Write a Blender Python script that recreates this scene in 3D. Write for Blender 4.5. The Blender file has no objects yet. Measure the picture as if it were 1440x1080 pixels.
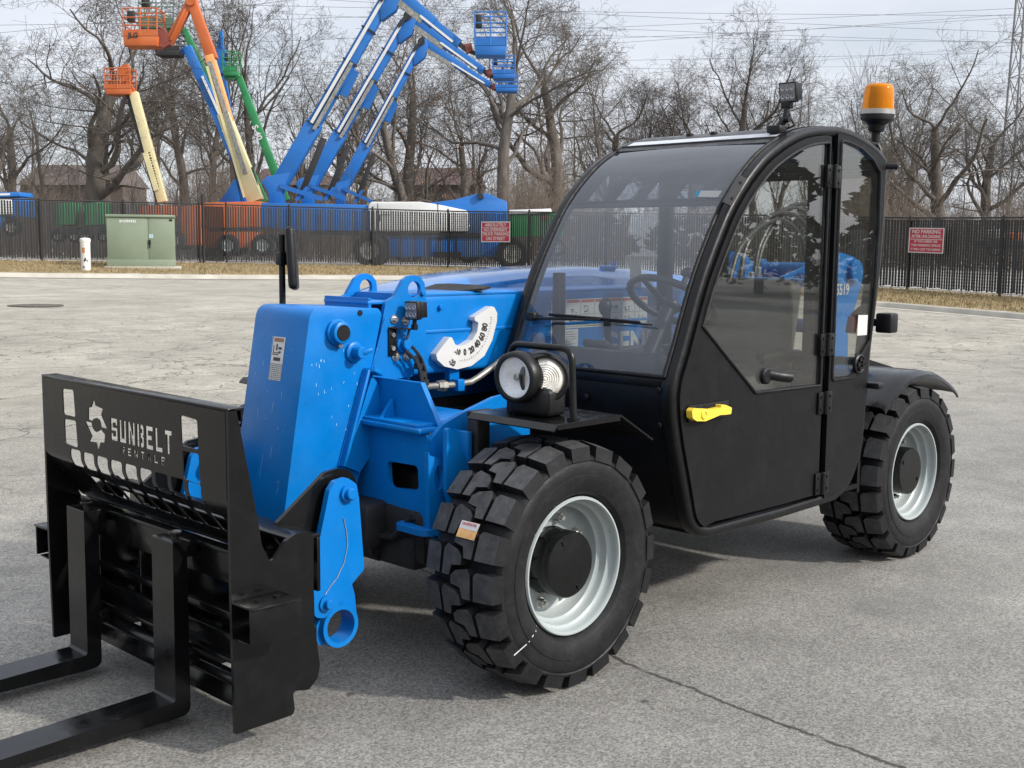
import bpy, bmesh, math, random
import numpy as np
from mathutils import Vector, Matrix
from mathutils.geometry import tessellate_polygon, delaunay_2d_cdt

SC = bpy.context.scene
COL = SC.collection
rad = math.radians

# ------------------------------------------------------------------ camera
CAM = np.array([2.7893, 3.3067, 1.4182])
YAW, PITCH, ROLL, FPX = rad(224.6065), rad(6.6522), rad(0.4863), 1668.175
cf = np.array([math.cos(YAW) * math.cos(PITCH), math.sin(YAW) * math.cos(PITCH), -math.sin(PITCH)])
cr0 = np.cross(cf, [0, 0, 1.]); cr0 /= np.linalg.norm(cr0)
cu0 = np.cross(cr0, cf)
cr = math.cos(ROLL) * cr0 + math.sin(ROLL) * cu0
cu = -math.sin(ROLL) * cr0 + math.cos(ROLL) * cu0
cam_d = bpy.data.cameras.new('camera')
cam = bpy.data.objects.new('camera', cam_d)
COL.objects.link(cam)
cam_d.sensor_fit = 'HORIZONTAL'; cam_d.sensor_width = 36.0
cam_d.lens = 36.0 * FPX / 1440.0
cam_d.clip_start = 0.05; cam_d.clip_end = 3000
M = Matrix.Identity(4)
for i in range(3):
    M[i][0], M[i][1], M[i][2], M[i][3] = cr[i], cu[i], -cf[i], CAM[i]
cam.matrix_world = M
SC.camera = cam

# ------------------------------------------------------------------ sun and sky
SUN = Vector((-0.55, 1.5, 1.05)).normalized()
el = math.asin(SUN.z); az = math.atan2(SUN.x, SUN.y)
sd = bpy.data.lights.new('sun', 'SUN')
sd.energy = 3.6; sd.angle = rad(3.0); sd.color = (1.0, 0.95, 0.87)
so = bpy.data.objects.new('sun', sd); COL.objects.link(so)
so.rotation_euler = (-SUN).to_track_quat('-Z', 'Y').to_euler()
so.location = (0, 0, 40)
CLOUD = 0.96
WO = bpy.data.worlds.new('World'); SC.world = WO; WO.use_nodes = True
nt = WO.node_tree; nt.nodes.clear(); N = nt.nodes; LK = nt.links
out = N.new('ShaderNodeOutputWorld')
sky = N.new('ShaderNodeTexSky'); sky.sky_type = 'NISHITA'; sky.sun_disc = False
sky.sun_elevation = el; sky.sun_rotation = az
sky.air_density = 1.0; sky.dust_density = 2.0; sky.ozone_density = 1.0
bg1 = N.new('ShaderNodeBackground'); bg1.inputs[1].default_value = 0.12
LK.new(sky.outputs[0], bg1.inputs[0])
# thin high cloud: direction projected on a flat layer, noise
tc = N.new('ShaderNodeTexCoord'); sx = N.new('ShaderNodeSeparateXYZ'); LK.new(tc.outputs['Generated'], sx.inputs[0])
za = N.new('ShaderNodeMath'); za.operation = 'MAXIMUM'; za.inputs[1].default_value = 0.0; LK.new(sx.outputs[2], za.inputs[0])
zb = N.new('ShaderNodeMath'); zb.operation = 'ADD'; zb.inputs[1].default_value = 0.13; LK.new(za.outputs[0], zb.inputs[0])
dx = N.new('ShaderNodeMath'); dx.operation = 'DIVIDE'; LK.new(sx.outputs[0], dx.inputs[0]); LK.new(zb.outputs[0], dx.inputs[1])
dy = N.new('ShaderNodeMath'); dy.operation = 'DIVIDE'; LK.new(sx.outputs[1], dy.inputs[0]); LK.new(zb.outputs[0], dy.inputs[1])
cx = N.new('ShaderNodeCombineXYZ'); LK.new(dx.outputs[0], cx.inputs[0]); LK.new(dy.outputs[0], cx.inputs[1])
nz = N.new('ShaderNodeTexNoise'); nz.inputs['Scale'].default_value = 0.8; nz.inputs['Detail'].default_value = 7; nz.inputs['Roughness'].default_value = 0.55
LK.new(cx.outputs[0], nz.inputs['Vector'])
rp = N.new('ShaderNodeValToRGB'); rp.color_ramp.elements[0].position = 0.36; rp.color_ramp.elements[1].position = 0.60
rp.color_ramp.elements[0].color = (0.60, 0.60, 0.60, 1); rp.color_ramp.elements[1].color = (0.94, 0.94, 0.94, 1)
LK.new(nz.outputs[0], rp.inputs[0])
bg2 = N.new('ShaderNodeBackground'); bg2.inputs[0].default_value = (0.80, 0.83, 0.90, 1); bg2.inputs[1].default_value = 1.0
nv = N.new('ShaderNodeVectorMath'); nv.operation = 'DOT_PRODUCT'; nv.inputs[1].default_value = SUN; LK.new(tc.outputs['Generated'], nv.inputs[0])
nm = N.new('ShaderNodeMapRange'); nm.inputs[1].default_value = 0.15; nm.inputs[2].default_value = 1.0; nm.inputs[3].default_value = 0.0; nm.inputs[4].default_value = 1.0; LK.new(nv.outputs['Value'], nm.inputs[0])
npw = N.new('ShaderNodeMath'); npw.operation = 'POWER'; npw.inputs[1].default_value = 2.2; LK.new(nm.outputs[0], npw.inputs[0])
nst = N.new('ShaderNodeMath'); nst.operation = 'MULTIPLY_ADD'; nst.inputs[1].default_value = 1.6; nst.inputs[2].default_value = CLOUD; LK.new(npw.outputs[0], nst.inputs[0])  # out-of-frame glow around the sun, added to the cloud for fill light
zov = N.new('ShaderNodeMapRange'); zov.inputs[1].default_value = 0.3; zov.inputs[2].default_value = 1.0; zov.inputs[3].default_value = 0.0; zov.inputs[4].default_value = 0.5; LK.new(sx.outputs[2], zov.inputs[0])  # overhead sky brightened as well, added for fill
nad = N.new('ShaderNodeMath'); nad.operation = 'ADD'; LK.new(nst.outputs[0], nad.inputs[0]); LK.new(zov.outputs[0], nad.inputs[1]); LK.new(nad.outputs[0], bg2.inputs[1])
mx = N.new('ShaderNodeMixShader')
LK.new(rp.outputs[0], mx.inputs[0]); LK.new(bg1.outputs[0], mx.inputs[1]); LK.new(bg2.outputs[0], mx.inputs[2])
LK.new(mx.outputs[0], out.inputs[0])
SC.view_settings.view_transform = 'Standard'; SC.view_settings.look = 'None'
SC.view_settings.exposure = 0.24; SC.view_settings.gamma = 1.0
SC.cycles.use_denoising = True
SC.cycles.max_bounces = 8; SC.cycles.transparent_max_bounces = 24
SC.cycles.caustics_reflective = False; SC.cycles.caustics_refractive = False
SC.cycles.sample_clamp_indirect = 6.0

# ------------------------------------------------------------------ measuring helpers
def ray(px, py):
    return cf + cr * (px - 720) / FPX + cu * (540 - py) / FPX
def Q(px, py, ax, val):
    d = ray(px, py); i = 'xyz'.index(ax); t = (val - CAM[i]) / d[i]
    return CAM + t * d
def XZ(px, py, y):
    p = Q(px, py, 'y', y); return (float(p[0]), float(p[2]))
RH = np.array([math.sin(YAW), -math.cos(YAW), 0]); FH = np.array([math.cos(YAW), math.sin(YAW), 0])
RZ = YAW - math.pi / 2
def W(px, py, depth):                     # point at a horizontal distance in front of the camera
    d = ray(px, py); return CAM + d * depth / float(d @ FH)
def UVW(u, v, z):                         # right, forward, height -> world
    return np.array([CAM[0], CAM[1], 0]) + u * RH + v * FH + np.array([0, 0, z])

# ------------------------------------------------------------------ scene helpers
WM = {}
def tag(o, label=None, cat=None, group=None, kind=None):
    if label: o['label'] = label
    if cat: o['category'] = cat
    if group: o['group'] = group
    if kind: o['kind'] = kind
    return o
def empty(name, loc=(0, 0, 0), rz=0.0, parent=None, label=None, cat=None, group=None):
    o = bpy.data.objects.new(name, None); COL.objects.link(o)
    o.empty_display_size = 0.2
    m = Matrix.Translation(Vector(loc)) @ Matrix.Rotation(rz, 4, 'Z')
    if parent is not None:
        o.parent = parent
        o.matrix_local = WM[parent.name].inverted() @ m
    else:
        o.matrix_local = m
    WM[o.name] = m
    return tag(o, label, cat, group)
def link_mesh(name, me, mats, parent, smooth=35, label=None):
    if not isinstance(mats, (list, tuple)): mats = [mats]
    for m in mats: me.materials.append(m)
    if parent is not None and parent.name in WM:
        me.transform(WM[parent.name].inverted())
    o = bpy.data.objects.new(name, me); COL.objects.link(o)
    if parent is not None:
        o.parent = parent; WM[o.name] = WM[parent.name]
    else:
        WM[o.name] = Matrix.Identity(4)
    if smooth:
        me.polygons.foreach_set('use_smooth', [True] * len(me.polygons))
        me.set_sharp_from_angle(angle=rad(smooth))
    if label: o['label'] = label
    return o
def copy_tree(o, parent=None):
    c = o.copy(); COL.objects.link(c)
    WM[c.name] = WM.get(o.name, Matrix.Identity(4))
    if parent is not None: c.parent = parent
    for ch in list(o.children): copy_tree(ch, c)
    return c

class MB:
    def __init__(s): s.bm = bmesh.new(); s.mi = 0
    def face(s, vs, smooth=None):
        try:
            f = s.bm.faces.new(vs); f.material_index = s.mi; return f
        except ValueError: return None
    def poly(s, pts): return s.face([s.bm.verts.new(Vector(p)) for p in pts])
    def box(s, c, size, rot=None, bev=0.0, seg=2):
        b = bmesh.new(); bmesh.ops.create_cube(b, size=1.0)
        for v in b.verts: v.co = Vector((v.co.x * size[0], v.co.y * size[1], v.co.z * size[2]))
        if bev > 0: bmesh.ops.bevel(b, geom=list(b.edges), offset=min(bev, min(size) * .45), segments=seg, profile=.5, affect='EDGES')
        m = Matrix.Translation(Vector(c))
        if rot is not None: m = m @ (rot.to_4x4() if hasattr(rot, 'to_4x4') else rot)
        s.add(b, m); return s
    def add(s, b, m=None):
        mp = {}
        for v in b.verts: mp[v] = s.bm.verts.new(m @ v.co if m is not None else v.co)
        for f in b.faces: s.face([mp[v] for v in f.verts])
        b.free()
    def beam(s, p0, p1, w, h, up=(0, 0, 1), bev=0.0):     # rectangular bar between two points
        p0 = Vector(p0); p1 = Vector(p1); d = p1 - p0; L = d.length; d.normalize()
        upv = Vector(up); sd_ = d.cross(upv)
        if sd_.length < 1e-4: sd_ = d.cross(Vector((1, 0, 0)))
        sd_.normalize(); u2 = sd_.cross(d)
        r = Matrix((d, sd_, u2)).transposed()
        s.box((p0 + p1) / 2, (L, w, h), r, bev); return s
    def cyl(s, p0, p1, r0, r1=None, n=16, cap=True, bev=0):
        p0 = Vector(p0); p1 = Vector(p1)
        if r1 is None: r1 = r0
        d = (p1 - p0).normalized(); a = d.orthogonal().normalized(); b = d.cross(a)
        prof = [(p0, r0), (p1, r1)]
        if bev > 0: prof = [(p0, r0 - bev), (p0 + d * bev, r0), (p1 - d * bev, r1), (p1, r1 - bev)]
        rings = []
        for c, r in prof:
            rings.append([s.bm.verts.new(c + (a * math.cos(t) + b * math.sin(t)) * r) for t in (2 * math.pi * i / n for i in range(n))])
        for A, B_ in zip(rings, rings[1:]):
            for i in range(n): s.face([A[i], A[(i + 1) % n], B_[(i + 1) % n], B_[i]])
        if cap:
            s.face(rings[0][::-1]); s.face(rings[-1])
        return s
    def tube(s, pts, r, n=8, cap=True):
        P = [Vector(p) for p in pts]
        if not isinstance(r, (list, tuple)): r = [r] * len(P)
        t = (P[1] - P[0]).normalized(); a = t.orthogonal().normalized(); rings = []
        for i, p in enumerate(P):
            if i == 0: d = P[1] - P[0]
            elif i == len(P) - 1: d = P[-1] - P[-2]
            else: d = (P[i + 1] - p).normalized() + (p - P[i - 1]).normalized()
            d.normalize(); a = (a - d * a.dot(d)).normalized(); b = d.cross(a)
            rings.append([s.bm.verts.new(p + (a * math.cos(q) + b * math.sin(q)) * r[i]) for q in (2 * math.pi * k / n for k in range(n))])
        for A, B_ in zip(rings, rings[1:]):
            for i in range(n): s.face([A[i], A[(i + 1) % n], B_[(i + 1) % n], B_[i]])
        if cap: s.face(rings[0][::-1]); s.face(rings[-1])
        return s
    def lathe(s, prof, origin=(0, 0, 0), axis=(0, 1, 0), n=64, closed=False):   # prof: (distance along axis, radius)
        o = Vector(origin); d = Vector(axis).normalized(); a = d.orthogonal().normalized(); b = d.cross(a)
        rings = []
        for h, r in prof:
            if r < 1e-5: rings.append([s.bm.verts.new(o + d * h)])
            else: rings.append([s.bm.verts.new(o + d * h + (a * math.cos(t) + b * math.sin(t)) * r) for t in (2 * math.pi * i / n for i in range(n))])
        seq = list(zip(rings, rings[1:]))
        if closed: seq.append((rings[-1], rings[0]))
        for A, B_ in seq:
            for i in range(n):
                j = (i + 1) % n
                if len(A) == 1 and len(B_) == 1: continue
                if len(A) == 1: s.face([A[0], B_[j], B_[i]])
                elif len(B_) == 1: s.face([A[i], A[j], B_[0]])
                else: s.face([A[i], A[j], B_[j], B_[i]])
        return s
    def sweep(s, path, sect, up=(0, 1, 0), cap=True):      # sect: list of (side, up) offsets; closed section
        P = [Vector(p) for p in path]; U = Vector(up); rings = []
        for i, p in enumerate(P):
            if i == 0: d = (P[1] - p).normalized()
            elif i == len(P) - 1: d = (p - P[-2]).normalized()
            else:
                d = ((P[i + 1] - p).normalized() + (p - P[i - 1]).normalized()).normalized()
            sdv = d.cross(U).normalized(); uu = sdv.cross(d)
            rings.append([s.bm.verts.new(p + sdv * x + U * z) for x, z in sect])
        n = len(sect)
        for A, B_ in zip(rings, rings[1:]):
            for i in range(n): s.face([A[i], A[(i + 1) % n], B_[(i + 1) % n], B_[i]])
        if cap: s.face(rings[0][::-1]); s.face(rings[-1])
        return s
    def prism(s, pts, axis, a0, a1):
        def mk(p, h): return {'x': (h, p[0], p[1]), 'y': (p[0], h, p[1]), 'z': (p[0], p[1], h)}[axis]
        A = [s.bm.verts.new(mk(p, a0)) for p in pts]; B_ = [s.bm.verts.new(mk(p, a1)) for p in pts]
        n = len(pts)
        for i in range(n): s.face([A[i], A[(i + 1) % n], B_[(i + 1) % n], B_[i]])
        tri = tessellate_polygon([[Vector((p[0], p[1], 0)) for p in pts]])
        for t in tri:
            s.face([A[i] for i in t][::-1]); s.face([B_[i] for i in t])
        return s
    def grid(s, fn, nu, nv):
        V = [[s.bm.verts.new(Vector(fn(i / nu, j / nv))) for j in range(nv + 1)] for i in range(nu + 1)]
        for i in range(nu):
            for j in range(nv): s.face([V[i][j], V[i + 1][j], V[i + 1][j + 1], V[i][j + 1]])
        return s
    def ico(s, c, r, sub=2, scale=(1, 1, 1)):
        b = bmesh.new(); bmesh.ops.create_icosphere(b, subdivisions=sub, radius=r)
        s.add(b, Matrix.Translation(Vector(c)) @ Matrix.Diagonal((*scale, 1))); return s
    def obj(s, name, mats, parent=None, smooth=35, bevel=0.0, recalc=True, label=None):
        bm = s.bm
        if bevel > 0:
            bmesh.ops.remove_doubles(bm, verts=list(bm.verts), dist=1e-5)
            bmesh.ops.recalc_face_normals(bm, faces=list(bm.faces))
            es = [e for e in bm.edges if len(e.link_faces) == 2 and e.calc_face_angle(0) > rad(30)]
            bmesh.ops.bevel(bm, geom=es, offset=bevel, segments=2, profile=.5, affect='EDGES', clamp_overlap=True)
        elif recalc: bmesh.ops.recalc_face_normals(bm, faces=list(bm.faces))
        me = bpy.data.meshes.new(name); bm.to_mesh(me); bm.free()
        return link_mesh(name, me, mats, parent, smooth, label)

def fillet(pts, seg=5):
    out_ = []; n = len(pts)
    for i, p in enumerate(pts):
        r = p[2] if len(p) > 2 else 0
        q = Vector((p[0], p[1]))
        if r <= 0: out_.append((q.x, q.y)); continue
        a = Vector(pts[i - 1][:2]); b = Vector(pts[(i + 1) % n][:2])
        da = (a - q); db = (b - q); la, lb = da.length, db.length; da.normalize(); db.normalize()
        ang = math.acos(max(-1, min(1, da.dot(db))))
        t = min(r / math.tan(ang / 2), la * .48, lb * .48)
        p0 = q + da * t; p1 = q + db * t
        for k in range(seg + 1):
            u = k / seg
            out_.append(tuple((p0 * (1 - u) ** 2 + q * 2 * u * (1 - u) + p1 * u * u)))
    return out_
def circle(cx_, cy_, r, n=24, ry=None):
    return [(cx_ + r * math.cos(2 * math.pi * i / n), cy_ + (ry or r) * math.sin(2 * math.pi * i / n)) for i in range(n)]
def nface(bm, vs):
    try: return bm.faces.new(vs)
    except ValueError: return None
def cdt_mesh(loops):
    vs, es = [], []
    for lp in loops:
        q = [p for i, p in enumerate(lp) if (Vector(p[:2]) - Vector(lp[i - 1][:2])).length > 2e-4]
        k = len(vs); vs += [Vector(p[:2]) for p in q]; es += [(k + i, k + (i + 1) % len(q)) for i in range(len(q))]
    r = delaunay_2d_cdt(vs, es, [], 0, 1e-6)
    V = np.array([(v.x, v.y) for v in r[0]]); F = np.array([list(f) for f in r[2]]); C_ = V[F].mean(1)
    ins = np.zeros(len(C_), int)
    for lp in loops:
        q = np.array([p[:2] for p in lp]); x0, y0 = q[:, 0], q[:, 1]; x1, y1 = np.roll(x0, -1), np.roll(y0, -1)
        for i, (cx_, cy_) in enumerate(C_):
            k = (y0 > cy_) != (y1 > cy_)
            ins[i] += int(np.count_nonzero(x0[k] + (cy_ - y0[k]) / (y1[k] - y0[k]) * (x1[k] - x0[k]) > cx_))
    return r[0], [f for f, n_ in zip(F.tolist(), ins) if n_ % 2]
def fill_mesh(loops, ext=0.0, bev=0.0):
    V, F = cdt_mesh(loops)
    bm = bmesh.new()
    if ext <= 0:
        vv = [bm.verts.new((v.x, v.y, 0)) for v in V]
        for f in F: nface(bm, [vv[i] for i in f])
    else:
        h = ext + bev
        A = [bm.verts.new((v.x, v.y, -h)) for v in V]; B_ = [bm.verts.new((v.x, v.y, h)) for v in V]
        cnt = {}
        for f in F:
            f = list(f)
            if (V[f[1]] - V[f[0]]).cross(V[f[2]] - V[f[0]]) < 0: f = f[::-1]
            nface(bm, [A[i] for i in f][::-1]); nface(bm, [B_[i] for i in f])
            for i in range(3):
                e = (f[i], f[(i + 1) % 3]); cnt[e] = cnt.get(e, 0) + 1
        rim = []
        for (i, j) in list(cnt):
            if (j, i) not in cnt: nface(bm, [A[i], A[j], B_[j], B_[i]]); rim.append((i, j))
        if bev > 0:
            bm.edges.ensure_lookup_table(); es = []
            for i, j in rim:
                for S_ in (A, B_):
                    e = bm.edges.get((S_[i], S_[j]))
                    if e: es.append(e)
            bmesh.ops.bevel(bm, geom=es, offset=bev, segments=1, profile=.5, affect='EDGES', clamp_overlap=True)
    me = bpy.data.meshes.new('outline'); bm.to_mesh(me); bm.free()
    return me
def clean(me, recalc=True):
    bm = bmesh.new(); bm.from_mesh(me)
    bmesh.ops.remove_doubles(bm, verts=list(bm.verts), dist=2e-5)
    if recalc: bmesh.ops.recalc_face_normals(bm, faces=list(bm.faces))
    bm.to_mesh(me); bm.free(); me.materials.clear(); return me
AXM = {'x': Matrix(((0, 0, 1, 0), (1, 0, 0, 0), (0, 1, 0, 0), (0, 0, 0, 1))),
       'y': Matrix(((1, 0, 0, 0), (0, 0, 1, 0), (0, 1, 0, 0), (0, 0, 0, 1))),
       'z': Matrix.Identity(4)}
def plate(name, pts, axis, pos, t, mats, parent, holes=(), bev=.003, seg=5, xf=None, smooth=30, label=None):
    b = min(bev, t * .4)
    loops = [fillet(pts, seg)] + [fillet(h, seg) for h in holes]
    me = clean(fill_mesh(loops, max(1e-4, t / 2 - b), b))
    m = Matrix.Translation(Vector([pos if a == axis else 0 for a in 'xyz'])) @ AXM[axis]
    if xf is not None: m = xf @ m
    me.transform(m)
    if m.determinant() < 0: me.flip_normals()
    return link_mesh(name, me, mats, parent, smooth, label)
def text_mesh(s, size, ext=0.0006, off=0.0, space=1.0, sx=1.0):
    cu_ = bpy.data.curves.new('lettering', 'FONT'); cu_.body = s; cu_.size = size; cu_.extrude = ext; cu_.offset = off
    cu_.align_x = 'CENTER'; cu_.align_y = 'CENTER'; cu_.space_character = space; cu_.resolution_u = 3
    cu_.space_line = 0.95
    ob = bpy.data.objects.new('lettering', cu_); me = bpy.data.meshes.new_from_object(ob)
    bpy.data.objects.remove(ob); bpy.data.curves.remove(cu_)
    me.transform(Matrix.Diagonal((sx, 1, 1, 1))); me.materials.clear()
    return me
def marks(m, origin, xdir, ydir, w, h, seed, n=11):   # lettering too small to read: little printed strokes
    r = random.Random(seed); o = Vector(origin); x = Vector(xdir).normalized(); y = Vector(ydir).normalized()
    for i in range(n):
        a = -w / 2 + w * (i + .12) / n; b = -w / 2 + w * (i + r.uniform(.55, .85)) / n; lo = -h / 2 * r.uniform(.7, 1); hi = h / 2 * r.uniform(.6, 1)
        m.poly([o + x * a + y * lo, o + x * b + y * lo, o + x * b + y * hi, o + x * a + y * hi])
def frame_m(origin, xdir, ydir):
    x = Vector(xdir).normalized(); y = Vector(ydir); y = (y - x * y.dot(x)).normalized(); z = x.cross(y)
    m = Matrix((x, y, z)).transposed().to_4x4(); m.translation = Vector(origin); return m
def text(name, s, size, mat_, parent, origin, xdir, ydir, **k):
    me = text_mesh(s, size, **k); me.transform(frame_m(origin, xdir, ydir))
    return link_mesh(name, me, mat_, parent, 0)
def join_text(items, name, mat_, parent):          # several pieces of writing as one printed mesh
    bm = bmesh.new()
    for s, size, origin, xdir, ydir, k in items:
        me = text_mesh(s, size, **k); me.transform(frame_m(origin, xdir, ydir)); bm.from_mesh(me); bpy.data.meshes.remove(me)
    me = bpy.data.meshes.new(name); bm.to_mesh(me); bm.free()
    return link_mesh(name, me, mat_, parent, 0)

# ------------------------------------------------------------------ materials
def mat(name, col, rough=.5, metal=0.0, var=.12, scale=6.0, bump=0.0, bscale=None, coat=0.0, rvar=.1, spec=.5,
        dirt=None, dirt_amt=.0, dscale=3.0, stretch=None, trans=0.0):
    m = bpy.data.materials.new(name); m.use_nodes = True
    nt = m.node_tree; N = nt.nodes; L = nt.links; b = N['Principled BSDF']
    tc = N.new('ShaderNodeTexCoord'); vec = tc.outputs['Object']
    if stretch:
        mp = N.new('ShaderNodeMapping'); mp.inputs['Scale'].default_value = stretch; L.new(vec, mp.inputs[0]); vec = mp.outputs[0]
    nz = N.new('ShaderNodeTexNoise'); nz.inputs['Scale'].default_value = scale; nz.inputs['Detail'].default_value = 6
    nz.inputs['Roughness'].default_value = .6; L.new(vec, nz.inputs['Vector'])
    mr = N.new('ShaderNodeMapRange'); mr.inputs[1].default_value = .3; mr.inputs[2].default_value = .7
    mr.inputs[3].default_value = 1 - var; mr.inputs[4].default_value = 1 + var; L.new(nz.outputs[0], mr.inputs[0])
    vm = N.new('ShaderNodeVectorMath'); vm.operation = 'SCALE'; vm.inputs[0].default_value = col[:3]; L.new(mr.outputs[0], vm.inputs['Scale'])
    c = vm.outputs[0]
    if dirt is not None and dirt_amt > 0:
        n2 = N.new('ShaderNodeTexNoise'); n2.inputs['Scale'].default_value = dscale; n2.inputs['Detail'].default_value = 9; n2.inputs['Roughness'].default_value = .7
        L.new(vec, n2.inputs['Vector'])
        r2 = N.new('ShaderNodeMapRange'); r2.inputs[1].default_value = .5; r2.inputs[2].default_value = .72; r2.inputs[3].default_value = 0; r2.inputs[4].default_value = dirt_amt
        L.new(n2.outputs[0], r2.inputs[0])
        mxx = N.new('ShaderNodeMix'); mxx.data_type = 'RGBA'; mxx.inputs[7].default_value = (*dirt[:3], 1)
        L.new(c, mxx.inputs[6]); L.new(r2.outputs[0], mxx.inputs[0]); c = mxx.outputs[2]
    L.new(c, b.inputs['Base Color'])
    b.inputs['Metallic'].default_value = metal; b.inputs['Specular IOR Level'].default_value = spec
    if rvar > 0:
        n3 = N.new('ShaderNodeTexNoise'); n3.inputs['Scale'].default_value = scale * 2.3; n3.inputs['Detail'].default_value = 5; L.new(vec, n3.inputs['Vector'])
        r3 = N.new('ShaderNodeMapRange'); r3.inputs[1].default_value = .3; r3.inputs[2].default_value = .7
        r3.inputs[3].default_value = max(.02, rough - rvar); r3.inputs[4].default_value = min(1, rough + rvar)
        L.new(n3.outputs[0], r3.inputs[0]); L.new(r3.outputs[0], b.inputs['Roughness'])
    else: b.inputs['Roughness'].default_value = rough
    if coat > 0: b.inputs['Coat Weight'].default_value = coat; b.inputs['Coat Roughness'].default_value = .08
    if bump > 0:
        n4 = N.new('ShaderNodeTexNoise'); n4.inputs['Scale'].default_value = bscale or scale * 8; n4.inputs['Detail'].default_value = 4; L.new(vec, n4.inputs['Vector'])
        bp = N.new('ShaderNodeBump'); bp.inputs['Strength'].default_value = bump; bp.inputs['Distance'].default_value = .01
        L.new(n4.outputs[0], bp.inputs['Height']); L.new(bp.outputs[0], b.inputs['Normal'])
    return m
def glass(name, tint, gloss=.06, rough=.0, haze=0.0, haze_col=(.5, .6, .75)):
    m = bpy.data.materials.new(name); m.use_nodes = True
    nt = m.node_tree; N = nt.nodes; L = nt.links; N.clear()
    o = N.new('ShaderNodeOutputMaterial'); t = N.new('ShaderNodeBsdfTransparent'); t.inputs[0].default_value = (*tint, 1)
    g = N.new('ShaderNodeBsdfGlossy'); g.inputs['Roughness'].default_value = rough
    lw = N.new('ShaderNodeFresnel'); ge = N.new('ShaderNodeNewGeometry'); io = N.new('ShaderNodeMapRange'); io.inputs[3].default_value = 1.5; io.inputs[4].default_value = 1 / 1.5
    L.new(ge.outputs['Backfacing'], io.inputs[0]); L.new(io.outputs[0], lw.inputs[0])
    ad = N.new('ShaderNodeMath'); ad.operation = 'MULTIPLY_ADD'; ad.inputs[1].default_value = 1.25; ad.inputs[2].default_value = gloss - .05; ad.use_clamp = True
    L.new(lw.outputs[0], ad.inputs[0])
    base = t.outputs[0]
    if haze > 0:
        d = N.new('ShaderNodeBsdfDiffuse'); d.inputs[0].default_value = (*haze_col, 1)
        nz = N.new('ShaderNodeTexNoise'); nz.inputs['Scale'].default_value = 4; nz.inputs['Detail'].default_value = 6
        tc = N.new('ShaderNodeTexCoord'); L.new(tc.outputs['Object'], nz.inputs['Vector'])
        mr = N.new('ShaderNodeMapRange'); mr.inputs[3].default_value = haze * .5; mr.inputs[4].default_value = haze * 1.5; L.new(nz.outputs[0], mr.inputs[0])
        m0 = N.new('ShaderNodeMixShader'); L.new(mr.outputs[0], m0.inputs[0]); L.new(base, m0.inputs[1]); L.new(d.outputs[0], m0.inputs[2]); base = m0.outputs[0]
    mx = N.new('ShaderNodeMixShader'); L.new(ad.outputs[0], mx.inputs[0]); L.new(base, mx.inputs[1]); L.new(g.outputs[0], mx.inputs[2])
    L.new(mx.outputs[0], o.inputs[0]); return m

BLUE = mat('machine_blue_paint', (.0008, .146, .455), .36, var=.10, scale=5, bump=.05, bscale=45, spec=.28, dirt=(.03, .16, .40), dirt_amt=.25, dscale=7)
BLUEGLOSS = mat('hood_blue_gloss', (.0012, .140, .43), .30, var=.07, scale=4, bump=.04, bscale=30, coat=1.0, dirt=(.10, .25, .48), dirt_amt=.3, dscale=4)
BLACKGLOSS = mat('gloss_black_paint', (.0045, .0047, .005), .20, var=.25, scale=12, bump=.03, bscale=40, spec=.32, rvar=.08, dirt=(.02, .02, .021), dirt_amt=.25, dscale=7)
CABBLACK = mat('satin_black_panel', (.0045, .0048, .0058), .46, var=.2, scale=9, bump=.03, bscale=70, rvar=.1, spec=.21, dirt=(.018, .018, .019), dirt_amt=.3, dscale=6)
FRAMEBLACK = mat('black_powder_coat', (.0055, .0055, .006), .36, spec=.28, var=.2, scale=14, bump=.03, bscale=80)
PLASTIC = mat('black_plastic', (.008, .008, .009), .42, spec=.3, var=.2, scale=20, bump=.08, bscale=160)
RUBBER = mat('tyre_rubber', (.0085, .0085, .0095), .55, spec=.25, var=.35, scale=18, bump=.10, bscale=90, dirt=(.035, .035, .035), dirt_amt=.4, dscale=14)
TREAD = mat('dusty_skylit_tread', (.040, .040, .042), .8, var=.5, scale=26, bump=.15, bscale=120, dirt=(.08, .08, .08), dirt_amt=.45, dscale=18)  # block tops paler: dust, plus reflected sky put into the colour
RIMGREY = mat('rim_grey_paint', (.33, .365, .36), .33, var=.06, scale=9, dirt=(.25, .25, .24), dirt_amt=.3, dscale=10)
STEEL = mat('zinc_steel', (.52, .52, .50), .32, metal=.9, var=.12, scale=20)
WHITE = mat('white_vinyl', (.54, .54, .525), .45, var=.05, scale=9, dirt=(.5, .49, .46), dirt_amt=.25, dscale=8)
INK = mat('black_ink', (.02, .02, .022), .55, var=.1)
REDINK = mat('red_ink', (.45, .03, .04), .5, var=.1)
REDPAINT = mat('sign_red_paint', (.40, .022, .045), .5, var=.12, scale=7)
YELLOW = mat('yellow_plastic', (.80, .58, .055), .38, var=.06, scale=10)
SEATGREY = mat('grey_vinyl_seat', (.09, .09, .095), .6, var=.12, bump=.15, bscale=200)
HOSE = mat('rubber_hose', (.022, .022, .023), .45, var=.2, scale=30)
DARK = mat('dark_greasy_metal', (.012, .012, .013), .6, var=.4, scale=20, bump=.2, bscale=60)
BLUEDARK = mat('blue_film', (.02, .12, .38), .4, var=.05)
# ================================================================== TELEHANDLER
TH = empty('telehandler', (-1.17, 0, 0), 0, None, 'blue and black compact telehandler with fork carriage parked in the foreground', 'telehandler')
HZ, WB, YO = .398, 2.3515, .87

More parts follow.
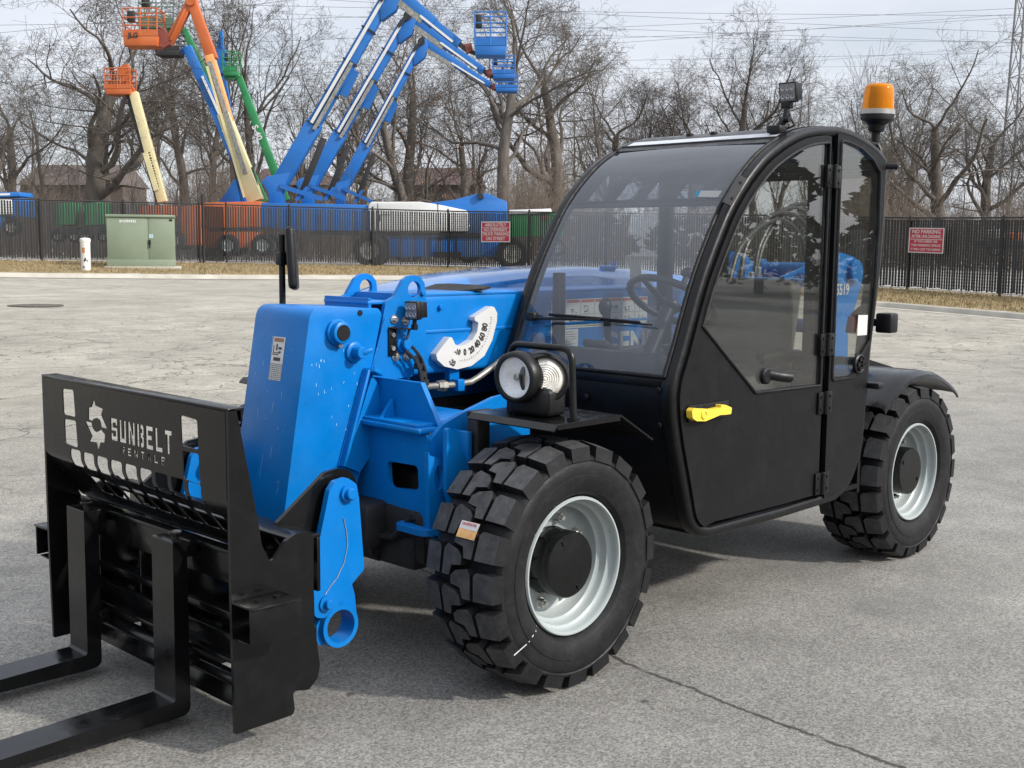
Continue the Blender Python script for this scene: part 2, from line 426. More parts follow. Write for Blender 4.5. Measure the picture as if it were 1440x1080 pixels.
def build_wheel(cx_, cy_, cz_):
    w = empty('wheel', (cx_, cy_, cz_), 0, TH)
    o = (cx_, cy_, cz_)
    t = MB()                                             # carcass (width along y, outer face +y)
    half = [(.112, .224), (.128, .232), (.143, .244), (.1515, .265), (.1550, .288), (.1553, .2985), (.1530, .3000), (.1532, .3045), (.1535, .318), (.1505, .336), (.1475, .3415), (.1505, .346), (.1500, .352), (.1420, .358), (.125, .362), (.06, .364)]
    t.lathe(half + [(-a, r) for a, r in half[::-1]], o, (0, 1, 0), 96)
    NL = 20; R = .40
    rng = random.Random(4)
    def block(poly, k, off, mir, h=1.0, drop=None):
        a0 = 2 * math.pi * (k + off) / NL
        cxw = sum(p[0] for p in poly) / len(poly); cya = sum(p[1] for p in poly) / len(poly)
        bot, top = [], []
        j = rng.uniform(-.0015, .0015)
        for wv, av in poly:
            for lst, sc_, r in ((bot, 1.03, .352), (top, .945, None)):
                ww = cxw + (wv - cxw) * sc_; aa = cya + (av - cya) * sc_
                rr = r if r else (.4045 - .011 * (ww / .15) ** 2 + j) * h
                if drop and wv > .13: 
                    if r: rr = .346; ww = wv + .0035
                    else: ww = wv - .003; rr = .390
                th = a0 + aa / R
                yv = -ww if mir else ww
                lst.append(t.bm.verts.new(Vector((cx_ + rr * math.cos(th), cy_ + yv, cz_ + rr * math.sin(th)))))
        n = len(poly)
        for i in range(n): t.face([bot[i], bot[(i + 1) % n], top[(i + 1) % n], top[i]])
        t.mi = 1 if h == 1.0 else 0; t.face(top); t.mi = 0
    sh = [(.1500, -.048), (.1500, .046), (.086, .048), (.074, .034), (.073, -.048)]
    ce = [(.064, -.048), (.064, .034), (.050, .053), (-.002, .040), (-.022, .022), (-.023, -.006), (.020, -.013), (.030, -.048)]
    for k in range(NL):
        for mir, off in ((False, 0), (True, .5)):
            block(sh, k, off, mir, 1.0, True); block(ce, k, off, mir)
            # tie bar in the groove
            block([(.074, -.018), (.074, .012), (.054, .012), (.054, -.018)], k, off, mir, .955)
    tyre = t.obj('tyre', [RUBBER, TREAD], w, smooth=28)
    # chalk mark on the sidewall
    r_ = MB()
    prof = [(.128, .2265), (.1345, .2225), (.1345, .2170), (.130, .2138), (.120, .2125), (.106, .2118), (.099, .2065), (.095, .2000), (.086, .1975), (.074, .1965), (.066, .1900), (.062, .1835), (.052, .1812), (.038, .1800), (.030, .1740), (.024, .1700), (.016, .160), (.010, .105), (-.006, .105),
            (-.006, .165), (.004, .184), (.030, .196), (.06, .199), (.085, .204), (.10, .214), (-.10, .214), (-.128, .226)]
    r_.lathe(prof, o, (0, 1, 0), 72)
    r_.obj('rim', RIMGREY, w, smooth=40)
    h = MB()
    h.lathe([(-.06, .10), (.0, .112), (.020, .112), (.022, .109), (.106, .109), (.112, .105), (.113, .0)], o, (0, 1, 0), 48)
    for a in (1.15, 4.25):
        h.box((cx_ + .086 * math.cos(a), cy_ + .114, cz_ + .086 * math.sin(a)), (.017, .004, .014), Matrix.Rotation(-a, 4, 'Y'), .001)
    h.obj('hub', BLACKGLOSS, w)
    for k in range(8):
        b = MB(); a = 2 * math.pi * (k + .35) / 8; px_, pz_ = cx_ + .142 * math.cos(a), cz_ + .142 * math.sin(a)
        b.cyl((px_, cy_ + .008, pz_), (px_, cy_ + .016, pz_), .019, n=16)
        b.cyl((px_, cy_ + .015, pz_), (px_, cy_ + .034, pz_), .0145, n=6)
        b.cyl((px_, cy_ + .03, pz_), (px_, cy_ + .046, pz_), .0085, n=10)
        b.obj('wheel_nut', STEEL, w)
    return w
WY = YO - .1545
wf = build_wheel(0, WY, HZ)
def place_wheel(x, y, spin, flip):
    c = copy_tree(wf, TH)
    c.matrix_local = WM[TH.name].inverted() @ Matrix.Translation((x, y, HZ)) @ Matrix.Rotation(math.pi if flip else 0, 4, 'Z') @ Matrix.Rotation(spin, 4, 'Y')
    return c
place_wheel(-WB, WY, .55, False)
place_wheel(0, -WY, .9, True)
place_wheel(-WB, -WY, 1.7, True)
# sticker left on the tread of the near front tyre, chalk line on its sidewall
p = Q(657, 745, 'y', .745)
th0 = math.atan2(p[2] - HZ, p[0])
st = MB(); st.grid(lambda u, v: ((.4075) * math.cos(th0 - .085 + .160 * v), .702 + .080 * u, HZ + .4075 * math.sin(th0 - .062 + .124 * v)), 4, 4)
st.obj('tyre_sticker', mat('orange_label_stock', (.72, .40, .15), .6, var=.25, scale=40), wf, label='torn orange and white label on the tread')
st = MB(); st.grid(lambda u, v: ((.4081) * math.cos(th0 + .000 + .0755 * v), .7025 + .079 * u, HZ + .4081 * math.sin(th0 + .004 + .056 * v)), 4, 3)
sw = st.obj('label_top', WHITE, wf)
c0 = Vector((.4090 * math.cos(th0 + .045), .742, HZ + .4088 * math.sin(th0 + .045)))
mm = MB(); marks(mm, c0 + Vector((.0006, 0, 0)), (0, 1, 0), (-math.sin(th0 + .045), 0, math.cos(th0 + .045)), .062, .010, 3); mm.obj('label_print', REDINK, wf, smooth=0)
for q0, q1 in (((724, 922), (741, 906)), ((744, 903), (751, 893)), ((755, 889), (761, 882)), ((757, 760), (756, 752))):
    ck = MB(); a = Q(*q0, 'y', .8712); b_ = Q(*q1, 'y', .8712)
    def on(v):
        r = math.hypot(v[0], v[2] - HZ); yy = WY + np.interp(r, [.232, .244, .265, .292, .318, .336, .3415, .346, .36], [.128, .143, .1515, .1545, .1535, .1505, .1475, .1505, .151]) + .0012
        return Vector((v[0], yy, v[2]))
    d = Vector((b_[2] - a[2], 0, -(b_[0] - a[0]))).normalized() * .0022
    A, B_ = on(a), on(b_)
    ck.poly([A - d, A + d, B_ + d * .8, B_ - d * .8])
    ck.obj('chalk_mark', WHITE, wf)
# ------------------------------------------------------------------ fork carriage and forks
FX = 1.10
tl = Q(58, 524, 'x', FX); tr = Q(320, 580, 'x', FX)
YL, YR, ZT = float(tl[1]), float(tr[1]), float((tl[2] + tr[2]) / 2)       # right and left edges of the backrest
def YZ(px, py, x=FX):
    q = Q(px, py, 'x', x); return (float(q[1]), float(q[2]))
ZB = (YZ(70, 632)[1] + YZ(319, 716)[1]) / 2
CARR = empty('fork_carriage', (1.0, 0, 0), 0, TH)
def z3(px, py): return YZ(px / 4.908, 500 + py / 4.908)
def z4(px, py): return YZ(200 + px / 4.908, 560 + py / 4.908)
holes = []
def win(a, r=.010): holes.append(fillet([(*p, r) for p in a], 4))
win([z3(430, 228), z3(505, 238), z3(520, 425), z3(438, 405)])
win([z3(443, 435), z3(522, 450), z3(537, 638), z3(450, 605)])
win([z4(262, 115), z4(378, 150), z4(388, 358), z4(272, 325)])
win([z4(275, 360), z4(388, 385), z4(402, 600), z4(285, 555)])
up = [(645, 295), (658, 345), (708, 368), (697, 410), (738, 505), (696, 497), (692, 470), (682, 442), (663, 430), (645, 437), (635, 452), (608, 440), (608, 362), (627, 356)]
lo = [(585, 452), (632, 464), (636, 490), (650, 518), (665, 528), (682, 520), (693, 507), (724, 545), (720, 600), (692, 600), (680, 655), (668, 600), (615, 592), (632, 555)]
holes.append([z3(*q) for q in up]); holes.append([z3(*q) for q in lo])
# stencil letters, each a union of bars on a 4 x 7 cell
def bars(ch):
    return {'S': [[(0, 7), (0, 3.1), (2.6, 3.1), (2.6, 1.3), (1.4, 1.3), (1.4, 2.2), (0, 2.2), (0, 0), (4, 0), (4, 4.1), (1.4, 4.1), (1.4, 5.7), (2.6, 5.7), (2.6, 4.9), (4, 4.9), (4, 7)]],
            'U': [[(0, 7), (0, 0), (4, 0), (4, 7), (2.6, 7), (2.6, 1.3), (1.4, 1.3), (1.4, 7)]],
            'N': [[(0, 7), (0, 0), (1.3, 0), (1.3, 4.3), (2.7, 0), (4, 0), (4, 7), (2.7, 7), (2.7, 3.0), (1.3, 7)]],
            'B': [[(0, 7), (0, 0), (1.4, 0), (1.4, 7)], [(1.9, 7), (1.9, 5.8), (2.7, 5.6), (2.7, 4.5), (1.9, 4.2), (1.9, 2.9), (2.7, 2.7), (2.7, 1.4), (1.9, 1.2), (1.9, 0), (3.5, 0), (4, .8), (4, 3.1), (3.5, 3.6), (4, 4), (4, 6.2), (3.5, 7)]],
            'E': [[(0, 7), (0, 0), (4, 0), (4, 1.3), (1.4, 1.3), (1.4, 2.9), (3.4, 2.9), (3.4, 4.2), (1.4, 4.2), (1.4, 5.7), (4, 5.7), (4, 7)]],
            'L': [[(0, 7), (0, 0), (4, 0), (4, 1.3), (1.4, 1.3), (1.4, 7)]],
            'T': [[(0, 7), (0, 5.7), (1.3, 5.7), (1.3, 0), (2.7, 0), (2.7, 5.7), (4, 5.7), (4, 7)]],
            'R': [[(0, 7), (0, 0), (1.2, 0), (1.2, 7)], [(1.7, 7), (1.7, 5.8), (2.8, 5.8), (2.8, 4.3), (1.7, 4.3), (1.7, 3.1), (2.8, 0), (4, 0), (3.2, 3.1), (4, 3.8), (4, 7)]],
            'A': [[(0, 0), (1.3, 7), (1.8, 7), (1.8, 3), (1.4, 1.5), (1.2, 0)], [(2.2, 7), (2.7, 7), (4, 0), (2.8, 0), (2.6, 1.5), (2.2, 3)]]}[ch]
def letters(word, yl, yr, z0, z1, gap=.22):
    n = len(word); cw = (yr - yl) / (n - gap)
    for i, ch in enumerate(word):
        y0 = yl + cw * i
        for b in bars(ch): holes.append([(y0 + cw * (1 - gap) * p[0] / 4, z0 + (z1 - z0) * p[1] / 7) for p in b])
sL, sR = z3(763, 505)[0], z4(203, 310)[0]
zs1, zs0 = (z3(765, 430)[1] + z4(190, 228)[1]) / 2, (z3(765, 580)[1] + z4(190, 390)[1]) / 2
letters('SUNBELT', sL, sR, zs0, zs1)
rL, rR = z3(832, 640)[0], z4(155, 430)[0]
letters('RENTALS', rL, rR, z3(835, 670)[1] - .004, z3(835, 622)[1] - .002, .4)
# two rows of windows across the fold
y0, y1 = z3(478, 650)[0], z4(420, 650)[0]
n1 = 9; pit = (y1 - y0) / n1
for i in range(n1):
    a = y0 + pit * i + pit * .08; b_ = a + pit * .80
    holes.append(fillet([(a, ZB + .036, .012), (a, ZB - .028, .012), (b_, ZB - .028, .012), (b_, ZB + .036, .012)], 4))
for i in range(n1):
    a = y0 + pit * (i + .55) + pit * .08; b_ = a + pit * .80
    holes.append(fillet([(a, ZB - .064, .012), (a, ZB - .142, .012), (b_, ZB - .142, .012), (b_, ZB - .064, .012)], 4))
SB = .20
outl = [(YL + .0125, ZB - SB), (YR - .0125, ZB - SB), (YR - .0125, ZT - .0065), (YL + .0125, ZT - .0065)]
me = fill_mesh([fillet(outl, 2)] + holes); me = clean(me, False)
bm = bmesh.new(); bm.from_mesh(me)
for zz in (ZB + .015, ZB + .007, ZB, ZB - .007, ZB - .015):
    bmesh.ops.bisect_plane(bm, geom=list(bm.verts) + list(bm.edges) + list(bm.faces), plane_co=(0, zz, 0), plane_no=(0, 1, 0))
ang = rad(38)
for v in bm.verts:
    y, z = v.co.x, v.co.y; d = ZB - z
    t = max(0, min(1, (d + .015) / .03)); a = ang * t
    if d <= -.015: x_, z_ = FX, z
    elif d >= .015:
        x_ = FX - .010 * math.sin(ang) - (d - .015) * math.sin(ang); z_ = ZB - .013 - (d - .015) * math.cos(ang)
    else: x_ = FX - (d + .015) * math.sin(a) * .5; z_ = z + 0
    v.co = Vector((x_, y, z_))
bmesh.ops.recalc_face_normals(bm, faces=list(bm.faces))
if sum(f.normal.x * f.calc_area() for f in bm.faces) < 0: bmesh.ops.reverse_faces(bm, faces=list(bm.faces))
bmesh.ops.solidify(bm, geom=list(bm.faces), thickness=.0035)
bm.to_mesh(me); bm.free()
bk = link_mesh('backrest_plate', me, BLACKGLOSS, CARR, 30)
tf = MB(); tf.box((FX - .026, (YL + YR) / 2, ZT - .002), (.052, YR - YL, .008), None, .002)
tf.box((FX - .05, (YL + YR) / 2, ZT - .02), (.006, YR - YL - .02, .03), None, .001)
tf.obj('top_flange', BLACKGLOSS, CARR)
# side plates
sp = [(320, 578), (324, 805), (329, 871), (336, 1031.7), (363.7, 1022), (412.5, 1005), (414.7, 997), (411.6, 972), (434.6, 970), (447, 953), (450, 934), (441, 871), (441, 754.6), (433, 746.8), (417, 750), (401.5, 761), (381, 792.4), (368.5, 767), (360.6, 720), (332, 574)]
def sideprof():
    o = []
    for q in sp:
        x, z = XZ(*q, YR); o.append((min(x, FX - .002) if q[0] > 325 else FX - .001, z, .012 if q[0] > 330 else .002))
    for i in range(4): o[i] = (FX - .001, o[i][1], .002)
    o[3] = (FX - .005, max(.035, o[3][1]), .004)
    return o
SPF = sideprof()
plate('side_plate', SPF, 'y', YR - .006, .012, BLACKGLOSS, CARR, bev=.002)
plate('side_plate', SPF, 'y', YL + .006, .012, BLACKGLOSS, CARR, bev=.002)
# folded pockets on the outer faces
for sgn, ye in ((1, YR), (-1, YL)):
    m = MB(); x0, x1 = .945, FX + .0; zt = .452
    yo = ye + sgn * .003
    m.box(((x0 + x1) / 2, yo + sgn * .05, zt), (x1 - x0, .105, .007), None, .002)
    m.beam((x0 + .002, yo + sgn * .101, zt - .05), (x1, yo + sgn * .086, zt - .05), .007, .10, (0, 0, 1), .002)
    m.beam(((x0 + x1) / 2 - .07, yo + sgn * .04, zt - .103), ((x0 + x1) / 2 + .07, yo + sgn * .04, zt - .103), .075, .006, (0, 0, 1), .002)
    for xx in (.985, 1.045): m.cyl((xx, yo + sgn * .045, zt + .003), (xx, yo + sgn * .045, zt + .009), .013, n=6)
    m.obj('side_pocket', BLACKGLOSS, CARR)
# rails
YM, YW = (YL + YR) / 2, (YR - YL) - .026
fr = MB()
fr.box((.992, YM, .500), (.030, YW, .095), None, .004)          # upper fork bar
fr.box((1.000, YM, .551), (.048, YW, .014), None, .004)
fr.obj('upper_rail', BLACKGLOSS, CARR)
fr = MB()
fr.box((.965, YM, .345), (.05, YW, .022), None, .003)
fr.box((.955, YM, .322), (.012, YW, .05), None, .003)
fr.box((.985, YM, .265), (.016, YW, .075), Matrix.Rotation(.25, 4, 'Y'), .003)
fr.box((.975, YM, .225), (.07, YW, .014), None, .003)
fr.tube([(.995, YL + .02, .170), (.995, YR - .02, .170)], .022, 14)
fr.box((.982, YM, .128), (.012, YW, .09), Matrix.Rotation(-.35, 4, 'Y'), .003)
fr.obj('lower_rail', BLACKGLOSS, CARR)
fr = MB()
fr.box((.845, YM, .585), (.10, YW, .012), None, .003)            # top cross plate behind
fr.box((.80, YM, .50), (.012, YW, .16), None, .003)
fr.box((.815, YM, .24), (.012, YW, .16), None, .003)
for yy in (-.42, -.14, .14, .42):
    fr.box((.90, yy, .32), (.17, .014, .42), None, .003)
fr.obj('rear_frame', BLACKGLOSS, CARR)
# couplers
ep = [(600, .6)]
earp = [XZ(*q, .40) for q in ((380, 748), (389, 734), (455, 664), (474, 658), (492, 662), (500, 680), (497, 740), (470, 800), (420, 800))]
earp = [(x, z, .03) for x, z in earp]
for yy in (.40, -.40): plate('coupler_ear', earp, 'y', yy, .016, BLACKGLOSS, CARR, bev=.002)
lk = [XZ(*q, .446) for q in ((462, 690), (470, 677), (487, 671.5), (500, 680), (503.5, 700), (511, 800), (486, 830), (474, 852), (455, 869), (441, 868), (440, 828), (445, 774))]
lk = [(x, z, .02) for x, z in lk]
ctr = XZ(478, 880, .446)
for sgn, dyl in ((1, 0), (-1, .085)):
    DY = Matrix.Translation((0, dyl, 0))
    LK_ = empty('tilt_link', (ctr[0], .446 * sgn, ctr[1]), 0, TH)
    plate('link_arm', lk, 'y', .440 * sgn, .022, BLUE, LK_, bev=.003)
    m = MB(); tx, tz = ctr; y0_ = .385 * sgn; y1_ = .452 * sgn
    m.lathe([(0, .052), (abs(y1_ - y0_), .052), (abs(y1_ - y0_), .0665), (abs(y1_ - y0_) - .01, .0685), (0, .0685)], (tx, y0_, tz), (0, sgn, 0), 48, closed=True)
    m.obj('eye_ring', BLUE, LK_)
    plate('eye_bracket', [(*XZ(*q, .446), .012) for q in ((497, 815), (503, 838), (506, 872), (482, 908), (452, 909), (445, 890), (466, 850))], 'y', .409 * sgn, .046, BLUE, LK_, holes=[circle(ctr[0], ctr[1], .0525, 32)], bev=.003)
    m = MB()
    tp = XZ(487, 693, .446); lp = XZ(457, 848, .446)
    m.cyl((tp[0], .36 * sgn, tp[1]), (tp[0], .462 * sgn, tp[1]), .028, n=24)
    m.cyl((tp[0], .45 * sgn, tp[1]), (tp[0], .480 * sgn, tp[1]), .018, n=20, bev=.003)
    m.obj('pivot_pin', BLUE, LK_); m = MB()
    m.cyl((lp[0], .36 * sgn, lp[1]), (lp[0], .458 * sgn, lp[1]), .026, n=24)
    m.cyl((lp[0], .455 * sgn, lp[1]), (lp[0], .475 * sgn, lp[1]), .014, n=14, bev=.002)
    m.obj('pivot_pin', BLUE, LK_)
    m = MB(); m.tube([(XZ(a, b, .446)[0], .453 * sgn, XZ(a, b, .446)[1]) for a, b in ((481, 727), (485, 745), (487, 765), (482, 790), (472, 812), (462, 825), (455, 836))], .0016, 6)
    m.obj('lanyard', STEEL, LK_)
    for ch in LK_.children:
        ch.data.transform(DY)

# forks (L-shaped), slightly different places on the rail
def fork(yc, w=.122):
    p = [(FX - .045, .562, .004), (FX + .000, .562, .004), (FX + .003, .087, .014), (FX + 1.10, .052, .004), (FX + 1.10, .040, .004), (FX + .02, .036, .02), (FX - .045, .040, .028)]
    f = plate('fork', p, 'y', yc, w, BLACKGLOSS, TH, bev=.004)
    m = MB(); zz = .565
    m.cyl((FX - .022, yc + w * .30, .555), (FX - .022, yc + w * .30, .585), .010, n=14)
    m.cyl((FX - .022, yc + w * .30, .580), (FX - .022, yc + w * .30, .589), .020, n=20, bev=.002)
    m.obj('fork_lock_pin', BLACKGLOSS, f)
    for zh, hh_ in ((.535, .05), (.2, .04)):
        m = MB(); m.box((FX - .063, yc, zh), (.036, w * .96, hh_), None, .004); m.obj('fork_hook', BLACKGLOSS, f)
    return f
fork((YZ(213, 757)[0] + YZ(243, 770)[0]) / 2)
fork((YZ(93, 708)[0] + YZ(118, 715)[0]) / 2)
# ------------------------------------------------------------------ boom
BL_, BR_ = .0, -.26; BC = (BL_ + BR_) / 2
BOOM = empty('boom', (-2.5, BC, 1.1), 0, TH)
def rect_tube(y0, y1, z0, z1, ch=.03):
    return fillet([(y0, z0, ch), (y1, z0, ch), (y1, z1, ch * 1.3), (y0, z1, ch * 1.3)], 5)
m = MB(); sec = rect_tube(BR_, BL_, .938, 1.243, .026)
m.prism(sec, 'x', -2.62, .03)
m.obj('outer_tube', BLUE, BOOM, smooth=40)
m = MB(); m.beam((-1.9, BL_ + .0015, 1.098), (.0, BL_ + .0015, 1.098), .005, .012, (0, 0, 1), .002)   # pressed crease along the side
m.beam((-1.9, BL_ + .001, 1.235), (.0, BL_ + .001, 1.235), .003, .004)
m.obj('tube_crease', BLUE, BOOM)
# collar with lifting ears
col = [(520, 536), (541, 424), (553, 417.5), (565.5, 394), (573, 388.2), (581, 386.8), (589.5, 389.5), (595.5, 398), (597.5, 425), (597, 500), (578, 530)]
colp = [XZ(*q, BL_ + .012) for q in col]
colr = [(x, z, .02 if i in (1, 9) else .008) for i, (x, z) in enumerate(colp)]
hole = circle(*XZ(581, 407, BL_ + .012), .030, 28)
for yy in (BL_ + .010, BR_ - .010):
    plate('collar_plate', colr, 'y', yy, .018, BLUE, BOOM, holes=[hole], bev=.003)
m = MB()
zt = colp[1][1]; 
m.box((.085, BC, zt - .004), (.16, BL_ - BR_, .012), None, .003)
m.box((.10, BC, .928), (.26, BL_ - BR_, .012), None, .003)
m.box((.155, BC, 1.10), (.012, BL_ - BR_ - .002, .26))
m.obj('collar_box', BLUE, BOOM)
for a, b, r in ((554, 449, .013), (569, 451, .012), (556, 501, .014), (571, 501, .013)):
    x, z = XZ(a, b, BL_ + .02); m = MB()
    m.cyl((x, BL_ + .018, z), (x, BL_ + .024, z), r * 1.25, n=20); m.cyl((x, BL_ + .023, z), (x, BL_ + .036, z), r * .72, n=6, bev=.001)
    m.obj('collar_bolt', STEEL, BOOM)
m = MB(); x, z = XZ(566, 484, BL_ + .02)
m.cyl((x, BL_ + .015, z), (x, BL_ + .03, z), .030, n=24, bev=.003); m.cyl((x, BL_ + .03, z), (x, BL_ + .055, z), .02, n=20, bev=.003)
m.obj('grease_boss', BLUE, BOOM); m = MB()
x, z = XZ(594, 412, BL_ + .02); m.cyl((x, BL_ + .015, z), (x, BL_ + .03, z), .010, n=14, bev=.002); m.obj('plate_bolt', BLUE, BOOM); m = MB()
x, z = XZ(618, 432, BL_); m.cyl((x, BL_ - .002, z), (x, BL_ + .015, z), .010, n=14, bev=.002)
m.obj('plate_bolt', BLUE, BOOM)
# head (nose)
NY0, NY1 = BC - .16, BC + .16
nz = [(437, 432), (532, 433.5), (537, 441), (518, 540), (513.5, 640), (497, 700), (470, 760), (395, 760)]
nzp = [XZ(*q, NY1) for q in nz]
HEAD = empty('boom_head', (nzp[0][0], BC, 1.0), 0, TH)
nzr = [(nzp[0][0] , nzp[0][1], .055)] + [(x, z, .02 if i < 3 else .0) for i, (x, z) in enumerate(nzp[1:])]
pr_ = fillet(nzr, 7)
m = MB(); m.prism(pr_, 'y', NY0, NY1)
m.obj('head_box', BLUE, HEAD, smooth=40, bevel=.010)
m = MB()       # flange rib along the rear edge of the head
a = XZ(512, 519, NY1); b = XZ(508, 560, NY1); c = XZ(477, 655, NY1); d = XZ(468, 700, NY1)
for P0, P1 in ((a, c), ):
    m.beam((P0[0], NY1 + .017, P0[1]), (P1[0], NY1 + .017, P1[1]), .034, .013, (0, 0, 1), .004)
m.beam((a[0], NY1 + .030, a[1]), (a[0] - .05, NY1 + .012, a[1] - .02), .05, .014, (0, 0, 1), .004)
m.prism([(a[0] - .02, a[1] - .02), (c[0] - .01, c[1]), (c[0] - .075, c[1] - .03), (a[0] - .055, a[1] - .26), (a[0] - .05, a[1] - .06)], 'y', NY1 + .001, NY1 + .020)
m.obj('head_flange', BLUE, HEAD); m = MB()
for P0, P1 in ((a, c),):
    m.beam((P0[0], NY0 - .017, P0[1]), (P1[0], NY0 - .017, P1[1]), .034, .013, (0, 0, 1), .004)
m.obj('head_flange', BLUE, HEAD)
m = MB()
x, z = XZ(473, 467, NY1)
m.lathe([(-.002, .045), (.012, .045), (.016, .040), (.016, .038), (.038, .037), (.040, .034), (.040, .0)], (x, NY1, z), (0, 1, 0), 36)
x2, z2 = XZ(497, 495, NY1)
m.lathe([(-.002, .036), (.010, .036), (.014, .030), (.014, .022), (.052, .021), (.054, .019), (.054, .0)], (x2, NY1, z2), (0, 1, 0), 28)
m.beam((x2, NY1 + .05, z2), (x2 - .035, NY1 + .062, z2 + .01), .012, .016, (0, 0, 1), .004)
m.obj('head_boss', BLUE, HEAD)
m = MB()
m.cyl((x, NY1 + .038, z), (x, NY1 + .043, z), .027, n=28); m.obj('boss_cap', PLASTIC, HEAD); m = MB()
for q in ((506, 440), ):
    xx, zz = XZ(*q, NY1); m.cyl((xx, NY1 - .001, zz), (xx, NY1 + .003, zz), .010, n=16)
m.obj('hole_plug', PLASTIC, HEAD)
m = MB(); xx, zz = XZ(475, 486, NY1); m.cyl((xx, NY1, zz), (xx, NY1 + .02, zz), .009, n=8, bev=.002)
m.obj('grease_nipple', STEEL, HEAD)
m = MB(); rw = random.Random(2)
def weld(p, q, y):
    p, q = Vector((p[0], y, p[1])), Vector((q[0], y, q[1])); n_ = int((q - p).length / .006)
    m.tube([p.lerp(q, i / n_) for i in range(n_ + 1)], [.0032 + .0012 * (i % 2) + rw.uniform(-.0006, .0006) for i in range(n_ + 1)], 6)
weld((a[0] + .004, a[1]), (c[0] + .006, c[1]), NY1 + .003); weld((nzp[1][0] - .03, nzp[1][1] - .035), (nzp[3][0] + .004, nzp[3][1]), NY1 + .001)
m.obj('weld_bead', BLUE, HEAD, smooth=60)
# capacity sticker on the front face of the head
f0 = Vector((nzp[0][0], 0, nzp[0][1])); f1 = Vector((nzp[7][0], 0, nzp[7][1]))
fd = (f0 - f1).normalized(); fn = Vector((fd.z, 0, -fd.x))
o_ = f0 - fd * .185 + fn * .0012; o_.y = BC + .005
stk = empty('load_sticker', o_, 0, HEAD)
m = MB(); m.poly([o_ + Vector((0, -.036, 0)) - fd * .075, o_ + Vector((0, .036, 0)) - fd * .075, o_ + Vector((0, .036, 0)) + fd * .075, o_ + Vector((0, -.036, 0)) + fd * .075])
HEADW = m.obj('sticker_sheet', WHITE, HEAD, smooth=0)
m = MB(); o2 = o_ + fn * .0008
def q_(y0, s0, y1, s1): m.poly([o2 + Vector((0, y0, 0)) + fd * s0, o2 + Vector((0, y1, 0)) + fd * s0, o2 + Vector((0, y1, 0)) + fd * s1, o2 + Vector((0, y0, 0)) + fd * s1])
for i in range(9):
    q_(-.033, -.072 + i * .0065, .033, -.0705 + i * .0065)
for yy in (-.033, -.018, -.006, .006, .018, .0325): q_(yy, -.072, yy + .001, -.018)
q_(-.028, .012, -.024, .045); q_(-.028, .012, .005, .015); q_(-.020, .018, .012, .021); q_(-.012, .028, -.004, .05); q_(.004, .02, .018, .026); q_(.002, .032, .022, .040); q_(-.02, -.008, .02, .004)
m.obj('sticker_print', INK, HEADW, smooth=0)
m = MB(); q_(-.028, .058, .028, .071); m.obj('sticker_heading', mat('sticker_brown', (.28, .13, .08), .6), HEADW, smooth=0)
bpy.data.objects.remove(stk)
# scratches in the paint on the head front
sc_ = MB(); rng = random.Random(11)
for k in range(26):
    s_ = rng.uniform(.10, .62); yy = rng.uniform(-.14, .14); L_ = rng.choice([.006, .01, .02, .05, .09]) * rng.uniform(.5, 1); w_ = rng.uniform(.0006, .0016)
    p = f0 - fd * s_ + fn * .0008; p.y = BC + yy; dy_ = rng.uniform(-.004, .004)
    sc_.poly([p + Vector((0, -w_, 0)), p + Vector((0, w_, 0)), p + Vector((0, w_ * .5 + dy_, 0)) - fd * L_, p + Vector((0, -w_ * .5 + dy_, 0)) - fd * L_])
for k in range(22):
    x = rng.uniform(nzp[4][0] + .03, nzp[0][0]); z = rng.uniform(.72, 1.05); w_ = rng.uniform(.0008, .002); h_ = rng.uniform(.002, .014)
    sc_.poly([(x - w_, NY1 + .0008, z), (x + w_, NY1 + .0008, z), (x + w_ * .6, NY1 + .0008, z + h_), (x - w_ * .6, NY1 + .0008, z + h_)])
sc_.obj('paint_chips', mat('chipped_primer', (.25, .42, .62), .6), HEAD, smooth=0)
# angle indicator: white quadrant
ip = [(610, 498), (612, 506), (622, 515), (640, 519), (660, 514), (678, 500), (689, 478), (695.5, 452), (696, 440), (692, 432), (688, 430.5), (664.5, 445.5), (664, 450.5), (669.5, 453), (668, 466), (661, 478), (650, 485), (640, 486.5), (637, 484), (632, 474), (629, 474)]
ipp = [XZ(*q, BL_ + .02) for q in ip]
IND = plate('angle_indicator', [(x, z, .006) for x, z in ipp], 'y', BL_ + .016, .034, WHITE, BOOM, bev=.007, seg=3)
items = []
for s, a, b, rot, sz in (('80', 682, 460, 78, .039), ('60', 678, 473.5, 62, .038), ('40', 671.5, 484, 44, .037), ('20', 663.5, 492, 26, .034), ('0', 654, 495.5, 8, .033), ('-10', 643.5, 495, -14, .028)):
    p = Q(a, b, 'y', BL_ + .0342); r = rad(rot)
    items.append((s, sz, p, (-math.cos(r), 0, math.sin(r)), (math.sin(r), 0, math.cos(r)), dict(off=.0012, sx=.8)))
p = Q(636, 510, 'y', BL_ + .0342); r = rad(-30)
items.append(('-20', .03, p, (-math.cos(r), 0, math.sin(r)), (math.sin(r), 0, math.cos(r)), dict(off=.001, sx=.8)))
join_text(items, 'scale_figures', INK, IND)
m = MB()
cI = np.array(XZ(645, 447, BL_ + .02))
for k in range(22):
    t = rad(-75 + k * 6.0)
    q0 = Q(690 - 0, 445, 'y', BL_)
xs = [(692, 446), (691, 455), (688.5, 466), (685, 477), (679.5, 488), (672.5, 497.5), (664, 504.5), (654, 508), (644, 508.5)]
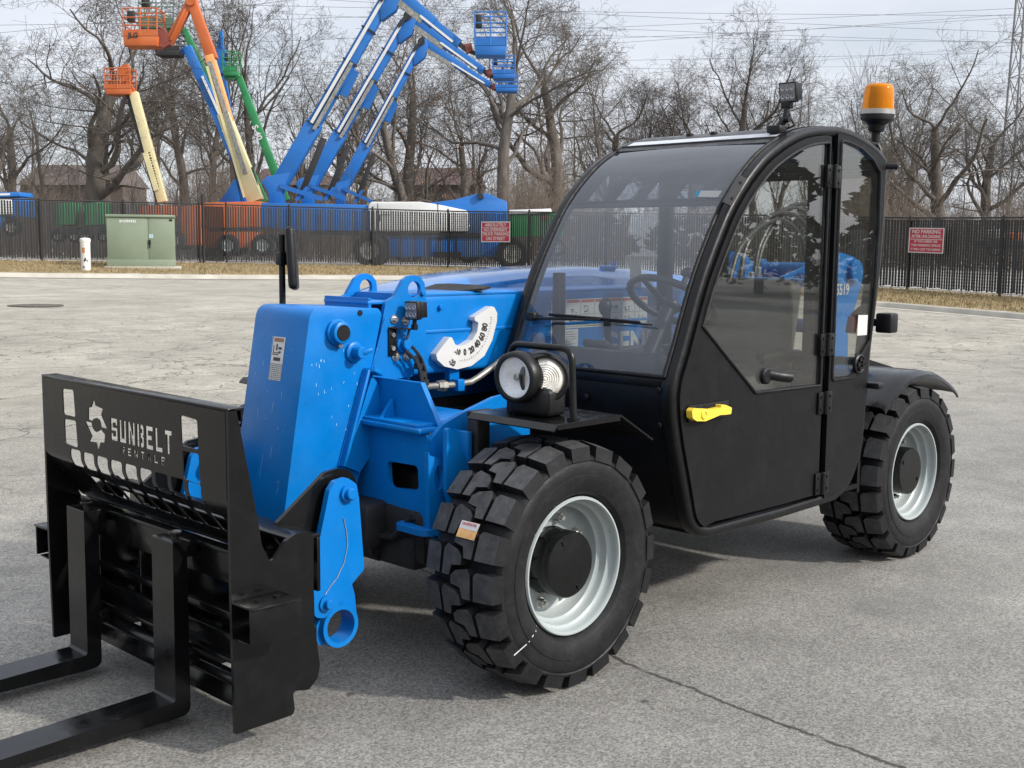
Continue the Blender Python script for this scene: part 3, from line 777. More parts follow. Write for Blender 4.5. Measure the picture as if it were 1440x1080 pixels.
for k in range(len(xs) - 1):
    for j in range(3):
        u = j / 3; a = xs[k][0] * (1 - u) + xs[k + 1][0] * u; b = xs[k][1] * (1 - u) + xs[k + 1][1] * u
        v = Vector(Q(a, b, 'y', BL_ + .0342)); ct = Vector(Q(645, 455, 'y', BL_ + .0342)); d = (ct - v).normalized(); n_ = Vector((-d.z, 0, d.x)) * .0008
        L_ = .010 if j == 0 else .006
        m.poly([v - n_, v + n_, v + n_ + d * L_, v - n_ + d * L_])
m.obj('scale_ticks', INK, IND, smooth=0)
# hydraulic line and cable under the collar
m = MB(); hp = [Q(a, b, 'y', .02) for a, b in ((586, 543), (600, 543.5), (640, 541), (662, 537), (672, 531), (690, 518), (712, 500))]
m.tube(hp, .0125, 12)
for a, r in ((618, .019), (623, .021)): 
    q = Vector(Q(a, 542.3, 'y', .02)); m.cyl(q + Vector((.012, 0, 0)), q - Vector((.012, 0, 0)), r, n=6)
m.obj('hydraulic_line', mat('dull_zinc_line', (.30, .29, .26), .4, metal=.6, var=.15, scale=20), TH)
m = MB(); q = Q(643, 541, 'y', .02); m.box(q, (.035, .05, .045), None, .004); m.box((q[0], -.01, q[2] + .045), (.05, .03, .06), None, .003)
m.obj('line_clamp', BLUE, TH)
m = MB()
for k, pts in enumerate((((576, 462), (572, 478), (571, 495), (578, 504)), ((579, 487), (588, 497), (594, 512), (597, 532), (598, 545)), ((582, 490), (592, 503), (598, 520), (599, 540), (590, 549)), ((585, 500), (590, 515), (593, 530), (601, 548)), ((573, 495), (583, 504), (590, 520), (594, 545)))):
    m.tube([Q(a, b, 'y', BL_ + .05 + .006 * k) for a, b in pts], .0045 if k == 0 else .006, 8)
for a, b in ((588, 515), (594, 526), (597, 538)):
    q = Vector(Q(a, b, 'y', BL_ + .06)); m.cyl(q + Vector((0, 0, .01)), q - Vector((0, 0, .01)), .017, n=10)
m.obj('cable_bundle', HOSE, TH)
# work light on the collar
LENSLED = mat('led_lens', (.16, .16, .165), .25, metal=.1, var=.25, scale=60, rvar=.05, bump=.3, bscale=150)
LEDR = mat('led_reflector', (.34, .34, .35), .3, metal=.2)
def worklight(name, c, s=.066, yaw=0.0, tilt=0.0, par=None):
    R_ = Matrix.Translation(Vector(c)) @ Matrix.Rotation(yaw, 4, 'Z') @ Matrix.Rotation(tilt, 4, 'Y')
    e = empty(name, c, 0, par)
    b = MB(); b.box((-.012, 0, 0), (.022, s, s * 1.04), None, .006)
    for i in range(7): b.box((-.036, -s * .43 + s * .86 * i / 6, 0), (.03, .003, s * .86), None, .001)
    b.box((-.03, 0, 0), (.02, s * .8, s * .8)); b.box((.0, 0, 0), (.004, s * .99, s * 1.02), None, .004)
    b.bm.transform(R_); b.obj('lamp_housing', PLASTIC, e)
    b = MB(); b.box((.0015, 0, 0), (.004, s * .86, s * .88), None, .004); b.bm.transform(R_); b.obj('lens', LENSLED, e)
    b = MB()
    for i in (-1, 0, 1):
        for j in (-1, 1) : b.lathe([(0, .0085), (.002, .009), (.0015, .006), (-.001, .003), (-.001, 0)], (.0035, i * s * .27, j * s * .21), (1, 0, 0), 16)
    b.bm.transform(R_); b.obj('led_reflector', LEDR, e)
    return e
wc = Q(578.5, 437, 'y', BL_ + .075)
worklight('work_light', wc, .064, rad(4), rad(4), TH)
m = MB(); x0, z0 = XZ(551, 480, BL_ + .02)
m.box((x0, BL_ + .024, XZ(551, 479, BL_)[1]), (.035, .006, XZ(551, 458, BL_)[1] - XZ(551, 499, BL_)[1]), None, .002)
pa = Q(549, 461, 'y', BL_ + .024); pb = Q(586, 463, 'y', BL_ + .07)
m.beam(pa, pb, .03, .005, (0, 0, 1), .001); m.cyl((wc[0] - .015, wc[1], wc[2] - .03), (wc[0] - .015, wc[1], wc[2] - .062), .008, n=12)
m.cyl((wc[0] - .015, wc[1], wc[2] - .05), (wc[0] - .015, wc[1], wc[2] - .066), .014, n=6)
LB = m.obj('lamp_bracket', FRAMEBLACK, TH)
m = MB()
for q in ((553, 471), (553, 490)):
    v = Q(*q, 'y', BL_ + .03); m.cyl((v[0], BL_ + .026, v[2]), (v[0], BL_ + .034, v[2]), .009, n=6)
m.obj('bracket_bolts', STEEL, LB)
# ------------------------------------------------------------------ decals on the boom side
DEC = empty('decal_sheet', (-1.0, BL_, 1.15), 0, BOOM)
xa, za = XZ(793, 414, BL_ + .0012); xb, zb_ = XZ(905, 408, BL_ + .0012)
zb0 = XZ(800, 446, BL_)[1]
x0 = -.786; x1 = -1.42; zt_, zb_ = 1.199, 1.077
m = MB(); yv = BL_ + .0014
m.poly([(x0, yv, zb_), (x1, yv, zb_), (x1, yv, zt_), (x0, yv, zt_)])
m.poly([(x0, yv, zb_ - .004), (x0 - .17, yv, zb_ - .004), (x0 - .17, yv, zb_ - .09), (x0, yv, zb_ - .09)])
ds = m.obj('warning_decal', WHITE, DEC, smooth=0)
nC = 7; cw = (x0 - x1) / nC; rng = random.Random(5)
m = MB(); mr_ = MB()
def rq(M_, xa, za, xb, zb): M_.poly([(xa, yv + .0008, za), (xb, yv + .0008, za), (xb, yv + .0008, zb), (xa, yv + .0008, zb)])
for i in range(nC):
    xs_ = x0 - cw * i
    rq(mr_, xs_ - .006, zt_ - .016, xs_ - cw + .006, zt_ - .004)
    rq(m, xs_ - .001, zb_, xs_ + .001, zt_)
    for j in range(2):
        zc = zt_ - .045 - j * .05
        rq(m, xs_ - .006, zc - .021, xs_ - cw + .006, zc - .0195)
        for k in range(5):
            w_ = rng.uniform(.006, .02); h_ = rng.uniform(.003, .012); xx = xs_ - rng.uniform(.02, cw - .03); zz = zc + rng.uniform(-.013, .012)
            rq(m, xx, zz, xx - w_, zz + h_ * .5)
            m.poly([(xx, yv + .0008, zz), (xx - h_, yv + .0008, zz - h_), (xx - h_ - .003, yv + .0008, zz - h_), (xx - .003, yv + .0008, zz)])
for i in range(8): rq(m, x0 - .006, zb_ - .014 - i * .010, x0 - .16 + rng.uniform(0, .03), zb_ - .0165 - i * .010)
rq(m, x0 - .085, zb_ - .09, x0 - .087, zb_ - .004)
m.obj('decal_print', mat('grey_ink', (.10, .10, .11), .6), ds, smooth=0)
mr_.obj('decal_heading', mat('decal_red', (.48, .09, .06), .5), ds, smooth=0)
text('maker_lettering', 'GENIE', .150, WHITE, DEC, (-1.32, BL_ + .0016, .988), (-1, 0, 0), (0, 0, 1), off=.004, ext=.0004)
# ------------------------------------------------------------------ engine hood on the far side
prof = [(-.16, 1.02), (-.20, 1.165), (-.27, 1.215), (-.40, 1.252), (-.62, 1.288), (-.93, 1.312), (-1.37, 1.325), (-1.85, 1.308), (-2.2, 1.275), (-2.42, 1.225), (-2.50, 1.12), (-2.52, .95)]
m = MB()
def hsec(x, zt):
    y0, y1 = -.285, -.86
    k = [(y0, .80), (y0, zt - .055), (y0 - .012, zt - .028), (y0 - .045, zt - .008), (y0 - .12, zt), (y0 - .32, zt + .004), (y1 + .16, zt - .012), (y1 + .06, zt - .05), (y1 + .012, zt - .12), (y1, zt - .2), (y1, .62)]
    return k
rings = []
for x, zt in prof: rings.append([m.bm.verts.new(Vector((x, a, b))) for a, b in hsec(x, zt)])
for A, B_ in zip(rings, rings[1:]):
    for i in range(len(A) - 1): m.face([A[i], A[i + 1], B_[i + 1], B_[i]])
m.face(rings[0]); m.face(rings[-1][::-1])
hood = m.obj('engine_hood', BLUEGLOSS, TH, smooth=60)
vg = []
for q in ((577, 414.5), (598, 406), (613, 401.2), (632, 400.6), (660, 402), (690, 404.2), (678, 407.5), (650, 410.5), (620, 413.5), (596, 416.5)):
    d_ = ray(*q); t_ = 2.5
    while t_ < 6:
        p_ = CAM + t_ * d_
        if p_[0] < -.2 and p_[2] < float(np.interp(-p_[0], [-a_[0] for a_ in prof], [a_[1] for a_ in prof])) + .003: break
        t_ += .004
    vg.append(p_)
m = MB(); tp_v = [m.bm.verts.new(Vector(v) + Vector((0, 0, .006))) for v in vg]; bt_v = [m.bm.verts.new(Vector(v) - Vector((0, 0, .004))) for v in vg]
m.face(tp_v)
for i in range(len(vg)): m.face([tp_v[i], bt_v[i], bt_v[(i + 1) % len(vg)], tp_v[(i + 1) % len(vg)]])
m.obj('hood_vent', mat('black_mesh_grille', (.006, .006, .007), .6, bump=.5, bscale=400), hood, smooth=20)
m = MB(); a = Q(862, 393, 'y', -.3); m.box((a[0], -.33, 1.320), (.10, .03, .02), None, .006); m.cyl((a[0] - .04, -.33, 1.31), (a[0] - .04, -.33, 1.345), .012)
m.obj('hood_latch', BLUE, hood)
m = MB(); m.prism(fillet([(-.25, .45, .04), (-2.4, .45, .04), (-2.5, .80, .02), (-.18, .80, .02)], 3), 'y', -.84, -.31)
m.obj('engine_bay', DARK, TH)
# ------------------------------------------------------------------ rear boom pivot tower
TW = empty('boom_tower', (-2.5, .03, .8), 0, TH)
tp_ = [(-2.16, .62, .0), (-2.20, 1.10, .03), (-2.33, 1.36, .05), (-2.44, 1.405, .03), (-2.62, 1.375, .05), (-2.71, 1.31, .04), (-2.69, 1.22, .03), (-2.58, 1.02, .03), (-2.60, .62, .0)]
for yy in (.345, -.285):
    plate('tower_plate', tp_, 'y', yy, .022, BLUE, TW, bev=.003)
m = MB()
m.cyl((-2.60, -.31, 1.305), (-2.60, .375, 1.305), .040, n=28, bev=.005); m.cyl((-2.60, .35, 1.305), (-2.60, .385, 1.305), .058, n=28, bev=.006)
m.cyl((-2.45, .335, 1.30), (-2.45, .372, 1.30), .05, n=24, bev=.006)
m.cyl((-2.50, -.27, 1.03), (-2.50, .33, 1.03), .035, n=24)
m.box((-2.5, .03, .68), (.30, .62, .10), None, .01)
m.box((-2.30, .03, 1.255), (.10, .62, .03), None, .005)
for yy in (-.17, .17): m.prism([(-2.25, 1.28), (-2.62, 1.36), (-2.66, 1.28), (-2.3, 1.2)], 'y', yy - .012, yy + .012)
m.obj('pivot_pin', BLUE, TW)
text('model_lettering', 'GTH-5519', .075, WHITE, TW, (-2.43, .3585, 1.215), (-1, 0, 0), (0, 0, 1), off=.0016, ext=.0004, sx=.85)
# hose loops arching over the boom end
HS = MB()
for k, (pts, y0, y1) in enumerate((
    ([(1025, 400), (1040, 350), (1075, 315), (1105, 312), (1128, 340), (1134, 395)], -.02, -.12), ([(1040, 400), (1050, 345), (1082, 305), (1115, 302), (1138, 330), (1140, 395)], -.04, -.14),
    ([(1060, 400), (1068, 345), (1098, 298), (1130, 297), (1152, 325), (1156, 395)], -.06, -.16), ([(1062, 395), (1075, 340), (1110, 292), (1146, 290), (1168, 320), (1170, 390)], -.08, -.18))):
    L_ = []
    for j, q in enumerate(pts):
        L_.append(Vector(Q(*q, 'y', y0 + (y1 - y0) * j / 5)))
    sm = []
    for j in range(len(L_) - 1):
        p0 = L_[max(0, j - 1)]; p1 = L_[j]; p2 = L_[j + 1]; p3 = L_[min(len(L_) - 1, j + 2)]
        for s in range(6):
            t = s / 6
            sm.append(.5 * ((2 * p1) + (-p0 + p2) * t + (2 * p0 - 5 * p1 + 4 * p2 - p3) * t * t + (-p0 + 3 * p1 - 3 * p2 + p3) * t ** 3))
    sm.append(L_[-1]); HS.tube(sm, .013, 10)
HS.obj('hydraulic_hoses', HOSE, TH)
m = MB()
for q in ((1043, 402), (1056, 392), (1066, 385)):
    a = Vector(Q(*q, 'y', -.05)); m.cyl(a - Vector((0, 0, .045)), a + Vector((0, 0, .035)), .018, n=12, bev=.003); m.cyl(a - Vector((0, 0, .03)), a - Vector((0, 0, .005)), .024, n=6)
m.obj('hose_fittings', STEEL, TH)
# ------------------------------------------------------------------ chassis
CH = empty('chassis', (-1.1, 0, .6), 0, TH)
def yz2(px, py, x): q = Q(px, py, 'x', x); return (float(q[1]), float(q[2]))
fx = .20
ff = [(-.42, .80, .02), (.355, .80, .045), (.40, .62, .03), (.39, .47, .03), (.30, .46, .03), (.22, .52, .03), (-.28, .54, .03), (-.42, .56, .03)]
hl = [(*yz2(545, 648, fx), .02), (*yz2(588, 655, fx), .02), (*yz2(590, 690, fx), .025), (*yz2(547, 686, fx), .03)]
plate('front_plate', ff, 'x', fx - .008, .020, BLUE, CH, holes=[hl], bev=.005)
m = MB()
m.grid(lambda u, v: (fx - .03 + .03 * math.cos(u * math.pi / 2), -.42 + .77 * v, .782 + .03 * math.sin(u * math.pi / 2)) if u < 1 else (fx - .34, -.42 + .77 * v, .812), 8, 1)
m.box((fx - .06, -.03, .802), (.20, .78, .018), None, .006)
m.obj('deck_plate', BLUE, CH)
# side plates that arch back beside the wheel
ap = [XZ(*q, .36) for q in ((600, 618), (618, 596), (645, 580), (690, 558), (740, 545))]
ap = ap + [(ap[-1][0], .45), (.14, .45)]
for yy in (.37, -.40):
    plate('side_plate', [(x, z, .01) for x, z in ap], 'y', yy, .020, BLUE, CH, bev=.004)
gp = [XZ(*q, .40) for q in ((598, 634), (600, 640), (616, 644), (622, 652), (637, 700), (648, 755), (612, 760), (600, 748))]
ov = circle(*XZ(613, 671, .40), .020, 20, .042)
plate('gusset_plate', [(x, z, .012) for x, z in gp], 'y', .405, .02, BLUE, CH, holes=[ov], bev=.004)
gp2 = [XZ(*q, .46) for q in ((629, 604), (634, 602), (643, 610), (668, 690), (640, 730), (628, 690))]
plate('gusset_plate', [(x, z, .01) for x, z in gp2], 'y', .45, .018, BLUE, CH, bev=.004)
m = MB(); m.box((.10, .41, .70), (.02, .10, .20), None, .004); m.obj('gusset_web', BLUE, CH)
te = Q(606, 738, 'x', .22)
plate('tow_lug', [(.10, .24, .01), (.27, .26, .04), (.27, .42, .04), (.10, .46, .01)], 'z', te[2] - .02, .022, BLUE, CH, holes=[[(.19, .30, .02), (.23, .30, .02), (.23, .40, .02), (.19, .40, .02)]], bev=.004)
# boom rest on the deck
m = MB()
m.prism([(.272, .952), (.362, .815), (-.42, .815), (-.36, .952)], 'x', .135, .155)
m.prism([(.155, .815), (.225, .815), (.165, .885)], 'y', .125, .138)
m.prism([(.135, .815), (-.10, .815), (.10, .945), (.135, .945)], 'y', -.10, -.085)
m.box((.05, .04, .8155), (.36, .60, .014), None, .004)
m.obj('boom_rest', BLUE, CH)
# lower chassis, axles, undersides
m = MB()
m.box((-1.15, -.02, .52), (2.5, .62, .22), None, .02)
m.box((-1.2, -.30, .60), (2.2, .5, .30), None, .02)
m.obj('main_frame', DARK, CH)
for x in (0, -WB):
    ax = MB()
    ax.box((x, 0, .40), (.16, 1.0, .15), None, .03); ax.cyl((x, -.58, .40), (x, .58, .40), .085, n=20)
    ax.ico((x, .05, .41), .17, 2, (1, 1.1, .95))
    for s in (1, -1):
        ax.cyl((x, s * .46, .40), (x, s * .60, .40), .13, n=20, bev=.02); ax.cyl((x, s * .52, .28), (x, s * .52, .52), .045, n=14)
        ax.cyl((x + .17, s * .42, .42), (x + .17, -s * .05, .43), .028, n=12)
    ax.cyl((x + .10, -.05, .42), (x + .32, -.05, .44), .075, n=18)
    ax.box((x + .24, .02, .45), (.12, .26, .16), None, .02)
    ax.box((x + .10, -.02, .43), (.22, .74, .20), None, .03); ax.box((x + .16, .20, .37), (.12, .22, .12), None, .02); ax.cyl((x + .20, -.2, .36), (x + .20, .12, .36), .05, n=16)
    ax.tube([(x + .22, .3, .5), (x + .235, .22, .42), (x + .23, .05, .40), (x + .22, -.2, .45)], .012, 8)
    ax.obj('axle', DARK, TH)
m = MB()
m.prism(fillet([(-2.45, .42, .03), (-2.80, .50, .05), (-2.82, .82, .05), (-2.45, .9, .03)], 3), 'y', -.5, .5)
m.obj('counterweight', FRAMEBLACK, TH)
# ------------------------------------------------------------------ cab
CY, CI = .86, .02                                      # outer and inner faces of the cab
WIND = glass('windscreen_glass', (.86, .90, .95), .08, 0.0, .042, (.55, .68, .90))  # bluish haze put into the glass colour for reflected sky
SIDEG = glass('side_window_glass', (.82, .825, .80), .07, 0.0, .012, (.5, .5, .48))
TINTG = glass('tinted_glass_band', (.30, .34, .41), .075, 0.0, .05, (.5, .6, .8))
def smooth_path(pts, n=6, closed=False):
    P = [Vector((*p, 0)) if len(p) == 2 else Vector(p) for p in pts]; o = []
    L = len(P); rngi = range(L) if closed else range(L - 1)
    for i in rngi:
        p0 = P[(i - 1) % L] if closed or i > 0 else P[i]; p1 = P[i]; p2 = P[(i + 1) % L]; p3 = P[(i + 2) % L] if closed or i + 2 < L else P[(i + 1) % L]
        for s in range(n):
            t = s / n
            o.append(.5 * ((2 * p1) + (-p0 + p2) * t + (2 * p0 - 5 * p1 + 4 * p2 - p3) * t * t + (-p0 + 3 * p1 - 3 * p2 + p3) * t ** 3))
    if not closed: o.append(P[-1])
    return [(v.x, v.y) for v in o]
front = [(-.66, .385), (-.60, .44), (-.555, .575), (-.50, .75), (-.476, .88), (-.488, .97), (-.527, 1.06), (-.622, 1.285), (-.715, 1.45), (-.81, 1.585), (-.93, 1.70), (-1.06, 1.787), (-1.26, 1.866), (-1.47, 1.896), (-1.60, 1.895), (-1.74, 1.872), (-1.86, 1.838)]
rear = [(-1.918, 1.808), (-1.944, 1.755), (-1.932, 1.40), (-1.905, 1.20), (-1.872, 1.0), (-1.855, .80), (-1.835, .60), (-1.79, .49), (-1.72, .41), (-1.62, .372)]
fs = smooth_path(front, 4); rs = smooth_path(rear, 4)
hoop = fs + rs + [(-1.2, .366), (-.72, .370)]
def inset(path, d):                                    # offset a closed outline inwards
    n = len(path); o = []
    A = sum(path[i][0] * path[(i + 1) % n][1] - path[(i + 1) % n][0] * path[i][1] for i in range(n)); sg = 1 if A > 0 else -1
    for i in range(n):
        a = Vector(path[i - 1]); b = Vector(path[i]); c = Vector(path[(i + 1) % n])
        t = ((b - a).normalized() + (c - b).normalized()).normalized()
        o.append((b.x - t.y * d * sg, b.y + t.x * d * sg))
    return o
CAB = empty('cab_frame', (-1.2, .48, .37), 0, TH)
# side hoops: rounded pressed frame around the door side
for yc, nm in ((CY - .030, 'side_hoop'), (CI + .022, 'side_hoop')):
    m = MB(); cen = inset(hoop, .020)
    sect = [(math.cos(t) * .030 if abs(math.cos(t)) > .3 else math.cos(t) * .030, 0) for t in ()]
    n = len(cen); ringv = []
    K = 12
    for i in range(n):
        a = Vector(cen[i - 1]); b = Vector(cen[i]); c = Vector(cen[(i + 1) % n])
        t = ((b - a).normalized() + (c - b).normalized()).normalized(); nn = Vector((-t.y, t.x))
        rg = []
        for k in range(K):
            q = 2 * math.pi * k / K; cx_ = math.copysign(abs(math.cos(q)) ** .55, math.cos(q)); sx_ = math.copysign(abs(math.sin(q)) ** .55, math.sin(q))
            rg.append(m.bm.verts.new(Vector((b.x + nn.x * .021 * cx_, yc + .030 * sx_, b.y + nn.y * .021 * cx_))))
        ringv.append(rg)
    for i in range(n):
        A, B_ = ringv[i], ringv[(i + 1) % n]
        for k in range(K): m.face([A[k], A[(k + 1) % K], B_[(k + 1) % K], B_[k]])
    m.obj(nm, FRAMEBLACK, CAB, smooth=50)
# cross members
def fz(x):                                             # front profile: point by height
    pass
def at_z(z):
    for (a, b), (c, d) in zip(fs, fs[1:]):
        if b <= z <= d: return a + (c - a) * (z - b) / max(1e-6, d - b)
    return fs[-1][0]
m = MB()
for z, w in ((.958, .035), ):
    m.box((at_z(z) - .022, (CY + CI) / 2, z - .012), (.04, CY - CI - .06, w), None, .006)
m.obj('windscreen_sill', FRAMEBLACK, CAB)
# lower nose panel, wheel arch side and floor
m = MB()
low = [p for p in fs if p[1] < .95]
low = [(-1.6, .385), (-.72, .385)] + [(x - .012, z) for x, z in low]
for i in range(len(low) - 1):
    a, b = low[i], low[i + 1]
    m.poly([(a[0], CI + .02, a[1]), (a[0], CY - .03, a[1]), (b[0], CY - .03, b[1]), (b[0], CI + .02, b[1])])
bmesh.ops.remove_doubles(m.bm, verts=list(m.bm.verts), dist=1e-5)
m.obj('nose_panel', CABBLACK, CAB, smooth=50)
m = MB(); m.box((-1.25, .48, .40), (1.2, .70, .02)); m.box((-1.86, .48, .62), (.02, .70, .5)); m.box((-1.2, CI + .012, .66), (1.3, .016, .58))
m.obj('floor_and_rear_panel', CABBLACK, CAB)
# bolts on the nose panel
m = MB()
for q in ((790, 559), (825, 558)):
    v = Q(*q, 'x', -.485); m.cyl((v[0] - .01, v[1], v[2]), (v[0] + .008, v[1], v[2]), .011, n=12, bev=.003)
for y, z in ((.80, .925), (.80, .80)): m.cyl((at_z(z) - .02, y, z), (at_z(z) + .006, y, z), .010, n=12, bev=.003)
m.obj('panel_bolts', FRAMEBLACK, CAB)
# windscreen
gl = [p for p in fs if .965 < p[1] < 1.835]
m = MB(); NY = 6; V = []
for x, z in gl:
    V.append([m.bm.verts.new(Vector((x - .003 + .012 * math.sin(math.pi * j / NY), CI + .035 + (CY - CI - .078) * j / NY, z))) for j in range(NY + 1)])
for A, B_ in zip(V, V[1:]):
    for j in range(NY): m.face([A[j], A[j + 1], B_[j + 1], B_[j]])
for f in m.bm.faces:
    if f.calc_center_median().z > 1.60: f.material_index = 1
ws = m.obj('windscreen', [WIND, TINTG], TH, smooth=80)
m = MB()       # rubber edge seal
for yy in (CI + .040, CY - .045):
    m.tube([(x + .002, yy, z) for x, z in gl], .0075, 8)
for k in (0, -1):
    m.tube([(gl[k][0] + .002, CI + .04, gl[k][1]), (gl[k][0] + .002, CY - .045, gl[k][1])], .008, 8)
m.obj('windscreen_seal', RUBBER, ws)
m = MB()       # strip sticker at the top of the glass
q = [Q(a, b, 'x', at_z(1.63) + .034) for a, b in ((985, 268), (1015, 268), (1010, 277), (980, 277))]
m.poly(q); m.obj('glass_label', WHITE, ws, smooth=0)
m = MB(); q = [Q(a, b, 'x', at_z(1.63) + .0345) for a, b in ((980, 268), (985.5, 268), (981, 277), (977, 277))]; m.poly(q); m.obj('label_edge', mat('cyan_ink', (.05, .35, .55), .5), ws, smooth=0)
# small clamp plate on the pillar
PC = plate('pillar_clamp', [(*XZ(*q, CY + .004), .004) for q in ((1040, 246), (1050, 252), (1028, 290), (1017, 285))], 'y', CY + .002, .010, mat('grey_black_clamp', (.022, .022, .024), .45), CAB, bev=.002)
for q in ((1041, 257), (1029, 279)):
    m = MB(); v = XZ(*q, CY + .006); m.cyl((v[0], CY + .004, v[1]), (v[0], CY + .010, v[1]), .006, n=10); m.obj('clamp_bolt', PLASTIC, PC)
# wiper
m = MB(); wx = at_z(1.15) + .018
w0 = Q(772, 443, 'x', wx); w1 = Q(917, 457, 'x', wx + .006)
m.tube([w0, Q(800, 446, 'x', wx + .012), Q(850, 450, 'x', wx + .012), w1], [.003, .006, .006, .003], 6)
m.tube([Q(772, 441.5, 'x', wx + .012), Q(840, 447, 'x', wx + .02), Q(900, 453, 'x', wx + .012)], .004, 6)
m.tube([Q(745, 447, 'x', wx + .02), Q(845, 449.5, 'x', wx + .022)], .0055, 6)
m.box(Q(748, 445, 'x', wx + .005), (.03, .05, .035), None, .008)
m.obj('wiper', PLASTIC, ws)
# roof: frame with opening, tinted glass, bars
def fz_r(x): return float(np.interp(-x, [-p[0] for p in fs if p[0] < -.6], [p[1] for p in fs if p[0] < -.6]))
rfp = [p for p in fs if p[0] < -1.10] + rs[:5]
m = MB()
def roof_strip(ya, yb, sub, th=.022, dz=.004):
    A, B_, C_, D_ = [], [], [], []
    for x, z in sub:
        A.append(m.bm.verts.new(Vector((x, ya, z + dz)))); B_.append(m.bm.verts.new(Vector((x, yb, z + dz))))
        C_.append(m.bm.verts.new(Vector((x, ya, z + dz - th)))); D_.append(m.bm.verts.new(Vector((x, yb, z + dz - th))))
    for i in range(len(sub) - 1):
        m.face([A[i], A[i + 1], B_[i + 1], B_[i]]); m.face([C_[i], D_[i], D_[i + 1], C_[i + 1]])
        m.face([A[i], C_[i], C_[i + 1], A[i + 1]]); m.face([B_[i], B_[i + 1], D_[i + 1], D_[i]])
    m.face([A[0], B_[0], D_[0], C_[0]]); m.face([A[-1], C_[-1], D_[-1], B_[-1]])
rp_ = smooth_path([(x, z) for x, z in rfp], 2)
fr_ = [p for p in rp_ if p[0] > -1.24]; bk_ = [p for p in rp_ if p[0] < -1.80]; mid = [p for p in rp_ if -1.83 < p[0] < -1.21]
Y0, Y1 = CI + .03, CY - .055
roof_strip(Y0, Y1, fr_, .02); roof_strip(Y0, Y1, bk_, .04)
roof_strip(Y0 + .001, Y0 + .10, mid); roof_strip(Y1 - .10, Y1 - .001, mid)
roof_strip(Y0 + .1005, Y1 - .1005, mid, .018)
m.box((-1.57, CI + .055, 1.765), (.66, .02, .13), None, .004)
RF = m.obj('roof', FRAMEBLACK, TH, smooth=50)
gp_ = smooth_path([p for p in fs if 1.56 < p[1] < 1.86 and p[0] > -1.3], 4)
def gstrip(m, ya, yb, za, zb, off=.035, th=.012):
    sub = [p for p in gp_ if za <= p[1] <= zb]; A, B_ = [], []
    for x, z in sub:
        A.append((m.bm.verts.new(Vector((x - off, ya, z - off * .6))), m.bm.verts.new(Vector((x - off, yb, z - off * .6)))))
        B_.append((m.bm.verts.new(Vector((x - off - th, ya, z - off * .6 - th))), m.bm.verts.new(Vector((x - off - th, yb, z - off * .6 - th)))))
    for i in range(len(sub) - 1):
        m.face([A[i][0], A[i][1], A[i + 1][1], A[i + 1][0]]); m.face([B_[i][0], B_[i + 1][0], B_[i + 1][1], B_[i][1]])
        m.face([A[i][0], A[i + 1][0], B_[i + 1][0], B_[i][0]]); m.face([A[i][1], B_[i][1], B_[i + 1][1], A[i + 1][1]])
m = MB()
gstrip(m, Y0, Y1, 1.738, 1.86)
for ya, yb in ((Y0, Y0 + .04), (.195, .238), (.345, .388), (.495, .538), (.645, .688), (Y1 - .03, Y1)): gstrip(m, ya, yb, 1.60, 1.745)
gx = at_z(1.60); m.box((gx - .045, (Y0 + Y1) / 2, 1.584), (.02, Y1 - Y0, .030), None, .003)
m.obj('overhead_guard', FRAMEBLACK, RF, smooth=30)
m = MB()
for x, y in ((-1.30, .30), (-1.30, .42), (-1.62, .5)):
    m.cyl((x, y, 1.86), (x, y, fz_r(x) + .014), .016, n=12, bev=.004)
m.cyl((-1.115, .055, 1.80), (-1.115, .055, 1.826), .012, n=10)
m.obj('roof_bolts', PLASTIC, RF)
m = MB()      # pale strip on the front header, sky reflection put into its colour
sub = [p for p in rp_ if -1.21 < p[0] < -1.145]
for i in range(len(sub) - 1):
    a, b = sub[i], sub[i + 1]; m.poly([(a[0], Y0 + .03, a[1] + .0065), (b[0], Y0 + .03, b[1] + .0065), (b[0], Y1 - .0, b[1] + .0065), (a[0], Y1 - .0, a[1] + .0065)])
m.obj('sky_glint_strip', mat('sky_glint_grey', (.50, .52, .54), .35, var=.05), RF, smooth=60)
# interior pillars, right side and rear glass, rear bar
m = MB()
m.beam((-1.48, CI + .03, .9), (-1.48, CI + .03, 1.88), .05, .06, (1, 0, 0), .006)
m.beam((-1.915, CI + .03, .9), (-1.925, CI + .03, 1.80), .05, .05, (1, 0, 0), .006)
m.beam((-1.93, CI + .05, 1.775), (-1.93, CY - .05, 1.775), .05, .05, (0, 0, 1), .006)
m.box((-1.488, CY - .048, 1.145), (.125, .05, 1.47), None, .005)
m.obj('inner_pillars', FRAMEBLACK, CAB)
gi = inset(hoop, .05)
gi = [p for p in gi if p[1] > .95]
plate('inner_window', gi, 'y', CI + .03, .005, glass('clear_side_glass', (.95, .96, .96), .05), CAB, bev=0, smooth=0)
m = MB(); m.poly([(-1.915, CI + .05, .95), (-1.915, CY - .06, .95), (-1.935, CY - .06, 1.75), (-1.935, CI + .05, 1.75)])
m.obj('rear_window', glass('rear_glass', (.85, .86, .85), .05), CAB, smooth=0)
# ---------------------------------------------------------------- door
ins = inset(hoop, .052)
xr = -1.462
gfront = [XZ(*q, CY) for q in ((982, 451), (1001, 404), (1025, 349), (1054, 291), (1075, 256), (1097, 226), (1115, 208), (1133, 197), (1150, 190), (1166, 187))]
gf = [p for p in inset(hoop, .064)[:len(fs)] if p[1] > 1.14 and p[0] > xr + .018]
win_d = gf + [(xr + .018, gf[-1][1] - .0), (xr + .018, .872), (-.978, .880)]
win_d = [p for i, p in enumerate(win_d) if i == 0 or (Vector(p) - Vector(win_d[i - 1])).length > .004]
dl = inset(hoop, .036)
dpts = [p for p in dl if p[0] > xr + .0]
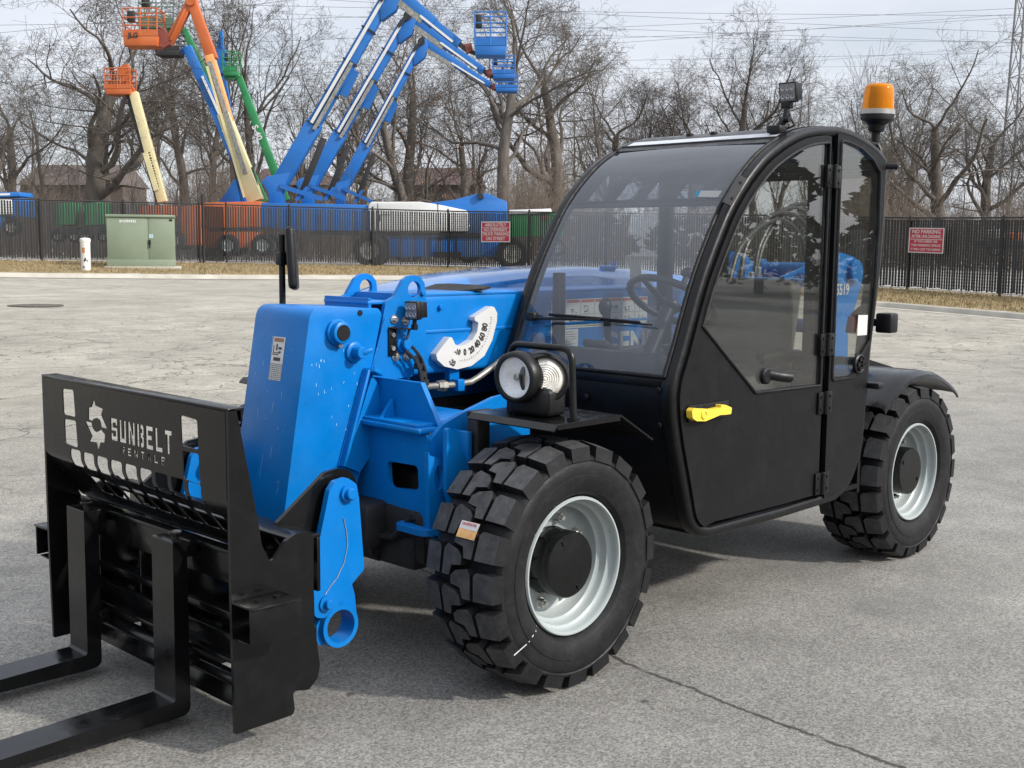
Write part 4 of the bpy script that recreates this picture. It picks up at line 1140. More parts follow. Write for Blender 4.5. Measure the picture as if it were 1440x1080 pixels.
# order the door outline: bottom rear -> bottom front -> up the pillar -> top rear
i0 = min(range(len(dpts)), key=lambda i: dpts[i][1] + dpts[i][0] * .2)
fr_d = [p for p in inset(fs, .054 if True else 0)] if False else None
dfront = [p for p in inset(hoop, .036)[:len(fs)] if p[0] > xr]
door_o = dfront + [(xr, dfront[-1][1] - .002), (xr, .425), (-1.20, .424), (-.74, .428)]
door_o = [p for i, p in enumerate(door_o) if i == 0 or (Vector(p) - Vector(door_o[i - 1])).length > .006]
DOOR = plate('door', door_o, 'y', CY - .004, .022, CABBLACK, TH, holes=[win_d], bev=.003, smooth=35)
m = MB()
loop = [Vector((x, CY + .0085, z)) for x, z in win_d]; cl = loop + [loop[0], loop[1]]
m.tube(cl, .0065, 6, cap=False); m.obj('window_seal', RUBBER, DOOR)
plate('door_window', inset(win_d, .004), 'y', CY - .002, .005, SIDEG, DOOR, bev=0, smooth=0)
m = MB()       # dark sunscreen band stuck along the top of the glass
# lower door kick line
a, b = XZ(975, 582, CY + .02), XZ(1027, 577, CY + .02)
hp = [(971, 578), (974, 574), (985, 574.5), (1000, 575.5), (1012, 573), (1012, 569), (1018, 569), (1027, 573), (1026, 582), (1010, 583.5), (1000, 588), (990, 592), (978, 592), (972, 588)]
HND = plate('handle', [(*XZ(*q, CY + .032), .006) for q in hp], 'y', CY + .026, .026, YELLOW, DOOR, bev=.007)
m = MB(); xk, zk = XZ(982, 584, CY + .04); m.lathe([(0, .016), (.006, .016), (.008, .012), (.004, .010), (.004, 0)], (XZ(990, 583, CY + .04)[0], CY + .037, XZ(990, 583, CY + .04)[1]), (0, 1, 0), 20)
m.obj('handle_lock', YELLOW, DOOR)
m = MB(); m.box(((a[0] + b[0]) / 2 + .01, CY + .011, (a[1] + b[1]) / 2 + .003), (.24, .006, .06), None, .002); m.cyl((a[0] - .03, CY + .006, a[1]), (a[0] - .03, CY + .02, a[1]), .02)
m.obj('handle_recess', FRAMEBLACK, DOOR)
for z in (1.035, .80, .47, 1.70):
    m = MB()
    m.box((xr + .016, CY + .012, z), (.045, .010, .088), None, .002); m.box((xr - .045, CY + .012, z), (.040, .010, .088), None, .002)
    m.cyl((xr - .014, CY + .018, z - .046), (xr - .014, CY + .018, z + .046), .011, n=14, bev=.002)
    for dz in (-.025, .025): m.cyl((xr + .02, CY + .015, z + dz), (xr + .02, CY + .021, z + dz), .006, n=8); m.cyl((xr - .048, CY + .015, z + dz), (xr - .048, CY + .021, z + dz), .006, n=8)
    m.obj('hinge', FRAMEBLACK, DOOR)
m = MB(); kx, kz = XZ(1083, 529, CY + .02); m.cyl((kx, CY - .03, kz), (kx, CY + .014, kz), .032, n=20, bev=.006)
m.tube([(kx, CY - .02, kz + .01), (kx - .05, CY + .03, kz - .003), (kx - .10, CY + .045, kz - .01)], .02, 12)
m.obj('window_latch', PLASTIC, DOOR)
m = MB(); m.cyl((kx - .10, CY + .045, kz - .01), (kx - .107, CY + .0462, kz - .012), .011, n=16); m.obj('latch_key', STEEL, DOOR)
# rear quarter panel with window
qo = [p for p in inset(hoop, .030)]
qr = [p for p in qo if p[0] < -1.515]
top_q = [p for p in qo[:len(fs)] if p[0] < -1.515]
rear_q = qo[len(fs):len(fs) + len(rs)]
quart = [(-1.515, .40)] + [(-1.515, top_q[0][1])] + top_q + rear_q
quart = [p for i, p in enumerate(quart) if i == 0 or (Vector(p) - Vector(quart[i - 1])).length > .006]
wq = [(-1.540, 1.845), (-1.60, 1.842), (-1.70, 1.825), (-1.80, 1.785), (-1.868, 1.735), (-1.875, 1.50), (-1.862, 1.20), (-1.842, 1.03), (-1.80, .995), (-1.755, .955), (-1.735, .905), (-1.70, .885), (-1.540, .885)]
wq = [(x, z, .015) for x, z in wq]
QP = plate('rear_quarter', quart, 'y', CY - .006, .020, CABBLACK, TH, holes=[wq], bev=.003, smooth=35)
wqf = fillet(wq, 4)
m = MB(); lp = [Vector((x, CY + .0055, z)) for x, z in wqf]; m.tube(lp + [lp[0], lp[1]], .0065, 6, cap=False); m.obj('window_seal', RUBBER, QP)
plate('quarter_window', inset(wqf, .003), 'y', CY - .004, .005, SIDEG, QP, bev=0, smooth=0)
m = MB(); kx, kz = XZ(1208, 512, CY + .01)
m.lathe([(0, .042), (.012, .042), (.016, .036), (.010, .030), (.010, 0)], (kx, CY + .003, kz), (0, 1, 0), 28)
for k in range(5): m.cyl((kx + .02 * math.cos(k * 1.256), CY + .012, kz + .02 * math.sin(k * 1.256)), (kx + .02 * math.cos(k * 1.256), CY + .024, kz + .02 * math.sin(k * 1.256)), .009, n=10)
m.obj('vent_knob', PLASTIC, QP)
m = MB(); m.poly([Q(a, b, 'y', CY + .0045) for a, b in ((1207, 443), (1220.5, 443), (1219, 471), (1205.5, 472))]); m.obj('inspection_tag', WHITE, QP, smooth=0)
# sunshade net seen in the top of the side glass
# ---------------------------------------------------------------- inside the cab
m = MB()
sc_ = Vector(Q(944, 424, 'y', .46)); nn = Vector((-.55, 0, .835)); e1 = Vector((0, 1, 0)); e2 = nn.cross(e1)
m.tube([sc_ + (e1 * math.cos(t) + e2 * math.sin(t)) * .175 for t in (2 * math.pi * i / 40 for i in range(42))], .0145, 10, cap=False)
for t in (.3, 2.4, 4.5): m.beam(sc_ - nn * .03, sc_ + (e1 * math.cos(t) + e2 * math.sin(t)) * .17, .03, .010, nn, .003)
m.cyl(sc_ - nn * .03, sc_ - nn * .005, .045, n=20, bev=.004); m.cyl(sc_ - nn * .40, sc_ - nn * .03, .03, n=14)
kb = sc_ + (e1 * math.cos(2.3) + e2 * math.sin(2.3)) * .175
kb = sc_ + (e1 * math.cos(-.1) + e2 * math.sin(-1.2)) * .12
m.cyl(kb, kb + nn * .05, .012, n=10); m.ico(kb + nn * .065, .028, 2, (1, 1, .8))
m.obj('steering_wheel', PLASTIC, TH, smooth=60)
m = MB()
m.box((-1.30, .47, .86), (.46, .46, .11), Matrix.Rotation(rad(4), 3, 'Y'), .04, 4)
m.box((-1.515, .47, 1.06), (.11, .44, .46), Matrix.Rotation(rad(-10), 3, 'Y'), .045, 4)
m.obj('seat', SEATGREY, TH, smooth=60)
m = MB(); m.box((-1.28, .47, .62), (.36, .40, .34), None, .02); m.box((-1.36, .21, .98), (.30, .05, .05), None, .018); m.box((-1.36, .73, .98), (.30, .05, .05), None, .018)
m.obj('seat_base', PLASTIC, TH)
m = MB()
m.box((-.66, .44, .92), (.26, .58, .20), Matrix.Rotation(rad(-14), 3, 'Y'), .04, 3); m.box((-.70, .44, .66), (.22, .30, .5), None, .03)
m.obj('dash_console', CABBLACK, TH)
m = MB()
m.box((-.92, .24, .93), (.50, .16, .16), None, .04, 3)
j0 = Vector((-.86, .25, 1.0)); m.tube([j0, j0 + Vector((.01, 0, .09)), j0 + Vector((.02, 0, .16))], [.012, .014, .018], 10); m.ico(j0 + Vector((.025, 0, .18)), .03, 2, (1, .9, 1.3))
m.box((-.72, .33, 1.03), (.10, .12, .03), Matrix.Rotation(rad(-25), 3, 'Y'), .01)
m.obj('joystick_console', PLASTIC, TH)
m = MB(); kq = Q(828, 499, 'x', -.60); m.cyl(kq, (kq[0] + .02, kq[1], kq[2] + .01), .013, n=16); m.obj('ignition_key', STEEL, TH)
m = MB(); bq = Q(786, 415, 'y', .10); m.beam((bq[0], .10, 1.02), (bq[0], .10, bq[2] + .09), .04, .04, (1, 0, 0), .006); m.obj('display_post', PLASTIC, TH)
# tall tag board; red post shaped after a reflection in the rear glass
m = MB(); m.poly([Q(a, b, 'y', -.02) for a, b in ((886, 366), (902, 371), (902, 408), (886, 408))]); m.obj('document_tag', WHITE, TH, smooth=0)
m = MB()
r0 = Q(1226, 312, 'x', -2.02); r1 = Q(1217, 470, 'x', -2.02)
m.beam(r0, r1, .03, .045, (1, 0, 0), .006); q0 = Q(1218, 430, 'x', -2.0); q1 = Q(1200, 445, 'x', -2.0); q2 = Q(1196, 468, 'x', -2.0)
m.beam(q0, q1, .03, .03, (0, 0, 1), .005); m.beam(q1, q2, .03, .05, (1, 0, 0), .005)
m.obj('red_reflection_post', mat('reflection_red', (.30, .012, .022), .6, var=.15), TH)
# rear lamp box and tube at the back of the cab
m = MB(); lq = Q(1247, 454, 'x', -1.98); m.box((lq[0], lq[1], lq[2]), (.07, .075, .085), None, .01); m.box((lq[0] + .01, lq[1] - .05, lq[2]), (.03, .06, .03))
LB2 = m.obj('rear_lamp', PLASTIC, TH)
m = MB(); a = Q(1222, 233, 'x', -1.90); b = Q(1263, 234, 'x', -1.955); m.cyl(a, b, .014, n=14, bev=.003); m.obj('handrail_stub', PLASTIC, TH)
m = MB(); lq = Q(1228, 542, 'x', -1.87); m.box((lq[0], lq[1], lq[2]), (.05, .08, .026), None, .008); m.obj('side_marker', PLASTIC, TH)
# ---------------------------------------------------------------- fenders, headlights, guard
FZ = .872
def fender_front(s):                                   # bent plate on a bracket
    m = MB(); o = []
    sec = [(.142, FZ - .018), (.122, FZ), (-.185, FZ + .002), (-.36, .775)]
    ys = (.49, .875)
    T = .006
    for (x0, z0), (x1, z1) in zip(sec, sec[1:]):
        m.poly([(x0, s * ys[0], z0), (x0, s * ys[1], z0), (x1, s * ys[1], z1), (x1, s * ys[0], z1)])
    bm = m.bm; bmesh.ops.remove_doubles(bm, verts=list(bm.verts), dist=1e-5)
    for v in bm.verts:                                  # front inner corner cut back, outer edge angled
        if v.co.x > .1 and abs(v.co.y) < .6: v.co.x += .0
        if v.co.x < -.3 : v.co.y = s * (.50 if abs(v.co.y) < .6 else .872)
    bmesh.ops.recalc_face_normals(bm, faces=list(bm.faces))
    bmesh.ops.solidify(bm, geom=list(bm.faces), thickness=T)
    m.box((-.03, s * .872, FZ - .008), (.30, .005, .018), None, .001)
    f = m.obj('front_fender', BLACKGLOSS, TH, smooth=20)
    m = MB(); m.box((.05, s * .45, .72), (.06, .05, .26), None, .006); m.box((.03, s * .50, .855), (.10, .16, .02), None, .004); m.obj('fender_bracket', DARK, f)
    return f
FF = fender_front(1); FF2 = fender_front(-1)
CHROME = mat('lamp_reflector', (.90, .91, .93), .35, metal=.12, var=.12, scale=26, rvar=.1, bump=.3, bscale=45)
CLEAR = glass('clear_lens', (.95, .96, .97), .08)
RIBBED = mat('ribbed_clear_lens', (.86, .82, .74), .25, metal=.2, var=.3, scale=25, rvar=.05, coat=.6)
def headlight(s):
    hl_ = empty('headlight', (0, s * .66, .93), 0, TH)
    c1 = Vector(Q(723, 531, 'x', .10)); c2 = Vector(Q(766, 533, 'x', .040))
    if s < 0: c1.y = -c1.y; c2.y = -c2.y
    a1 = Vector((1, s * .10, -.02)).normalized(); a2 = Vector((.70, s * .71, -.02)).normalized()
    R1 = .077
    m = MB()
    m.lathe([(-.115, .0), (-.115, .045), (-.085, R1 - .004), (-.03, R1 + .008), (.000, R1 + .006), (.008, R1 - .002), (.008, R1 - .008), (-.004, R1 - .012)], c1, a1, 48)
    c2b = c2 - a2 * .035
    m.lathe([(-.09, .0), (-.09, .045), (-.06, R1 - .004), (-.01, R1 + .005), (.026, R1 + .004), (.035, R1 - .003), (.032, R1 - .009), (.022, R1 - .012)], c2b, a2, 48)
    mid_ = (c1 + c2b) / 2 - Vector((.085, 0, 0))
    m.ico(mid_, .066, 3, (1.15, 1.25, 1.0))
    m.box((mid_.x + .035, mid_.y - s * .012, (FZ + mid_.z - .03) / 2), (.11, .17, mid_.z - .03 - FZ), None, .02)
    m.obj('lamp_housing', PLASTIC, hl_, smooth=50)
    m = MB()
    m.lathe([(-.003, R1 - .011), (-.006, R1 - .016), (-.016, .040), (-.022, .018), (-.023, 0)], c1, a1, 40)
    m.obj('reflector', CHROME, hl_, smooth=60)
    m = MB(); m.lathe([(-.003, R1 - .0105), (.004, R1 - .022), (.009, .030), (.011, 0)], c1, a1, 40); m.obj('headlight_lens', CLEAR, hl_, smooth=60)
    m = MB(); m.cyl(c1 - a1 * .022, c1 - a1 * .010, .006, n=14); m.cyl(c1 - a1 * .012, c1 - a1 * .007, .011, n=16, bev=.002); m.obj('bulb', STEEL, hl_)
    m = MB(); 
    n_ = 40; pr = [(.020, R1 - .0112), (.030, R1 - .022)] + [(.034 + .0016 * (k % 2), (R1 - .026) * (1 - k / 14)) for k in range(14)] + [(.036, 0)]
    m.lathe(pr, c2b, a2, 40); m.obj('indicator_lens', RIBBED, hl_, smooth=20)
    return hl_
headlight(1); headlight(-1)
def guard(s):
    m = MB(); g0 = Q(718, 486, 'x', .02); g1 = Q(804, 488, 'x', .02); g2 = Q(811, 588, 'x', .02)
    y0, y1, z0 = float(g0[1]), float(g1[1]), float(g0[2] + g1[2]) / 2
    pts = fillet([(y0, FZ), (y0, z0, .045), (y1, z0, .045), (y1 + .012, FZ)], 8)
    m.tube([(.02, s * a, b) for a, b in pts], .0115, 12); m.cyl((.02, s * (y1 + .012), FZ), (.02, s * (y1 + .012), FZ + .012), .02, n=16); 
    return m.obj('lamp_guard', FRAMEBLACK, TH)
guard(1); guard(-1)
def fender_rear(s):
    m = MB(); arc = smooth_path([XZ(*q, .884) for q in ((1245.4, 580), (1254, 567), (1274, 542.6), (1291.7, 531.5), (1318, 529), (1340, 544.8), (1348, 555.7))], 5)
    n = len(arc); V = []
    for i, (x, z) in enumerate(arc):
        V.append([m.bm.verts.new(Vector((x, s * y, z + dz))) for y, dz in ((.46, .022), (.80, .022), (.856, .018), (.880, .006), (.884, -.010))])
    for A, B_ in zip(V, V[1:]):
        for j in range(4): m.face([A[j], A[j + 1], B_[j + 1], B_[j]])
    bmesh.ops.recalc_face_normals(m.bm, faces=list(m.bm.faces))
    bmesh.ops.solidify(m.bm, geom=list(m.bm.faces), thickness=.008)
    return m.obj('rear_fender', BLACKGLOSS, TH, smooth=45)
fender_rear(1); fender_rear(-1)
# ---------------------------------------------------------------- beacon, roof lamp, mirror
bq = Q(1232, 186, 'x', -1.93); BE = empty('beacon', bq, 0, TH)
bx, by, bz = bq; tilt = Vector((.02, .045, 1)).normalized()
top = Q(1232, 118, 'x', -1.93); Hh = float(np.linalg.norm(np.array(top) - np.array(bq)))
sB = Hh / .215
m = MB(); m.lathe([(-.04, .0), (-.04, .018), (.0, .018), (.003, .030), (.012, .034), (.030, .036), (.045, .055), (.052, .068), (.075, .070), (.083, .066)], bq, tilt, 40); m.obj('beacon_base', RUBBER, BE)
m = MB(); m.lathe([(.0745, .0712), (.093, .0700), (.095, .066)], bq, tilt, 40); m.obj('beacon_ring', mat('silver_band', (.36, .35, .33), .3, metal=.4), BE)
AMB = bpy.data.materials.new('amber_lens'); AMB.use_nodes = True; b_ = AMB.node_tree.nodes['Principled BSDF']
b_.inputs['Base Color'].default_value = (1.0, .33, .012, 1); b_.inputs['Roughness'].default_value = .12; b_.inputs['Transmission Weight'].default_value = .55; b_.inputs['IOR'].default_value = 1.25
b_.inputs['Subsurface Weight'].default_value = .3; b_.inputs['Subsurface Radius'].default_value = (.08, .03, .01); b_.inputs['Subsurface Scale'].default_value = .3
m = MB(); hh = Hh
m.lathe([(.092, .0655), (.10, .0655), (hh - .05, .062), (hh - .022, .060), (hh - .008, .054), (hh - .001, .040), (hh, .0), ], bq, tilt, 40); m.obj('amber_dome', AMB, BE, smooth=50)
m = MB(); t0 = Vector(bq) + tilt * .10; m.cyl(t0, t0 + tilt * .05, .032, n=20); m.box(t0 + tilt * .065, (.03, .05, .04)); m.obj('beacon_rotor', mat('beacon_motor', (.25, .08, .01), .4), BE)
m = MB(); m.tube([Vector(bq) - tilt * .04, Vector(bq) - tilt * .07 + Vector((0, .02, 0)), (bx - .02, by + .03, bz - .16)], .011, 8); m.box((bx + .03, by - .01, bz - .05), (.10, .05, .012), None, .003); m.obj('beacon_stem', FRAMEBLACK, BE)
wq_ = Q(1108, 130, 'x', -1.22)
worklight('roof_lamp', wq_, .074, rad(2), rad(8), TH)
m = MB(); k0 = Q(1108, 146, 'x', -1.235); k1 = Q(1104, 168, 'x', -1.225); k2 = Q(1092, 182, 'x', -1.20)
m.box(Q(1107, 147, 'x', -1.235), (.03, .04, .03), None, .004); m.tube([k0, k1], .012, 10); m.beam(k1, k2, .03, .012, (0, 1, 0), .003); m.box(k2, (.05, .06, .03), None, .006); m.cyl(Vector(k1) - Vector((0, .02, 0)), Vector(k1) + Vector((0, .02, 0)), .012, n=10)
m.tube([Q(1108, 150, 'x', -1.24), Q(1112, 166, 'x', -1.245), Q(1118, 176, 'x', -1.26), Q(1106, 181, 'x', -1.25), Q(1096, 183, 'x', -1.22)], .005, 8)
m.obj('roof_lamp_bracket', PLASTIC, TH)
MR = empty('wing_mirror', (.116, -.6, .88), 0, TH)
m = MB(); t0 = Q(396, 330, 'y', -.6); m.cyl((t0[0], -.6, .86), (t0[0], -.6, t0[2]), .0125, n=14)
m.box((t0[0], -.6, 1.36), (.04, .04, .05), None, .006); m.beam((t0[0], -.6, 1.37), (t0[0] - .03, -.575, 1.39), .02, .02); m.obj('mirror_post', PLASTIC, MR)
m = MB(); mc = Q(411, 364, 'y', -.57); m.box((0, 0, 0), (.035, .17, .24), None, .016, 4)
m.bm.transform(Matrix.Translation(Vector(mc)) @ Matrix.Rotation(rad(-38), 4, 'Z') @ Matrix.Rotation(rad(3), 4, 'Y') @ Matrix.Rotation(rad(4), 4, 'X')); m.obj('mirror_head', PLASTIC, MR)
# ================================================================== GROUND
PXK = [-700, 0, 300, 600, 1240, 1440, 2100]
VC = [30, 34, 36.5, 38, 28.5, 24.5, 17]; ZC = [.48, .40, .325, .31, .02, -.02, -.05]
PXF = [-700, 0, 300, 524, 629, 1270, 1399, 2100]
VF = [36, 40.7, 43, 44.3, 44.9, 35, 32, 22]; ZF = [.85, .76, .70, .62, .575, .22, .17, .05]
def colpx(th): return 720 + FPX * math.tan(max(-1.0, min(1.0, th)))
def curb(px): return 1 / np.interp(px, PXK, [1 / v for v in VC]), float(np.interp(px, PXK, ZC))
def fence_at(px): return 1 / np.interp(px, PXF, [1 / v for v in VF]), float(np.interp(px, PXF, ZF))
def upx(px, v, z): return UVW((px - 720) / FPX * v, v, z)        # image column at a forward distance
def ground_z(u, v):
    if v < 1: return 0.0
    px = 720 + FPX * u / v; px = max(-700, min(2100, px))
    vc, zc = curb(px); vf, zf = fence_at(px)
    if v <= vc: return zc * max(0, min(1, (v - 9) / (vc - 9)))
    if v <= vf: return zc + .08 + (zf - zc - .08) * (v - vc) / (vf - vc)
    return zf
def ground_mat():
    m = bpy.data.materials.new('worn_asphalt'); m.use_nodes = True; nt = m.node_tree; N = nt.nodes; L = nt.links; b = N['Principled BSDF']
    tc = N.new('ShaderNodeTexCoord'); P = tc.outputs['Object']
    def noise(s, d=5, r=.6, v=P, dist=0):
        n = N.new('ShaderNodeTexNoise'); n.inputs['Scale'].default_value = s; n.inputs['Detail'].default_value = d; n.inputs['Roughness'].default_value = r; n.inputs['Distortion'].default_value = dist
        L.new(v, n.inputs['Vector']); return n.outputs[0]
    def rng_(x, a, b_, c, d):
        r = N.new('ShaderNodeMapRange'); r.inputs[1].default_value = a; r.inputs[2].default_value = b_; r.inputs[3].default_value = c; r.inputs[4].default_value = d; L.new(x, r.inputs[0]); return r.outputs[0]
    def mth(op, a, b_=None, c=None):
        n = N.new('ShaderNodeMath'); n.operation = op
        for i, x in enumerate((a, b_, c)):
            if x is None: continue
            if isinstance(x, (int, float)): n.inputs[i].default_value = x
            else: L.new(x, n.inputs[i])
        return n.outputs[0]
    def mix(f, a, b_):
        n = N.new('ShaderNodeMix'); n.data_type = 'RGBA'
        if isinstance(f, float): n.inputs[0].default_value = f
        else: L.new(f, n.inputs[0])
        for i, x in ((6, a), (7, b_)):
            if isinstance(x, tuple): n.inputs[i].default_value = (*x, 1)
            else: L.new(x, n.inputs[i])
        return n.outputs[2]
    vo = N.new('ShaderNodeTexVoronoi'); vo.inputs['Scale'].default_value = 150; L.new(P, vo.inputs['Vector'])
    sp = N.new('ShaderNodeSeparateColor'); L.new(vo.outputs['Color'], sp.inputs[0])
    stone = rng_(sp.outputs[0], 0, 1, .58, 1.40)
    fine = rng_(noise(420, 3, .7), .3, .7, .70, 1.30)
    mid = rng_(noise(2.2, 7, .65), .3, .7, .80, 1.15)
    big = rng_(noise(.33, 5, .6), .3, .7, .80, 1.15)
    val = mth('MULTIPLY', mth('MULTIPLY', stone, fine), mth('MULTIPLY', mid, big))
    far = N.new('ShaderNodeSeparateXYZ'); L.new(P, far.inputs[0])
    X, Y = far.outputs[0], far.outputs[1]
    # bays behind the parked machine are older, paler and warmer
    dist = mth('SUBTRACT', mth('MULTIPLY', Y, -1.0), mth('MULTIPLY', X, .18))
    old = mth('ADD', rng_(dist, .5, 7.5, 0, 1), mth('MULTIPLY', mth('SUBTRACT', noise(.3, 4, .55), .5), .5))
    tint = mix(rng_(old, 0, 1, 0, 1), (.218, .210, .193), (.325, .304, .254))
    sc_ = N.new('ShaderNodeVectorMath'); sc_.operation = 'SCALE'; L.new(tint, sc_.inputs[0]); L.new(val, sc_.inputs['Scale'])
    c = sc_.outputs[0]
    # alligator cracks in patches
    wv = N.new('ShaderNodeVectorMath'); wv.operation = 'ADD'
    nn = N.new('ShaderNodeTexNoise'); nn.inputs['Scale'].default_value = 2.2; nn.inputs['Detail'].default_value = 5; L.new(P, nn.inputs['Vector'])
    s2 = N.new('ShaderNodeVectorMath'); s2.operation = 'SCALE'; s2.inputs['Scale'].default_value = .55; L.new(nn.outputs['Color'], s2.inputs[0])
    L.new(P, wv.inputs[0]); L.new(s2.outputs[0], wv.inputs[1])
    def crk(scale, width):
        v = N.new('ShaderNodeTexVoronoi'); v.feature = 'DISTANCE_TO_EDGE'; v.inputs['Scale'].default_value = scale; v.inputs['Randomness'].default_value = 1
        L.new(wv.outputs[0], v.inputs['Vector']); return rng_(v.outputs['Distance'], 0, width, 1, 0)
    zone = mth('MULTIPLY', rng_(dist, 1.5, 5, 0, 1), rng_(dist, 13, 20, 1, .25))
    patch = rng_(noise(.30, 3, .5), .34, .46, 0, 1)
    ck = mth('MULTIPLY', mth('MULTIPLY', crk(2.1, .020), patch), zone)
    ck2 = mth('MULTIPLY', mth('MULTIPLY', crk(.55, .011), zone), .85)
    # one long crack running under the machine
    A_ = [(-.606, -.761), (-.294, .794), (-.194, 1.857)]
    co = np.polyfit([a[1] for a in A_], [a[0] for a in A_], 2)
    poly = mth('ADD', mth('ADD', mth('MULTIPLY', mth('MULTIPLY', Y, Y), float(co[0])), mth('MULTIPLY', Y, float(co[1]))), float(co[2]))
    wob = mth('MULTIPLY', mth('SUBTRACT', noise(5, 6, .7), .5), .09)
    dl_ = mth('ABSOLUTE', mth('ADD', mth('SUBTRACT', X, poly), wob))
    line = mth('MULTIPLY', rng_(dl_, .004, .0125, 1, 0), mth('MULTIPLY', rng_(Y, 3.4, 3.6, 1, 0), rng_(Y, -4.2, -4, 0, 1)))
    line = mth('MULTIPLY', line, rng_(noise(9, 3, .6), .30, .45, .35, 1))
    crack = mth('MAXIMUM', mth('MAXIMUM', ck, ck2), line)
    c = mix(mth('MULTIPLY', crack, .85), c, (.026, .024, .022))
    # oil drips and dark stains
    st = rng_(noise(1.5, 5, .6), .60, .74, 0, .5)
    c = mix(st, c, (.10, .098, .092))
    sm = rng_(noise(.8, 7, .72, dist=.6), .52, .72, 0, .55)
    c = mix(sm, c, (.13, .128, .122))
    for (sx_, sy_), r_ in (((.563, .40), .022), ((-.06, 1.09), .020), ((.75, 1.05), .012)):
        d_ = mth('SQRT', mth('ADD', mth('POWER', mth('SUBTRACT', X, sx_), 2.0), mth('POWER', mth('SUBTRACT', Y, sy_), 2.0)))
        d_ = mth('ADD', d_, mth('MULTIPLY', mth('SUBTRACT', noise(60, 3), .5), .03))
        c = mix(rng_(d_, r_ * .5, r_, .8, 0), c, (.05, .05, .048))
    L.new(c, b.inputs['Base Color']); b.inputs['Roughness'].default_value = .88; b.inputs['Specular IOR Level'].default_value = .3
    h = mth('SUBTRACT', mth('ADD', mth('MULTIPLY', sp.outputs[0], .6), mth('MULTIPLY', noise(300, 2), .6)), mth('MULTIPLY', crack, 1.2))
    bp = N.new('ShaderNodeBump'); bp.inputs['Strength'].default_value = .55; bp.inputs['Distance'].default_value = .004; L.new(h, bp.inputs['Height']); L.new(bp.outputs[0], b.inputs['Normal'])
    return m
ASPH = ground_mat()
TH0 = 42
ths = [rad(-TH0 + 84 * i / 168) for i in range(169)]
def lot_pt(th, t):
    px = colpx(th); vc, zc = curb(px); v = 1.2 + (vc - 1.2) * t
    u = v * math.tan(th); return UVW(u, v, zc * max(0, min(1, (v - 9) / (vc - 9))))
m = MB()
rows = []
for th in ths:
    rows.append([m.bm.verts.new(Vector(lot_pt(th, (j / 26) ** 1.3))) for j in range(27)])
for A, B_ in zip(rows, rows[1:]):
    for j in range(26): m.face([A[j], B_[j], B_[j + 1], A[j + 1]])
# the rest of the lot, around and behind the camera
out_th = [rad(TH0 + (360 - 2 * TH0) * i / 80) for i in range(81)]
R0 = .0
rows = []
for th in out_th:
    r1 = np.interp(math.degrees(th), [TH0, TH0 + 15, 180, 360 - TH0 - 15, 360 - TH0], [curb(colpx(rad(TH0)))[0] / math.cos(rad(TH0)), 120, 400, 120, curb(colpx(rad(-TH0)))[0] / math.cos(rad(TH0))])
    zz = np.interp(math.degrees(th), [TH0, TH0 + 30, 360 - TH0 - 30, 360 - TH0], [curb(colpx(rad(TH0)))[1], 0, 0, curb(colpx(rad(-TH0)))[1]])
    rr = [1.2 / math.cos(rad(TH0)) + (r1 - 1.2 / math.cos(rad(TH0))) * (j / 26) ** 1.3 for j in range(27)]
    rows.append([m.bm.verts.new(Vector(UVW(r * math.sin(th), r * math.cos(th), zz * max(0, min(1, (r - 9) / 22)) if zz else 0))) for r in rr])
for A, B_ in zip(rows, rows[1:]):
    for j in range(26): m.face([A[j], B_[j], B_[j + 1], A[j + 1]])
cen = m.bm.verts.new(Vector(UVW(0, 0, 0)))
for a, b in zip(ths, ths[1:]):
    m.face([cen] + [m.bm.verts.new(Vector(lot_pt(t, 0))) for t in (a, b)])
for A, B_ in zip(rows, rows[1:]): m.face([cen, A[0], B_[0]])
bmesh.ops.remove_doubles(m.bm, verts=list(m.bm.verts), dist=1e-4)
bmesh.ops.recalc_face_normals(m.bm, faces=list(m.bm.faces))
if sum(f.normal.z for f in m.bm.faces) < 0: bmesh.ops.reverse_faces(m.bm, faces=list(m.bm.faces))
GR = m.obj('parking_lot_ground', ASPH, None, smooth=80, recalc=False); tag(GR, 'worn grey asphalt of the parking lot', kind='structure')
# kerb
CONC = mat('kerb_concrete', (.37, .345, .295), .85, var=.18, scale=1.2, bump=.3, bscale=50, dirt=(.26, .24, .20), dirt_amt=.5, dscale=2)
m = MB(); rows = []
prof_k = [(-.45, .006), (-.02, .012), (.04, .10), (.09, .125), (.20, .13), (.26, .12), (.27, .03)]
for th in ths:
    px = colpx(th); vc, zc = curb(px)
    rows.append([m.bm.verts.new(Vector(UVW((vc + a) * math.tan(th), vc + a, zc + h))) for a, h in prof_k])
for A, B_ in zip(rows, rows[1:]):
    for j in range(len(prof_k) - 1): m.face([A[j], B_[j], B_[j + 1], A[j + 1]])
KB = m.obj('kerb', CONC, None, smooth=40); tag(KB, 'pale concrete kerb edging the lot', kind='structure')
# dormant grass verge
GRASS = mat('dormant_grass', (.235, .175, .088), .95, var=.35, scale=1.3, bump=.8, bscale=40, dirt=(.13, .135, .055), dirt_amt=.7, dscale=.8)
rng = np.random.default_rng(3)
m = MB(); rows = []
for th in ths:
    px = colpx(th); vc, zc = curb(px); vf, zf = fence_at(px); row = []
    for j in range(13):
        t = j / 12; v = vc + .25 + (vf + .9 - vc - .25) * t
        z = zc + .115 + (zf - zc - .115) * min(1, (v - vc) / (vf - vc)) + float(rng.normal(0, .012))
        row.append(m.bm.verts.new(Vector(UVW(v * math.tan(th), v, z))))
    rows.append(row)
for A, B_ in zip(rows, rows[1:]):
    for j in range(12): m.face([A[j], B_[j], B_[j + 1], A[j + 1]])
VG = m.obj('grass_verge', GRASS, None, smooth=80); tag(VG, 'strip of dormant tan grass between kerb and fence', kind='structure')
NB = 42000
